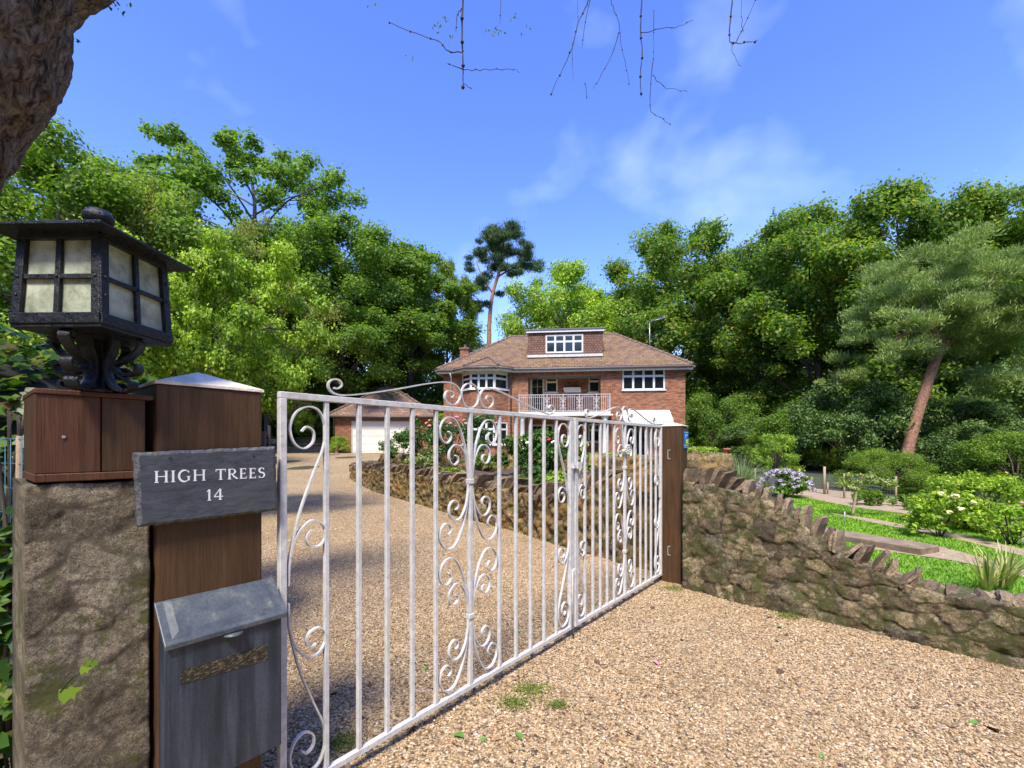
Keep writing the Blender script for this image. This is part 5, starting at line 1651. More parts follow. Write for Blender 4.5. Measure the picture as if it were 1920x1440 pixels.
# ------------------------------------------------------------------ steps and bank wall far left
st = thing('garden_steps', 'weathered timber-edged steps climbing to the upper lawn left of the garage', 'steps', (-14.4, 31.2, 0.75))
for k in range(5):
    MB().box(-15.75 + .1 * k, -13.1, 31.0 + .32 * k, 31.0 + .32 * (k + 1) - .001, .6, .78 + .2 * (k + 1), jit=0.008).build('step', MT['slab'], st)
bk = thing('bank_wall', 'low stone retaining wall of the upper lawn beside the garden steps', 'wall', (-17, 31.3, 0.7))
rubble('wall_body', [(-30, 31.6, .5, 1.65), (-20, 31.5, .5, 1.68), (-15.85, 31.4, .5, 1.7)], .3, .12, .4, MT['wall_stone'], bk, .05, .02, 21)
bk = thing('bank_wall', 'short stone retaining wall between the garden steps and the garage', 'wall', (-12.5, 31.3, 0.7))
rubble('wall_body', [(-13.05, 31.3, .5, 1.6), (-12.2, 31.5, .5, 1.5), (-11.9, 31.8, .5, 1.4)], .3, .08, .35, MT['wall_stone'], bk, .05, .02, 22)


# ------------------------------------------------------------------ foliage helpers
def unit(a): return a / np.maximum(np.linalg.norm(a, axis=-1, keepdims=True), 1e-9)

def leaf_mesh(P, Nn, size, r, aspect=0.6, shape='quad', droop=0.0, dirs=None):
    """one small folded face set per leaf; returns V, F, rnd"""
    n = len(P)
    a = r.normal(size=(n, 3)) if dirs is None else dirs
    T = unit(a - Nn * (a * Nn).sum(1, keepdims=True))
    if droop: T = unit(T + np.array([0, 0, -droop]))
    B = unit(np.cross(Nn, T))
    Nn = np.cross(T, B)
    size = size[:, None]
    if shape == 'quad':
        V = np.stack([P - T * size * .5, P + B * size * aspect * .5 + T * size * .05, P + T * size * .5 - Nn * size * .12, P - B * size * aspect * .5 + T * size * .05], 1)
        F_ = np.arange(n * 4).reshape(n, 4)
        k = 4
    elif shape == 'ivy':
        pts = [(0, 0, 0), (.28, -.38, -.04), (.22, -.02, 0), (.62, -.30, -.1), (.55, .02, 0)]
        lobes = [(-.45, 0), (-.30, .42), (.02, .24), (.14, .46), (.26, .16), (.62, 0), (.26, -.16), (.14, -.46), (.02, -.24), (-.30, -.42)]
        V = np.stack([P + T * size * lx + B * size * ly * 1.05 - Nn * size * (abs(ly) * .35 + max(0, lx) * .15) for lx, ly in lobes], 1)
        k = len(lobes)
        F_ = np.arange(n * k).reshape(n, k)
    elif shape == 'leaf':
        o_ = [(-.5, 0, 0), (-.15, .30, .06), (.2, .24, .04), (.5, 0, -.14), (.2, -.24, .04), (-.15, -.30, .06)]
        V = np.stack([P + T * size * lx + B * size * ly * aspect / .6 + Nn * size * lz for lx, ly, lz in o_], 1)
        k = 6
        b = np.arange(n)[:, None] * 6
        F_ = np.concatenate([b + np.array([[0, 3, 2, 1]]), b + np.array([[0, 5, 4, 3]])], 0)
    rnd = np.repeat(r.random(n), k)
    return V.reshape(-1, 3), F_, rnd

def clump_leaves(C, rad, per, size, r, flat=0.75, upb=0.5, shell=0.35, lean=None):
    """leaves spread through clumps with centres C and radii rad"""
    C = np.asarray(C); rad = np.asarray(rad)
    cnt = np.maximum(3, (per * (rad / rad.mean()) ** 2).astype(int))
    idx = np.repeat(np.arange(len(C)), cnt)
    d = unit(r.normal(size=(len(idx), 3)))
    u = np.abs(r.normal(size=len(idx))) * .30 + .62 * r.random(len(idx)) ** shell
    off = d * u[:, None] * rad[idx][:, None]
    off[:, 2] *= flat
    off += d * (0.20 * vnoise(off * 2.2 / rad[idx][:, None] + idx[:, None] * 3.1, 1.0, 4)[:, None]) * rad[idx][:, None]
    P = C[idx] + off
    N_ = unit(d * .7 + np.array([0, 0, upb]) + r.normal(size=d.shape) * .45)
    s_ = size * r.uniform(.6, 1.35, len(idx))
    return P, N_, s_

TREE = {}
def tubes_mesh(segs, n=7):
    mb = MB()
    for path, rad in segs: mb.tube(path, rad, n, cap=False, jit=.06)
    return mb

def save_proto(key, wood, leafV, leafF, rnd, leafmat, barkmat):
    mb = wood
    tmp = mb.build('trunk', barkmat)
    tm = tmp.data; bpy.data.objects.remove(tmp)
    tmp = npmesh('crown', leafV, leafF, leafmat, None, {'rnd': rnd}, smooth=False)
    cm = tmp.data; bpy.data.objects.remove(tmp)
    TREE[key] = (tm, cm)

def make_tree(key, seed, H, Rr, zlo, leafmat, barkmat, nclump=70, per=330, lsize=.28, crad=(.9, 1.7), trunk_r=.28, limbs=16, asym=.25, flat=.75, gap=.0, top=1.0, shell=.35, droop=0.0, lean=0.0):
    r = np.random.default_rng(seed); rn = random.Random(seed)
    segs = []
    n_ = 10
    tp_ = [Vector((lean * H * (k / n_) ** 1.5 + .25 * math.sin(k * 1.1 + seed) * k / n_, .25 * math.cos(k * .9 + seed) * k / n_, -0.3 + H * .9 * k / n_)) for k in range(n_ + 1)]
    segs.append((tp_, [trunk_r * (1.25 if k == 0 else 1) * (1 - .85 * k / n_) + .02 for k in range(n_ + 1)]))
    zc = (zlo + H) / 2; hzr = (H - zlo) / 2
    az0 = rn.random() * 6.28
    lob = [(rn.random() * 6.28, rn.uniform(.8, 1.0 + asym)) for _ in range(5)]
    def env(z, az):
        q = max(0, 1 - abs((z - zc * .96) / (hzr * 1.04)) ** 2.3) ** .5
        m = 1 + asym * .55 * math.sin(az * 2 + seed) + asym * .5 * math.sin(az * 3 + z * .6 + seed * 2)
        return Rr * q * m
    C, Cr = [], []
    for i in range(limbs):
        f = (i + .5) / limbs
        z0 = zlo * .75 + (H * .86 - zlo * .75) * f
        az = az0 + i * 2.399 + rn.uniform(-.3, .3)
        k = min(n_ - 1, int((z0 + .3) / (H * .9) * n_)); p0 = tp_[k].lerp(tp_[k + 1], ((z0 + .3) / (H * .9) * n_) - k) if k < n_ else tp_[-1]
        z1 = min(H * .97, z0 + (H - z0) * rn.uniform(.15, .5) + .5)
        L_ = max(.5, env(z1, az)) * rn.uniform(.72, 1.0)
        p1 = Vector((p0.x * .3 + math.cos(az) * L_, p0.y * .3 + math.sin(az) * L_, z1 - droop * L_ * .6))
        m = p0.lerp(p1, .5) + Vector((rn.uniform(-.3, .3), rn.uniform(-.3, .3), .10 * L_ + rn.uniform(-.2, .3)))
        path = catmull([p0, p0.lerp(m, .5) + Vector((0, 0, .1)), m, m.lerp(p1, .5), p1], 3)
        rl_ = trunk_r * .42 * (1 - .6 * f)
        segs.append((path, [max(.012, rl_ * (1 - .85 * q / (len(path) - 1))) for q in range(len(path))]))
        for j in range(3):
            t = rn.uniform(.45, .95); q = path[int(t * (len(path) - 1))]
            a2 = az + rn.uniform(-1.1, 1.1); l2 = L_ * rn.uniform(.2, .45)
            e2 = q + Vector((math.cos(a2) * l2, math.sin(a2) * l2, l2 * rn.uniform(-.1, .8) - droop * l2))
            segs.append(([q, q.lerp(e2, .5) + Vector((0, 0, .06 * l2)), e2], [rl_ * .35, rl_ * .22, .01]))
            C.append(e2); Cr.append(rn.uniform(*crad) * .85)
        C.append(p1); Cr.append(rn.uniform(*crad))
    while len(C) < nclump:
        z = zlo + (H - zlo) * rn.random() ** .9
        az = rn.random() * 6.28
        q = env(z, az)
        rr = q * (rn.random() ** .45)
        C.append(Vector((math.cos(az) * rr + lean * z, math.sin(az) * rr, z))); Cr.append(rn.uniform(*crad) * (.75 if z > H * .8 else 1))
    C.append(Vector((lean * H, 0, H * .96))); Cr.append(crad[0] * .8)
    if gap:
        keep = [i for i in range(len(C)) if rn.random() > gap]; C = [C[i] for i in keep]; Cr = [Cr[i] for i in keep]
    P, N_, s_ = clump_leaves(np.array([tuple(c) for c in C]), np.array(Cr), per, lsize, r, flat=flat, shell=shell)
    V, Fc, rnd = leaf_mesh(P, N_, s_, r, .65, 'quad', droop=droop * 2)
    save_proto(key, tubes_mesh(segs), V, Fc, rnd, leafmat, barkmat)
    TREE[key] += (H, Rr)

make_tree('oak', 1, 16, 5.2, 2.5, MT['leaf_mid'], MT['bark'], 150, 520, .185, (.8, 1.5), .3, 18)
make_tree('oak2', 2, 17, 4.6, 2.0, MT['leaf_dark'], MT['bark'], 150, 500, .19, (.8, 1.5), .3, 18, asym=.35)
make_tree('syc', 3, 16, 5.4, 2.2, MT['leaf_yel'], MT['bark'], 150, 500, .20, (.7, 1.4), .3, 20, asym=.3)
make_tree('syc2', 13, 17, 4.4, 1.5, MT['leaf_yel'], MT['bark'], 140, 500, .19, (.6, 1.35), .26, 20, asym=.45)
make_tree('lime', 4, 13, 5.0, 1.5, MT['leaf_bright'], MT['bark'], 140, 560, .165, (.7, 1.4), .25, 18)
make_tree('open', 5, 16, 5.6, 3.5, MT['leaf_mid'], MT['bark'], 240, 260, .17, (.45, .95), .26, 24, asym=.4, shell=.6)
make_tree('birch', 6, 15, 3.4, 2.5, MT['leaf_birch'], MT['bark'], 90, 420, .14, (.6, 1.3), .17, 18, droop=.5, shell=.6)
make_tree('bushy', 7, 4.6, 2.9, 2.15, MT['leaf_bright'], MT['bark'], 150, 520, .078, (.30, .55), .09, 22, asym=.3, flat=.55, shell=.55)

def make_shrub(key, seed, H, Rr, leafmat, n=46, per=300, ls=.16, shape='quad', crad=(.45, .8), asp=.5):
    r = np.random.default_rng(seed); rn = random.Random(seed)
    C, Cr, segs = [], [], []
    for i in range(n):
        az = rn.random() * 6.28; f = rn.random()
        z = H * (.08 + .86 * f); rr = Rr * math.sqrt(max(.05, 1 - (max(0, z - .25 * H) / (H * .78)) ** 2)) * rn.uniform(.65, 1.0)
        C.append((math.cos(az) * rr, math.sin(az) * rr, z)); Cr.append(rn.uniform(*crad))
        if i % 3 == 0:
            segs.append(([(0, 0, -.1), (C[-1][0] * .35, C[-1][1] * .35, z * .6), C[-1]], [.05, .035, .01]))
    P, N_, s_ = clump_leaves(np.array(C), np.array(Cr), per, ls, r, flat=.7, upb=.55, shell=.4)
    V, Fc, rnd = leaf_mesh(P, N_, s_, r, asp, shape, droop=.5)
    k_ = V[:, 2] < 0.0; V[k_, 2] = 0.0
    save_proto(key, tubes_mesh(segs, 5), V, Fc, rnd, leafmat, MT['bark'])
    TREE[key] += (H, Rr)
make_shrub('rhodo', 21, 4.0, 2.6, MT['leaf_dark'], 70, 520, .13, crad=(.45, .8))
make_shrub('laurel', 22, 4.0, 2.5, MT['leaf_mid'], 70, 520, .13)
make_shrub('wide_bush', 25, 1.15, .85, MT['leaf_bright'], 90, 170, .055, crad=(.12, .24))
make_shrub('bright_shrub', 23, 2.0, 1.3, MT['leaf_bright'], 60, 210, .085, crad=(.2, .4))
make_shrub('yew', 24, 1.35, 1.25, MT['leaf_mid'], 80, 330, .06, crad=(.16, .34), asp=.3)

def place(key, name, px, Y, top_py, wpx, label, cat='tree', group=None, rot=None, base=None):
    tm, cm, H, Rr = TREE[key]
    x = (px - CX) / F * Y
    zg = float(gh(x, Y)) if base is None else base
    zt = HC + (HZ - top_py) / F * Y
    sh = cat != 'tree'
    sz = (zt - zg) / (H * (1.17 if sh else 1.04))
    sx = (wpx / F * Y) / (2 * Rr * (1.2 if sh else 1.1))
    root = thing(name, label, cat, (x, Y, zg), group)
    root.rotation_euler = (0, 0, random.uniform(0, 6.28) if rot is None else rot)
    root.scale = (sx, sx, sz)
    for nm, me in (('trunk' if cat == 'tree' else 'stem', tm), ('crown' if cat == 'tree' else 'foliage', cm)):
        o = bpy.data.objects.new(nm, me); COL.objects.link(o); o.parent = root
    return root

WG = 'trees standing round the garden'
TL = [
 ('oak', 95, 15, 228, 460, 'dense mid green tree rising behind the lantern at the left edge'),
 ('birch', 285, 16.5, 318, 250, 'pale olive drooping birch above the lantern roof'),
 ('birch', 500, 29, 395, 210, 'pale olive willowy tree in front of the tall open tree'),
 ('open', 470, 33, 250, 490, 'tall open-crowned tree with sky showing through, left of the garage'),
 ('oak', 640, 33, 402, 300, 'dark green tree standing directly behind the garage'),
 ('syc2', 770, 37, 452, 270, 'yellow-green tree between the garage and the house chimney'),
 ('syc', 838, 41, 478, 130, 'yellowish leafy tree just left of the tall thin pine'),
 ('lime', 1052, 42, 496, 265, 'bright green round-topped tree behind the dormer'),
 ('syc', 1255, 37, 412, 300, 'tall tree with yellowing top behind the right end of the house roof'),
 ('oak2', 1372, 41, 462, 190, 'slim dark green tree right of the aerial'),
 ('syc2', 1420, 34, 500, 220, 'leafy tree right of the house corner, shorter than its neighbours'),
 ('syc', 1530, 29, 376, 360, 'large tree with yellow-tinged crown left of the leaning pine'),
 ('syc', 1690, 26, 338, 360, 'highest yellow-tinged tree behind the leaning pine'),
 ('oak', 1870, 25, 336, 320, 'tall green tree at the right edge behind the pine'),
 ('oak2', 560, 40, 520, 300, 'dark green tree at the back between the open tree and the garage'),
 ('oak2', 700, 46, 500, 320, 'dark background tree above the garage roof'),
 ('oak2', 1160, 47, 540, 260, 'dark green tree behind the house between the dormer and the aerial'),
 ('oak2', 1460, 42, 470, 300, 'dark background tree behind the two yellow-tinged crowns'),
 ('oak', 310, 24, 390, 380, 'mid green tree seen past the right side of the lantern'),
 ('oak2', 1790, 33, 430, 320, 'shaded tree behind the crown of the leaning pine'),
 ('oak2', 180, 22, 330, 380, 'shaded tree behind the birch at the left'),
]
for k, (key, px, Y, tpy, w, lab) in enumerate(TL):
    place(key, 'broadleaf_tree' if 'birch' not in key else 'birch_tree', px, Y, tpy, w, lab, 'tree', WG)
# the light green tree reaching over the drive
place('bushy', 'maple_tree', 385, 7.6, 470, 430, 'light green spreading tree close behind the gate post', 'tree', None, .5)

SG = 'evergreen shrubs under the trees'
for key, px, Y, tpy, w, lab in [
 ('laurel', 1345, 27, 716, 170, 'tall green shrub beside the right corner of the house'),
 ('rhodo', 1425, 24, 775, 190, 'dark rounded shrub behind the wire fence'),
 ('laurel', 1500, 21, 742, 210, 'green shrub right of the small fence posts'),
 ('rhodo', 1590, 19, 690, 250, 'large glossy shrub left of the leaning pine trunk'),
 ('rhodo', 1760, 21, 720, 260, 'large dark shrub behind the leaning pine trunk'),
 ('laurel', 1905, 12.5, 790, 200, 'glossy shrub at the right edge behind the bright bush'),
 ('rhodo', 1860, 14.2, 770, 230, 'dark glossy shrub between the pine trunk and the right edge'),
 ('rhodo', 1905, 22, 640, 300, 'tall dark shrub at the far right edge'),
 ('rhodo', 560, 38, 742, 200, 'dark hedge mass above the upper lawn left of the garage'),
 ('laurel', 640, 39, 730, 180, 'green shrub behind the left corner of the garage'),
 ('rhodo', 470, 36, 735, 240, 'dark shrub at the back of the upper lawn'),
 ('rhodo', 1290, 31, 740, 150, 'dark shrub behind the slim gate post'),
]:
    place(key, 'evergreen_shrub', px, Y, tpy, w, lab, 'shrub', SG)
place('yew', 'yew_bush', 1665, 12.2, 832, 185, 'feathery dark green conifer bush in front of the pine trunk', 'shrub')
place('yew', 'yew_bush', 1730, 11.5, 900, 130, 'low dark bush beside the earth border', 'shrub')
place('wide_bush', 'bright_shrub', 1835, 6.9, 872, 215, 'bright yellow-green bush on the right of the lawn', 'shrub')
place('bright_shrub', 'bright_shrub', 1585, 19, 830, 70, 'small yellowish sapling behind the wire fence', 'shrub')
place('bright_shrub', 'bright_shrub', 1455, 17.5, 800, 95, 'yellow-green sapling left of the fence posts', 'shrub')
place('bright_shrub', 'palm_bush', 586, 33, 738, 80, 'bright feathery bush left of the garage roof', 'shrub')
place('bright_shrub', 'bamboo_bush', 637, 28.8, 812, 46, 'bright green bamboo clump at the left corner of the garage', 'shrub')
place('bright_shrub', 'wall_climber', 836, 27.5, 770, 60, 'bright green climber over the brick archway', 'shrub', base=2.2)

# distant woodland closing the gaps; unseen arc behind the camera added for dark reflections
r = np.random.default_rng(99)
C, Cr = [], []
for k in range(900):
    a = R(-180 + 360 * (k / 900)) + r.uniform(-.02, .02); d = r.uniform(54, 66)
    zt = r.uniform(7, 13.5) * (1.0 if abs(a + .04) > .07 else .55)
    if abs(a) > 1.1: d *= .55; zt *= 1.5
    for j in range(4):
        C.append((math.sin(a) * d + r.normal() * 1.5, math.cos(a) * d + r.normal() * 1.5, zt * (j + .4) / 4 + 1)); Cr.append(r.uniform(1.4, 2.4))
P, N_, s_ = clump_leaves(np.array(C), np.array(Cr), 75, .6, r)
V, Fc, rnd = leaf_mesh(P, N_, s_, r, .7)
o = npmesh('distant_woodland', V, Fc, MT['leaf_dark'], None, {'rnd': rnd})
o['kind'] = 'stuff'; o['label'] = 'dark distant woodland closing the view behind the garden trees, with an unseen arc added behind the camera'; o['category'] = 'woodland'

# ------------------------------------------------------------------ pines
def needles(C, Cr, per, length, r, w=.16, flat=.45, upb=.9):
    P, N_, s_ = clump_leaves(np.array(C), np.array(Cr), per, length, r, flat=flat, upb=upb, shell=.5)
    d = unit(P - np.repeat(np.array(C), 1, 0)[0] * 0 + 0) if False else None
    return P, N_, s_
def pine(name, label, Y, trunk_px, trunk_r, limbs_px, pads, mat, group=None, per=420, ln=.26, seed=5, yspread=1.6):
    r = np.random.default_rng(seed); rn = random.Random(seed)
    base = at(trunk_px[0][0], trunk_px[0][1], Y)
    zg = float(gh(base.x, Y)) - .1
    p0 = Vector((base.x, Y, zg))
    root = thing(name, label, 'tree', tuple(p0), group)
    tp_ = [Vector((p0.x, Y, zg))] + [at(px, py, Y) for px, py in trunk_px]
    path = catmull(tp_, 5)
    n_ = len(path)
    mb = MB(); mb.tube(path, [trunk_r[0] + (trunk_r[1] - trunk_r[0]) * k / (n_ - 1) for k in range(n_)], 14, jit=.05)
    mb.build('trunk', MT['bark_pine'], root)
    for L_, rad in limbs_px:
        pts = [at(px, py, Y + dy) for px, py, dy in L_]
        pp = catmull(pts, 4)
        MB().tube(pp, [rad * (1 - .8 * k / (len(pp) - 1)) + .008 for k in range(len(pp))], 8, jit=.08).build('limb', MT['bark_pine'], root)
    C, Cr = [], []
    for px, py, wpx, hpx, k in pads:
        for _ in range(max(2, int(k * .8))):
            a = rn.random() * 6.28; q = rn.random() ** .5
            yy = Y + rn.uniform(-1, 1) * yspread
            p = at(px + math.cos(a) * q * wpx / 2, py + math.sin(a) * q * hpx / 2, Y); p.y = yy
            C.append(tuple(p)); Cr.append(rn.uniform(.20, .50) * (wpx / F * Y) ** .3 * (1.45 if Y > 30 else 1.0))
    P, N_, s_ = clump_leaves(np.array(C), np.array(Cr), per, ln, r, flat=.5, upb=1.0, shell=.6)
    up_ = unit(N_ + r.normal(size=N_.shape) * .3)
    side = unit(np.cross(up_, r.normal(size=N_.shape)))
    V, Fc, rnd = leaf_mesh(P, side, s_, r, .13, 'quad', dirs=up_)
    npmesh('crown', V, Fc, mat, root, {'rnd': rnd})
    return root
pine('pine_tree', 'leaning orange-barked pine with a broad grey-green crown on the right', 17.0,
     [(1700, 855), (1716, 790), (1745, 700), (1768, 645)], (.21, .15),
     [([(1768, 645, 0), (1752, 622, -.3), (1730, 600, -.8), (1690, 585, -1.2)], .16), ([(1768, 648, 0), (1800, 622, .3), (1850, 600, .5), (1900, 590, .4)], .15), ([(1730, 600, -.8), (1735, 560, -.5), (1760, 510, 0)], .1), ([(1752, 622, -.3), (1700, 625, -.6), (1665, 650, -.7)], .06), ([(1800, 622, .3), (1830, 570, .3), (1870, 520, 0)], .09)],
     [(1745, 505, 190, 60, 26), (1680, 545, 130, 80, 26), (1850, 500, 180, 90, 34), (1770, 560, 250, 70, 46), (1665, 600, 110, 70, 20), (1900, 560, 180, 110, 46), (1640, 640, 80, 70, 12), (1860, 620, 200, 70, 36), (1900, 690, 130, 90, 24), (1690, 660, 90, 40, 10), (1625, 690, 70, 60, 8)],
     MT['leaf_pine'], None, 620, .16, 5, 1.7)
pine('pine_tree', 'tall thin pine with dark tufted crown standing left of the house roof', 42.0,
     [(917, 650), (918, 600), (924, 550), (940, 495), (944, 450)], (.24, .10),
     [([(924, 550, 0), (905, 520, -.4), (893, 490, -.6)], .10), ([(932, 520, 0), (965, 500, .3), (990, 488, .4)], .10), ([(920, 580, 0), (895, 560, -.4), (885, 545, -.5)], .07), ([(940, 480, 0), (925, 455, .3), (915, 440, .3)], .08)],
     [(938, 440, 70, 34, 16), (960, 462, 70, 40, 14), (915, 462, 60, 40, 12), (990, 490, 50, 30, 12), (895, 485, 50, 30, 9), (925, 500, 60, 30, 8), (885, 545, 50, 34, 9), (965, 510, 50, 22, 7), (905, 565, 50, 26, 7), (945, 545, 40, 20, 3)],
     MT['leaf_pine_dark'], None, 620, .30, 8, 1.8)

# ------------------------------------------------------------------ overhanging tree at the top left
YT = 2.3
rt = thing('overhanging_tree', 'large rough-barked tree leaning in at the top left with twigs hanging over the gate', 'tree', (-3.9, 2.3, 0))
def trunk_surface(path, rad, n=90, m=150):
    P = catmull(path, 24)
    A = np.array([tuple(p) for p in P]); k = len(A)
    rr = np.interp(np.linspace(0, 1, k), np.linspace(0, 1, len(rad)), rad)
    Tt = unit(np.gradient(A, axis=0))
    N1 = unit(np.cross(Tt, np.array([0, 1, 0]))); N2_ = np.cross(Tt, N1)
    th_ = np.linspace(0, 2 * np.pi, n, endpoint=False)
    dirs_ = N1[:, None] * np.cos(th_)[None, :, None] + N2_[:, None] * np.sin(th_)[None, :, None]
    V = A[:, None] + dirs_ * rr[:, None, None]
    Vf = V.reshape(-1, 3)
    q = Vf * np.array([1, 1, .35])
    Vf = Vf + dirs_.reshape(-1, 3) * (0.028 * fbm(q, 13, 4, 3) + .05 * fbm(Vf, 2.5, 3, 9) - .018 * np.abs(fbm(q, 22, 3, 17)))[:, None]
    ii = (np.arange(k - 1)[:, None] * n + np.arange(n)[None]).ravel(); jj = (np.arange(k - 1)[:, None] * n + (np.arange(n)[None] + 1) % n).ravel()
    return Vf, np.stack([ii, jj, jj + n, ii + n], 1)
er = at(170, 0, YT); em = at(78, 215, YT); el = at(30, 320, YT)
rad_ = .34
def off(p, d, z=0): return Vector((p.x - d, p.y, p.z + z))
V, Fc = trunk_surface([(-4.0, YT, -.1), (-3.7, YT, 1.2), (-3.52, YT, 2.1), (em.x - .56, YT, em.z + .08), (er.x - .47, YT, er.z + .12), (er.x + .02, YT, er.z + 1.1), (er.x - .1, YT - 1.4, er.z + 2.3)], [.42, .38, .37, .35, .33, .31, .24])
npmesh('trunk', V, Fc, MT['bark_near'], rt, smooth=True)
# hanging branches, measured where the photo shows them
HB_ = [
 (3.4, [(868, -60), (868, 0), (866, 60), (868, 110), (868, 165)], .0085), (3.4, [(868, 96), (840, 96), (822, 78), (780, 63), (730, 42)], .0045), (3.4, [(868, 131), (838, 119)], .004),
 (3.4, [(868, 132), (900, 131), (950, 130), (975, 134)], .003), (3.4, [(868, 157), (885, 166)], .003), (3.4, [(866, 15), (857, 30), (855, 60)], .004),
 (3.2, [(1103, -60), (1103, 0), (1085, 40), (1072, 90), (1050, 140), (1031, 180)], .0045), (3.2, [(1106, 0), (1096, 50), (1092, 85)], .003),
 (3.3, [(1202, -60), (1203, 0), (1201, 50), (1204, 100), (1200, 145), (1203, 180)], .006), (3.3, [(1145, -40), (1147, 5), (1160, 45), (1165, 85), (1175, 130), (1180, 160)], .003),
 (3.3, [(1160, 62), (1148, 100), (1125, 145), (1112, 165)], .003), (3.3, [(1225, 110), (1219, 170), (1221, 210), (1240, 222), (1256, 234)], .003), (3.3, [(1224, 142), (1250, 165), (1290, 170)], .0025),
 (3.3, [(1226, 20), (1226, 70), (1225, 110)], .0025), (3.3, [(1203, 60), (1235, 56), (1275, 48), (1300, 38)], .0028),
 (3.1, [(1371, -60), (1372, 0), (1368, 50), (1371, 80), (1395, 80), (1420, 76)], .005), (3.1, [(1380, 80), (1392, 55), (1408, 20), (1425, -20)], .003), (3.1, [(1371, 82), (1378, 108), (1391, 125)], .002),
 (3.1, [(1392, 60), (1391, 20), (1393, -20)], .0022), (3.3, [(1082, -20), (1084, 40)], .002), (3.4, [(938, -50), (939, 0), (937, 45)], .003),
 (3.3, [(1073, 80), (1073, 120), (1075, 150)], .0018), (3.3, [(1097, 155), (1101, 185)], .003),
]
lp_, ln2 = [], []
rn = random.Random(3)
for Yb, pts, w in HB_:
    pp = catmull([at(px, py, Yb) for px, py in pts], 5)
    pp = [p + Vector((rn.uniform(-.0012, .0012), rn.uniform(-.01, .01), rn.uniform(-.0012, .0012))) for p in pp]
    mb = MB(); mb.tube(pp, [w * (1 - .6 * k / (len(pp) - 1)) for k in range(len(pp))], 5, jit=.25)
    for p in pp[::4]: mb.ball(p, w * 1.7, 5, 4)
    mb.build('twig', MT['twig'], rt)
for px, py, k in ((698, 12, 3), (812, 52, 5), (828, 42, 6), (765, 108, 3), (938, 60, 8), (957, 25, 3), (967, 30, 3), (985, 58, 3), (218, 8, 7), (233, 18, 5), (138, 82, 3), (914, 66, 5), (840, 68, 3)):
    for _ in range(k):
        p = at(px + rn.uniform(-12, 12), py + rn.uniform(-10, 10), 3.4 if px > 300 else 2.6); lp_.append(tuple(p))
# bent main boughs over the camera, out of the picture, and an unseen crown added for shade, set back off the drive
for pts in ([(er.x - .3, YT - 1.8, 6.0), (-1.6, -.9, 6.9), (-.6, -2.0, 7.4)], [(er.x - .3, YT - 1.9, 6.1), (-2.6, -1.6, 7.2), (-2.2, -3.6, 8.0)], [(er.x - .3, YT - 1.6, 5.8), (-4.0, -.6, 7.0), (-4.9, -2.0, 7.8)]):
    MB().tube(catmull(pts, 6), [.15 * (1 - .7 * k / (6 * (len(pts) - 1))) for k in range(6 * (len(pts) - 1) + 1)], 8, jit=.05).build('limb', MT['bark_near'], rt)
lp_ = np.array(lp_)
r = np.random.default_rng(31)
V1, F1_, r1_ = leaf_mesh(lp_, unit(r.normal(size=lp_.shape)), np.full(len(lp_), .028), r, .45, 'leaf', droop=1.2)
C, Cr = [], []
for k in range(70):
    a = r.uniform(0, 6.28); q = r.random() ** .5
    p = np.array([-5.5 + math.cos(a) * q * 2.6, -3.6 + math.sin(a) * q * 2.6, 8.0 + r.uniform(-1.2, 1.4)])
    if p[2] - 1.28 < .978 * max(0, p[1]) + 1.7: continue
    C.append(p); Cr.append(r.uniform(.5, .9))
P, N_, s_ = clump_leaves(np.array(C), np.array(Cr), 150, .13, r, shell=.6)
V2, F2_, r2_ = leaf_mesh(P, N_, s_, r, .6, 'quad')
b = len(V1)
fl_ = [list(map(int, f)) for f in F1_] + [[int(i) + b for i in f] for f in F2_]
npmesh('crown', np.concatenate([V1, V2]), fl_, MT['leaf_mid'], rt, {'rnd': np.concatenate([r1_, r2_])})

# ------------------------------------------------------------------ ivy hedge at the far left
iv = thing('ivy_hedge', 'ivy-covered hedge at the left edge behind the timber box and stone pier', 'hedge', (-2.4, 2.0, 0))
r = np.random.default_rng(41)
P = []; N_ = []
def blob_pts(c, rad, k):
    d = unit(r.normal(size=(k, 3)))
    p = np.array(c) + d * np.array(rad) * (1 + .14 * fbm(d * 3, 1.3, 3, 2))[:, None] * r.uniform(.90, 1.03, k)[:, None]
    return p, unit(d + np.array([0, -.2, .5]) + r.normal(size=d.shape) * .4)
for c, rad, k in (((-2.75, 2.35, .75), (1.05, .75, 1.10), 6500), ((-2.25, 2.7, .9), (.5, .5, .78), 2600), ((-1.62, 1.52, .25), (.24, .26, .78), 1400), ((-3.0, 1.8, .3), (.9, .6, 1.0), 1800)):
    p, d = blob_pts(c, rad, k)
    P.append(p); N_.append(d)
P = np.concatenate(P); N_ = np.concatenate(N_)
k_ = P[:, 2] > 0
V, Fc, rnd = leaf_mesh(P[k_], N_[k_], r.uniform(.045, .085, k_.sum()), r, .7, 'ivy', droop=.4)
npmesh('foliage', V, Fc, MT['leaf_ivy'], iv, {'rnd': rnd})
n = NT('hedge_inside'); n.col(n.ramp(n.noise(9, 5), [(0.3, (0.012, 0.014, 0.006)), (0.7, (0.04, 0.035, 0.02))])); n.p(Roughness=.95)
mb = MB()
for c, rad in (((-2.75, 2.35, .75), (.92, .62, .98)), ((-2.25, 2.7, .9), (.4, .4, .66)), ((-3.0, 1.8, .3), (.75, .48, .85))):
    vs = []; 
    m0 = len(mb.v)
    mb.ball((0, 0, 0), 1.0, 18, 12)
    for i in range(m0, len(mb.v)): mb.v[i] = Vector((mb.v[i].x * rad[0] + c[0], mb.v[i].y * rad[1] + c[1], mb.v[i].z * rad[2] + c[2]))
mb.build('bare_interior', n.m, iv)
mb = MB()
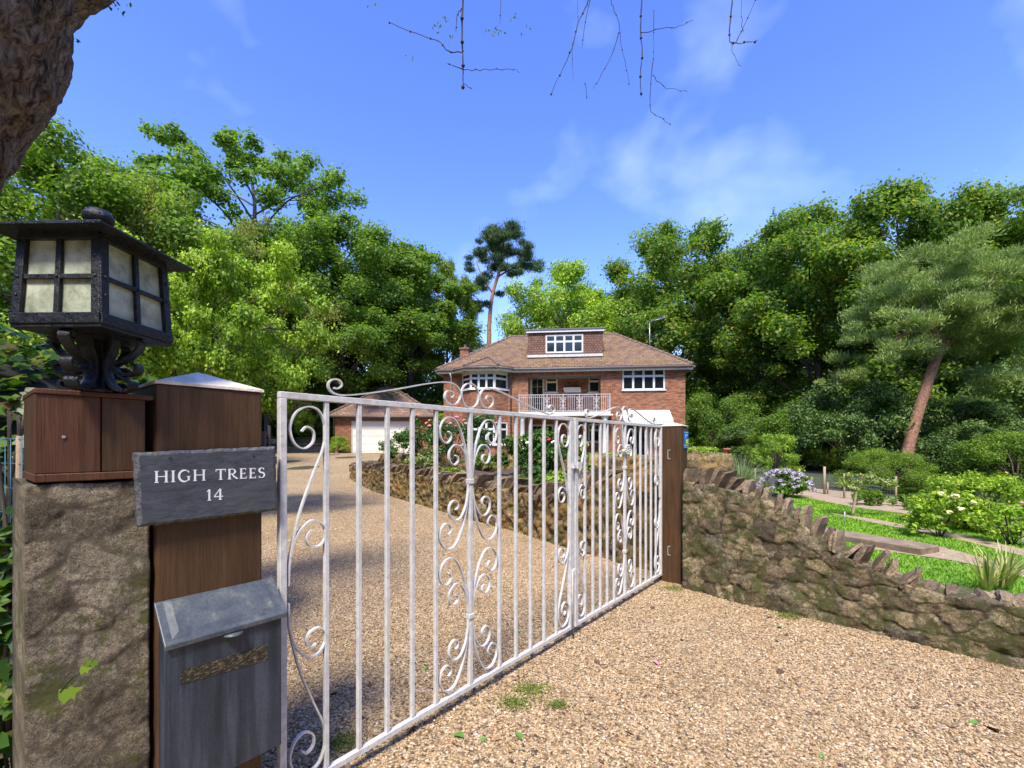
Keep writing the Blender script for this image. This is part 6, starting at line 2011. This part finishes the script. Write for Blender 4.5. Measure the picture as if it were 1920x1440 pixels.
for k in range(26):
    x0_ = random.uniform(-2.2, -1.5); y0_ = random.uniform(1.35, 1.8)
    mb.tube(catmull([(x0_, y0_, 0), (x0_ + random.uniform(-.1, .1), y0_, .5), (x0_ + random.uniform(-.2, .15), y0_ + .1, 1.0), (x0_ + random.uniform(-.25, .2), y0_ + .1, 1.4)], 4), [.006] * 13, 5)
mb.build('stems', MT['bark'], iv)
# sprigs of ivy on the pier
sp = thing('ivy_sprig', 'small ivy sprig trailing across the face of the stone pier', 'ivy', tuple(PA - D2 * .1 + N2v * .03) + (0,) if False else (*(PA - D2 * .1 + N2v * .03), .62))
pts = [plane_px(px, py, .03) for px, py in ((112, 1300), (135, 1272), (155, 1258), (185, 1243))]
mb = MB(GT); mb.tube(catmull([(t, -.028, z) for t, z in pts], 4), .0018, 5); mb.build('stem', MT['leaf_ivy'], sp)
lv = [(130, 1300, .045), (160, 1255, .025), (165, 1242, .018), (178, 1244, .02)]
Pq, Sq = [], []
for px, py, s0_ in lv:
    t, z = plane_px(px, py, .035); Pq.append(tuple(GT @ Vector((t, -.036, z)))); Sq.append(s0_)
V, Fc, rnd = leaf_mesh(np.array(Pq), np.tile(np.array([[N2v.x, N2v.y, .25]]), (len(Pq), 1)), np.array(Sq), r, .7, 'ivy', droop=.6)
npmesh('foliage', V, Fc, MT['leaf_bright'], sp, {'rnd': rnd})
# blue wire netting
wf = thing('wire_netting', 'strip of blue-green wire netting in front of the ivy at the left edge', 'fence', (-1.85, 1.55, .9))
mb = MB()
a_, b_ = at(-60, 820, 1.62), at(52, 820, 1.52)
for k in range(12):
    p = a_.lerp(b_, k / 11); mb.tube([(p.x, p.y, .75), (p.x, p.y, HC + (HZ - 822) / F * p.y)], .0014, 4)
for z in np.linspace(.80, HC + .022, 7): mb.tube([(a_.x, a_.y, z), (b_.x, b_.y, z - .002)], .0014, 4)
mb.build('netting', MT['wire'], wf)
MB().tube([(b_.x - .06, b_.y + .02, .6), (b_.x - .05, b_.y + .02, 1.31)], .008, 7).build('stake', MT['fence_post'], wf)

# ------------------------------------------------------------------ bed planting
def small_plant(name, label, cat, loc, Rr, Hh, mat, n, ls, shape='leaf', group=None, flowers=None, seed=0, stems=8, asp=.6, dome=True):
    r = np.random.default_rng(seed + 500); rn = random.Random(seed)
    root = thing(name, label, cat, tuple(loc), group)
    L0 = Vector(loc)
    nc = 22
    C = []; Cr = []
    for k in range(nc):
        a = rn.random() * 6.28; z = Hh * rn.uniform(.25, .95); q = Rr * rn.uniform(.2, .95) * (math.sqrt(max(.1, 1 - (z / Hh - .45) ** 2 * 2.5)))
        C.append((L0.x + math.cos(a) * q, L0.y + math.sin(a) * q, L0.z + z)); Cr.append(rn.uniform(.18, .32) * Rr)
    P, N_, s_ = clump_leaves(np.array(C), np.array(Cr), n / nc, ls, r, flat=.8, shell=.6)
    V, Fc, rnd = leaf_mesh(P, N_, s_, r, asp, shape, droop=.3)
    npmesh('foliage', V, Fc, mat, root, {'rnd': rnd})
    mb = MB()
    for k in range(stems):
        c = C[k]; mb.tube(catmull([(L0.x + rn.uniform(-.05, .05), L0.y, L0.z - .05), (L0.x + (c[0] - L0.x) * .4, L0.y + (c[1] - L0.y) * .4, L0.z + (c[2] - L0.z) * .5), c], 3), .007, 5)
    mb.build('stem', MT['bark'], root)
    if flowers:
        fm, cnt, fs, fz = flowers
        for k in range(cnt):
            a = rn.random() * 6.28; q = Rr * rn.uniform(.2, 1.0)
            c = Vector((L0.x + math.cos(a) * q, L0.y - abs(math.sin(a)) * q, L0.z + Hh * rn.uniform(*fz)))
            add_flower(c, fs * rn.uniform(.8, 1.2), fm, root, rn)
    return root
def add_flower(c, s_, mat, root, rn):
    mb = MB()
    mb.ball(c, s_ * .42, 8, 6, .85)
    for k in range(6):
        a = k * 1.047 + rn.random()
        mb.ball(c + Vector((math.cos(a) * s_ * .38, math.sin(a) * s_ * .38, rn.uniform(-.2, .25) * s_)), s_ * rn.uniform(.26, .36), 7, 5, .75)
    return mb.build('flower', mat, root)

def bedp(px, Y, z): return Vector(((px - CX) / F * Y, Y, z))
BG = 'rose bushes in the flowerbed'
ROSES = [
 (752, 12.6, .62, .62, 1.05, 'petal_white', 2, 'rose bush at the far end of the flowerbed by the garage'),
 (800, 12.2, .70, .75, 1.35, 'petal_coral', 5, 'tall rose bush with coral flowers in front of the archway'),
 (850, 11.4, .74, .80, 1.15, 'petal_pink', 9, 'rose bush with pink flowers behind the curved wall'),
 (905, 12.0, .85, .60, 1.25, 'petal_white', 2, 'thin leafy rose bush under the left bay window'),
 (975, 9.2, .62, .55, .80, 'petal_coral', 3, 'rose bush with a few pale coral flowers near the column'),
 (1010, 8.2, .60, .60, .95, 'petal_white', 2, 'dark leaved rose bush left of the gate meeting stiles'),
]
for i, (px, Y, z, rr_0, hh_, fm, cnt, lab) in enumerate(ROSES):
    small_plant('rose_bush', lab, 'rose bush', bedp(px, Y, z), rr_0, hh_, MT['leaf_rose'], 2200, .065, 'leaf', BG, (MT[fm], cnt, .075, (.7, 1.05)), seed=i)
rb = small_plant('rose_bush', 'rose bush with one bright red bloom on a tall stem', 'rose bush', bedp(1030, 8.0, .62), .45, .72, MT['leaf_rose'], 1500, .06, 'leaf', BG, None, seed=33)
fl0 = at(1029, 825, 7.9); add_flower(fl0, .06, MT['petal_red'], rb, random.Random(2)); MB().tube([(fl0.x, fl0.y, .9), tuple(fl0)], .004, 5).build('stem', MT['leaf_rose'], rb)
small_plant('flowerbed_plant', 'low bright green leafy plant between the curved walls', 'plant', bedp(848, 9.0, .50), .28, .32, MT['leaf_bright'], 500, .07, 'leaf', None, None, seed=40)
small_plant('flowerbed_plant', 'bright green clump right of the rose bushes in the bed', 'plant', bedp(1048, 6.7, .45), .38, .42, MT['leaf_bright'], 1500, .06, 'leaf', None, None, seed=41)
small_plant('flowerbed_plant', 'broad dark leaved clump under the red rose', 'plant', bedp(1012, 7.0, .42), .40, .5, MT['leaf_rose'], 1500, .075, 'leaf', None, None, seed=42)
small_plant('flowerbed_plant', 'yellowish upright shrub behind the meeting stiles of the gate', 'plant', bedp(1078, 8.6, .62), .38, .75, MT['leaf_variegated'], 1500, .07, 'leaf', None, None, seed=43)
small_plant('flowerbed_plant', 'scrambling green plant below the white column', 'plant', bedp(985, 7.7, .42), .35, .35, MT['leaf_mid'], 900, .06, 'leaf', None, None, seed=44)
small_plant('flowerbed_plant', 'tiny clump of foliage at the foot of the curved wall', 'plant', (*gp(766, 939).xy, .1), .09, .09, MT['leaf_rose'], 60, .06, 'leaf', None, None, seed=45, stems=2)
# trailing plants on the terrace wall
for i, (px, py, lab) in enumerate(((790, 866, 'ochre trailing plant at the left end of the terrace wall'), (900, 862, 'trailing green plant on the terrace wall beside the pink rose'), (960, 868, 'trailing plant on the terrace wall behind the fescue bowl'))):
    small_plant('trailing_plant', lab, 'plant', bedp(px, 10.6, .72), .45, .32, MT['leaf_mid'] if i else MT['leaf_variegated'], 800, .05, 'leaf', None, None, seed=60 + i)
# topiary ball on a stem
tpY = 17.0; tc = at(957.5, 826, tpY)
tt = thing('topiary_ball', 'clipped golden ball topiary on a thin stem in front of the bay window', 'topiary', (tc.x, tpY, .3))
r = np.random.default_rng(77); d = unit(r.normal(size=(2600, 3)))
V, Fc, rnd = leaf_mesh(np.array(tuple(tc)) + d * r.uniform(.14, .185, 2600)[:, None], unit(d + r.normal(size=d.shape) * .4), np.full(2600, .04), r, .7)
npmesh('foliage', V, Fc, MT['leaf_topiary'], tt, {'rnd': rnd}); MB().tube([(tc.x, tpY, .2), tuple(tc)], .018, 7).build('stem', MT['bark'], tt)
# box hedge behind the terrace wall
def hedge(name, label, x0, x1, y0, y1, z0, z1, mat, n, ls, seed):
    r = np.random.default_rng(seed)
    root = thing(name, label, 'hedge', ((x0 + x1) / 2, (y0 + y1) / 2, z0))
    P = []; N_ = []
    ar = np.array([(x1 - x0) * (z1 - z0), (y1 - y0) * (z1 - z0), (y1 - y0) * (z1 - z0), (x1 - x0) * (y1 - y0)]); ar /= ar.sum()
    for q, nm in enumerate(((0, -1, 0), (-1, 0, 0), (1, 0, 0), (0, 0, 1))):
        k = int(n * ar[q]); u, v_ = r.random(k), r.random(k)
        x = x0 + (x1 - x0) * u; y = y0 + (y1 - y0) * v_; z = z0 + (z1 - z0) * v_
        if q == 0: p = np.stack([x, np.full(k, y0), z], 1)
        elif q == 3: p = np.stack([x, y, np.full(k, z1)], 1)
        else: p = np.stack([np.full(k, x0 if q == 1 else x1), y0 + (y1 - y0) * u, z], 1)
        p += r.normal(size=p.shape) * .035 + (np.array(nm) * .06) * fbm(p, 3, 3, seed)[:, None]
        P.append(p); N_.append(np.tile(nm, (k, 1)))
    P = np.concatenate(P); N_ = unit(np.concatenate(N_) + r.normal(size=P.shape) * .6 + np.array([0, 0, .3]))
    V, Fc, rnd = leaf_mesh(P, N_, ls * r.uniform(.6, 1.3, len(P)), r, .6)
    npmesh('foliage', V, Fc, mat, root, {'rnd': rnd})
    MB().box(x0 + .05, x1 - .05, y0 + .05, y1 - .05, z0, z1 - .05).build('woody_core', MT['bark'], root)
Yh = 11.5
hx0, hx1 = (1095 - CX) / F * Yh, (1192 - CX) / F * Yh
hedge('box_hedge', 'clipped bright green box hedge in front of the house wall', hx0, hx1, Yh, Yh + .7, .3, HC + (HZ - 855) / F * Yh, MT['leaf_bright'], 9000, .05, 3)
hedge('box_hedge', 'low rough hedge right of the gate post under the terracotta pot', (1282 - CX) / F * 15, (1380 - CX) / F * 15, 15, 16, 0, HC + (HZ - 856) / F * 15, MT['leaf_mid'], 7000, .07, 4)
hedge('box_hedge', 'green planting along the top of the low brick wall by the pot', (1280 - CX) / F * 18.6, (1352 - CX) / F * 18, 18.3, 19, .2, HC + (HZ - 842) / F * 18.3, MT['leaf_bright'], 3500, .08, 5)
lw_ = thing('brick_planter', 'low orange brick planter wall right of the house', 'wall', (7.8, 17.8, 0))
MB().box((1275 - CX) / F * 17.9, (1366 - CX) / F * 17.9, 17.9, 18.2, 0, HC + (HZ - 850.5) / F * 17.9).build('brickwork', MT['brick'], lw_)
MB().box((1296 - CX) / F * 17.8, (1306 - CX) / F * 17.8, 17.7, 17.899, 0, HC + (HZ - 845) / F * 17.8).build('pillar', MT['brick'], lw_)
zpt = HC + (HZ - 850.5) / F * 17.9
pot = thing('terracotta_pot', 'small terracotta flower pot on the end of the low brick wall', 'pot', ((1363 - CX) / F * 18.05, 18.05, zpt))
MB().lathe([(.0001, zpt), (.085, zpt), (.125, zpt + .15), (.145, zpt + .15), (.145, zpt + .20), (.12, zpt + .20), (.11, zpt + .16), (.0001, zpt + .155)], ((1363 - CX) / F * 18.05, 18.05, 0), 18).build('pot', MT['terracotta'], pot)
# pot of blue fescue in the bed
fc = bedp(962, 7.6, .56)
fz = HC + (HZ - 915) / F * 7.6
bowl = thing('planted_bowl', 'pale shallow bowl of silvery grass standing in the flowerbed', 'planter', (fc.x, fc.y, fz - .1))
MB().lathe([(.0001, fz - .1), (.10, fz - .1), (.145, fz), (.16, fz + .005), (.13, fz + .006), (.0001, fz - .005)], (fc.x, fc.y, 0), 24).build('bowl', MT['white'], bowl)
def blades(c, n, L_, w, spread, mat, root, seed, name='blades', arch=.5, up=1.0):
    r = np.random.default_rng(seed)
    V, Fc, rd = [], [], []
    for k in range(n):
        a = r.uniform(0, 6.28); L1 = L_ * r.uniform(.55, 1.1); sp_ = spread * r.uniform(.15, 1.0)
        d = np.array([math.cos(a), math.sin(a), 0]); sd = np.array([-math.sin(a), math.cos(a), 0]); ww = w * r.uniform(.6, 1.2)
        b = len(V); q = r.random()
        for j in range(5):
            t = j / 4
            p = np.array(c) + d * (L1 * sp_ * (t ** 1.3)) + np.array([0, 0, L1 * up * (t - arch * t * t * (0.4 + sp_))]) + d * .03
            wj = ww * (1 - .85 * t ** 1.5)
            V += [p - sd * wj / 2, p + sd * wj / 2]; rd += [q, q]
            if j: m = b + 2 * (j - 1); Fc.append((m, m + 1, m + 3, m + 2))
    return npmesh(name, np.array(V), np.array(Fc), mat, root, {'rnd': rd}, smooth=True)
blades((fc.x, fc.y, fz), 220, .17, .005, .55, MT['leaf_grassy'], bowl, 5)
# ornamental grass above the right wall
og = thing('ornamental_grass', 'arching silvery ornamental grass behind the top of the right wall', 'grass plant', (5.3, 10.6, 0))
for k, (px, Y, z) in enumerate(((1330, 10.6, .1), (1365, 10.3, .1), (1390, 10.0, .05))):
    blades(((px - CX) / F * Y, Y, z), 420, 1.45, .011, .60, MT['leaf_grassy'], og, 10 + k, arch=.50, up=.95)
# hydrangea
hx = gp(1470, 932)
hy = small_plant('hydrangea', 'hydrangea bush covered in pale lilac flower heads by the lawn', 'hydrangea', hx, .55, .62, MT['leaf_mid'], 1500, .08, 'leaf', None, None, seed=70)
r = np.random.default_rng(71)
for k in range(85):
    a = r.uniform(0, 6.28); e_ = r.uniform(.1, 1.4)
    c = np.array(tuple(hx)) + np.array([math.cos(a) * math.cos(e_) * .62, math.sin(a) * math.cos(e_) * .62, .12 + math.sin(e_) * .56])
    d = unit(r.normal(size=(26, 3))) * .06 * np.array([1, 1, .5])
    V, Fc, rnd = leaf_mesh(c + d, unit(d + np.array([0, 0, .05])), np.full(26, .035), r, .9)
    npmesh('flower_head', V, Fc, MT['petal_lilac'], hy, {'rnd': rnd})
# yellow rose and small bushes at the right
yr = small_plant('rose_bush', 'rose bush with large pale yellow flowers on the right of the lawn', 'rose bush', gp(1765, 1008), .42, .62, MT['leaf_bright'], 1500, .06, 'leaf', None, (MT['petal_yellow'], 11, .065, (.55, 1.05)), seed=80)
small_plant('rose_bush', 'small rose bush with a pink bud at the right edge of the lawn', 'rose bush', gp(1895, 1022), .34, .50, MT['leaf_bright'], 1100, .05, 'leaf', None, (MT['petal_pink'], 2, .03, (.9, 1.1)), seed=81)
small_plant('lawn_shrub', 'small round bush on the earth border at the foot of the standard tree', 'shrub', gp(1632, 948), .32, .30, MT['leaf_mid'], 1200, .06, 'leaf', None, None, seed=82)
small_plant('lawn_shrub', 'thin young shrub beside the yellow rose', 'shrub', gp(1830, 1000), .3, .45, MT['leaf_bright'], 500, .05, 'leaf', None, None, seed=83)
for i, (px, py) in enumerate(((1700, 950), (1725, 958))):
    small_plant('lawn_shrub', ('low leafy plant at the left of the dark conifer border', 'low leafy plant at the right of the dark conifer border')[i], 'shrub', gp(px, py), .3, .25, MT['leaf_mid'], 400, .06, 'leaf', None, None, seed=84 + i)
# standard tree with a parasol of variegated leaves
sb = gp(1598, 968)
stt = thing('standard_tree', 'small umbrella-shaped variegated tree on a bare stem in the lawn', 'tree', tuple(sb))
zt2 = HC + (HZ - 886) / F * sb.y
MB().tube(catmull([tuple(sb), (sb.x + .08, sb.y, .45), (sb.x + .16, sb.y, .7), (sb.x + .20, sb.y, zt2 - .05)], 4), [.022] * 13, 7).build('trunk', MT['fence_post'], stt)
r = np.random.default_rng(91); C = []; Cr = []
for k in range(26):
    a = r.uniform(0, 6.28); q = r.random() ** .5 * .42
    C.append((sb.x + .2 + math.cos(a) * q, sb.y + math.sin(a) * q, zt2 - q * .40 + r.uniform(-.05, .04) - (.12 if k % 3 == 0 else 0))); Cr.append(r.uniform(.06, .11))
P, N_, s_ = clump_leaves(np.array(C), np.array(Cr), 60, .055, r, flat=.5)
V, Fc, rnd = leaf_mesh(P, N_, s_, r, .45, 'quad', droop=.6); npmesh('crown', V, Fc, MT['leaf_variegated'], stt, {'rnd': rnd})
# phormium
pb = gp(1872, 1128); pb = Vector(((1872 - CX) / F * 3.9, 3.9, 0.06))
ph = thing('strap_leaf_plant', 'spiky yellow and green striped strap-leaved plant behind the right wall', 'plant', tuple(pb))
for k, dx in enumerate((-.10, 0.05, .16)):
    blades((pb.x + dx, pb.y + .04 * k, .05), 34, .42, .020, .8, MT['leaf_phormium'], ph, 20 + k, arch=.25, up=1.0)
# old sleeper edging on the lawn
sa_, sb_, sc_ = gp(1590, 1012), gp(1722, 1032), gp(1600, 1000)
slp = thing('timber_sleeper', 'weathered grey timber sleeper lying on the lawn beside the path', 'sleeper', tuple(sa_))
u_ = (gp(1722, 1040) - gp(1500, 1000)); u_.z = 0; L_ = u_.length; u_.normalize(); v2 = Vector((-u_.y, u_.x, 0))
ps = gp(1500, 1003)
TS = Matrix(((u_.x, v2.x, 0, ps.x), (u_.y, v2.y, 0, ps.y), (0, 0, 1, 0), (0, 0, 0, 1)))
MB(TS).box(0, L_, 0, .42, 0.0, .09, jit=.01).build('beam', MT['slab'], slp, .012)
# post and wire fence
fn = thing('wire_fence', 'dark wire mesh fence on pale wooden posts below the evergreen shrubs', 'fence', tuple(gp(1545, 925)))
FP = [gp(1330, 905), gp(1416, 908), gp(1499, 920), gp(1546, 927), gp(1583, 935), gp(1680, 945)]
for i, p in enumerate(FP):
    h_ = (.62, .55, .62, .72, .60, .6)[i]
    MB().tube([(p.x, p.y, -.05), (p.x, p.y, h_)], .030 if i == 3 else .022, 7).build('post', MT['fence_post'], fn)
MB().tube([(FP[3].x + .08, FP[3].y, 0), (FP[3].x + .08, FP[3].y, .32)], .02, 6).build('short_stake', MT['fence_post'], fn)
mb = MB()
for i in range(len(FP) - 1):
    a, b = FP[i], FP[i + 1]
    for z in np.linspace(.05, .50, 10): mb.tube([(a.x, a.y, z), (b.x, b.y, z)], .0022, 3, cap=False)
    k = int((b - a).length / .05)
    for j in range(k):
        p = a.lerp(b, j / k); mb.tube([(p.x, p.y, .05), (p.x, p.y, .50)], .0018, 3, cap=False)
mb.build('mesh', MT['mesh'], fn)
# hooped white edging at the right
we = thing('hoop_edging', 'short white hooped wire edging under the small rose bush', 'fence', tuple(gp(1870, 1015)))
mb = MB(); a, b = gp(1858, 1003), gp(1925, 1022)
for k in range(10):
    p = a.lerp(b, k / 10); q = a.lerp(b, (k + .9) / 10); m = (p + q) / 2
    mb.tube(catmull([(p.x, p.y, 0), (p.x, p.y, .13), (m.x, m.y, .17), (q.x, q.y, .13), (q.x, q.y, 0)], 3), .004, 5)
mb.build('hoops', MT['white'], we)
# thin marker stick
p = gp(1590, 990); 
mk = thing('garden_cane', 'thin grey cane stuck in the lawn left of the standard tree', 'cane', tuple(gp(1583, 985)))
p = gp(1583, 985); MB().tube([(p.x, p.y, -.02), (p.x + .01, p.y, .22)], .007, 5).build('cane', MT['steel'], mk)

# grass blades on the near lawn
r = np.random.default_rng(17)
k = 90000
yy = 1.5 + 10.5 * r.random(k) ** .75; 
xl = np.array([0.0] * k); xl = np.where(yy <= 4.03, np.interp(yy, rw_y, rw_x) + .42, np.interp(yy, [4.0, 7, 11, 13.4], [2.1, 4.7, 6.7, 7.5]))
xr = np.minimum(np.interp(yy, [0, 6, 9, 13.4], [16, 12.5, 10.6, 8.0]), 1.16 * yy + .3)
xx = xl + (xr - xl) * r.random(k)
ok = xr > xl + .05
# keep the earth paths bare: project to the photo and drop what falls on them
ppx = CX + F * xx / yy; ppy = HZ + F * HC / yy
def between(x0s, y0s, x1s, y1s): return (ppy > np.interp(ppx, x0s, y0s)) & (ppy < np.interp(ppx, x1s, y1s)) & (ppx > min(x0s[0], x1s[0]))
pa_ = between([1555, 1640, 1720, 1800, 1925], [962, 975, 990, 1003, 1034], [1560, 1640, 1720, 1800, 1925], [965, 982, 998, 1014, 1047])
pb_ = between([1600, 1760, 1820, 1925], [1010, 1026, 1042, 1072], [1600, 1690, 1790, 1925], [1026, 1040, 1054, 1086])
pc_ = between([1480, 1560, 1640, 1740, 1925], [900, 910, 918, 945, 980], [1480, 1540, 1600, 1720, 1925], [928, 940, 952, 968, 1015])
ok &= ~(pa_ | pb_ | pc_)
xx, yy = xx[ok], yy[ok]; k = len(xx)
a = r.uniform(0, 6.28, k); hgt = r.uniform(.015, .04, k); wv = .004 + .0012 * yy
dx_, dy_ = np.cos(a), np.sin(a)
V = np.stack([np.stack([xx - dx_ * wv, yy - dy_ * wv, np.full(k, 0.0)], 1), np.stack([xx + dx_ * wv, yy + dy_ * wv, np.full(k, 0.0)], 1), np.stack([xx + dy_ * hgt * .5, yy - dx_ * hgt * .5, hgt], 1)], 1).reshape(-1, 3)
o = npmesh('lawn_grass', V, np.arange(k * 3).reshape(k, 3), MT['leaf_lawn'], None, {'rnd': np.repeat(r.random(k), 3)})
o['kind'] = 'stuff'; o['label'] = 'short bright green mown grass of the right-hand lawn'; o['category'] = 'grass'

# ------------------------------------------------------------------ fallen leaves and moss on the gravel
rn = random.Random(12)
LV = []
for mat in ('dead_leaf', 'dead_leaf_tan', 'green_leaf'):
    V, Fc, rnd = leaf_mesh(np.array([[0, 0, .012]]), np.array([[0.05, 0, 1.0]]), np.array([.05]), np.random.default_rng(1), .6, 'leaf')
    o = npmesh('fallen_leaf', V, Fc, MT[mat]); LV.append(o.data); bpy.data.objects.remove(o)
LAB = ['dark curled dead leaf lying on the gravel drive', 'tan dead leaf lying on the gravel drive', 'fresh green fallen leaf lying on the gravel drive']
for k in range(130):
    px = rn.uniform(560, 1880); py = rn.uniform(905, 1425)
    p = gp(px, py)
    if p.x > drive_right(p.y) - .1: continue
    q = rn.choice((0, 0, 0, 1, 1, 2))
    o = bpy.data.objects.new('fallen_leaf', LV[q]); COL.objects.link(o)
    o.location = (p.x, p.y, p.z + .004); s0_ = rn.choice((.35, .5, .6, .8, 1.1)) * rn.uniform(.8, 1.2) * (1 if p.y < 6 else 1.6); o.scale = (s0_, s0_, s0_)
    o.rotation_euler = (rn.uniform(-.4, .4), rn.uniform(-.4, .4), rn.uniform(0, 6.28))
    o['label'] = LAB[q]; o['category'] = 'leaf'; o['group'] = ('dark', 'tan', 'green')[q] + ' fallen leaves on the drive'
p = gp(1230, 1249)
V, Fc, rnd = leaf_mesh(np.array([[p.x, p.y, .02]]), np.array([[0, 0, 1.0]]), np.array([.05]), np.random.default_rng(2), .5, 'leaf')
o = npmesh('fallen_petal', V, Fc, MT['petal_pink']); o['label'] = 'single bright pink petal lying on the gravel right of the gate'; o['category'] = 'petal'
r = np.random.default_rng(55)
for k, (px, py, s0_, lab) in enumerate(((995, 1297, .05, 'larger moss patch on the gravel in front of the gate'), (965, 1325, .045, 'moss patch on the gravel nearest the gate bottom rail'), (1045, 1330, .025, 'small moss tuft right of the larger moss patches'), (1262, 1106, .05, 'moss growing round the foot of the slim gate post'), (1480, 1158, .06, 'moss along the foot of the right wall below its tallest stones'), (640, 1398, .05, 'moss on the gravel just inside the near gate leaf'))):
    p = gp(px, py); m = int(900 * s0_ / .07)
    q = r.normal(size=(m, 2)) * s0_
    P = np.stack([p.x + q[:, 0], p.y + q[:, 1] * .7, r.uniform(.008, .022, m)], 1)
    V, Fc, rnd = leaf_mesh(P, unit(r.normal(size=P.shape) * .5 + np.array([0, 0, 1])), np.full(m, .010), r, .7)
    o = npmesh('moss_patch', V, Fc, MT['moss'], None, {'rnd': rnd}); o['label'] = lab; o['category'] = 'moss'; o['group'] = 'moss patches on the gravel'
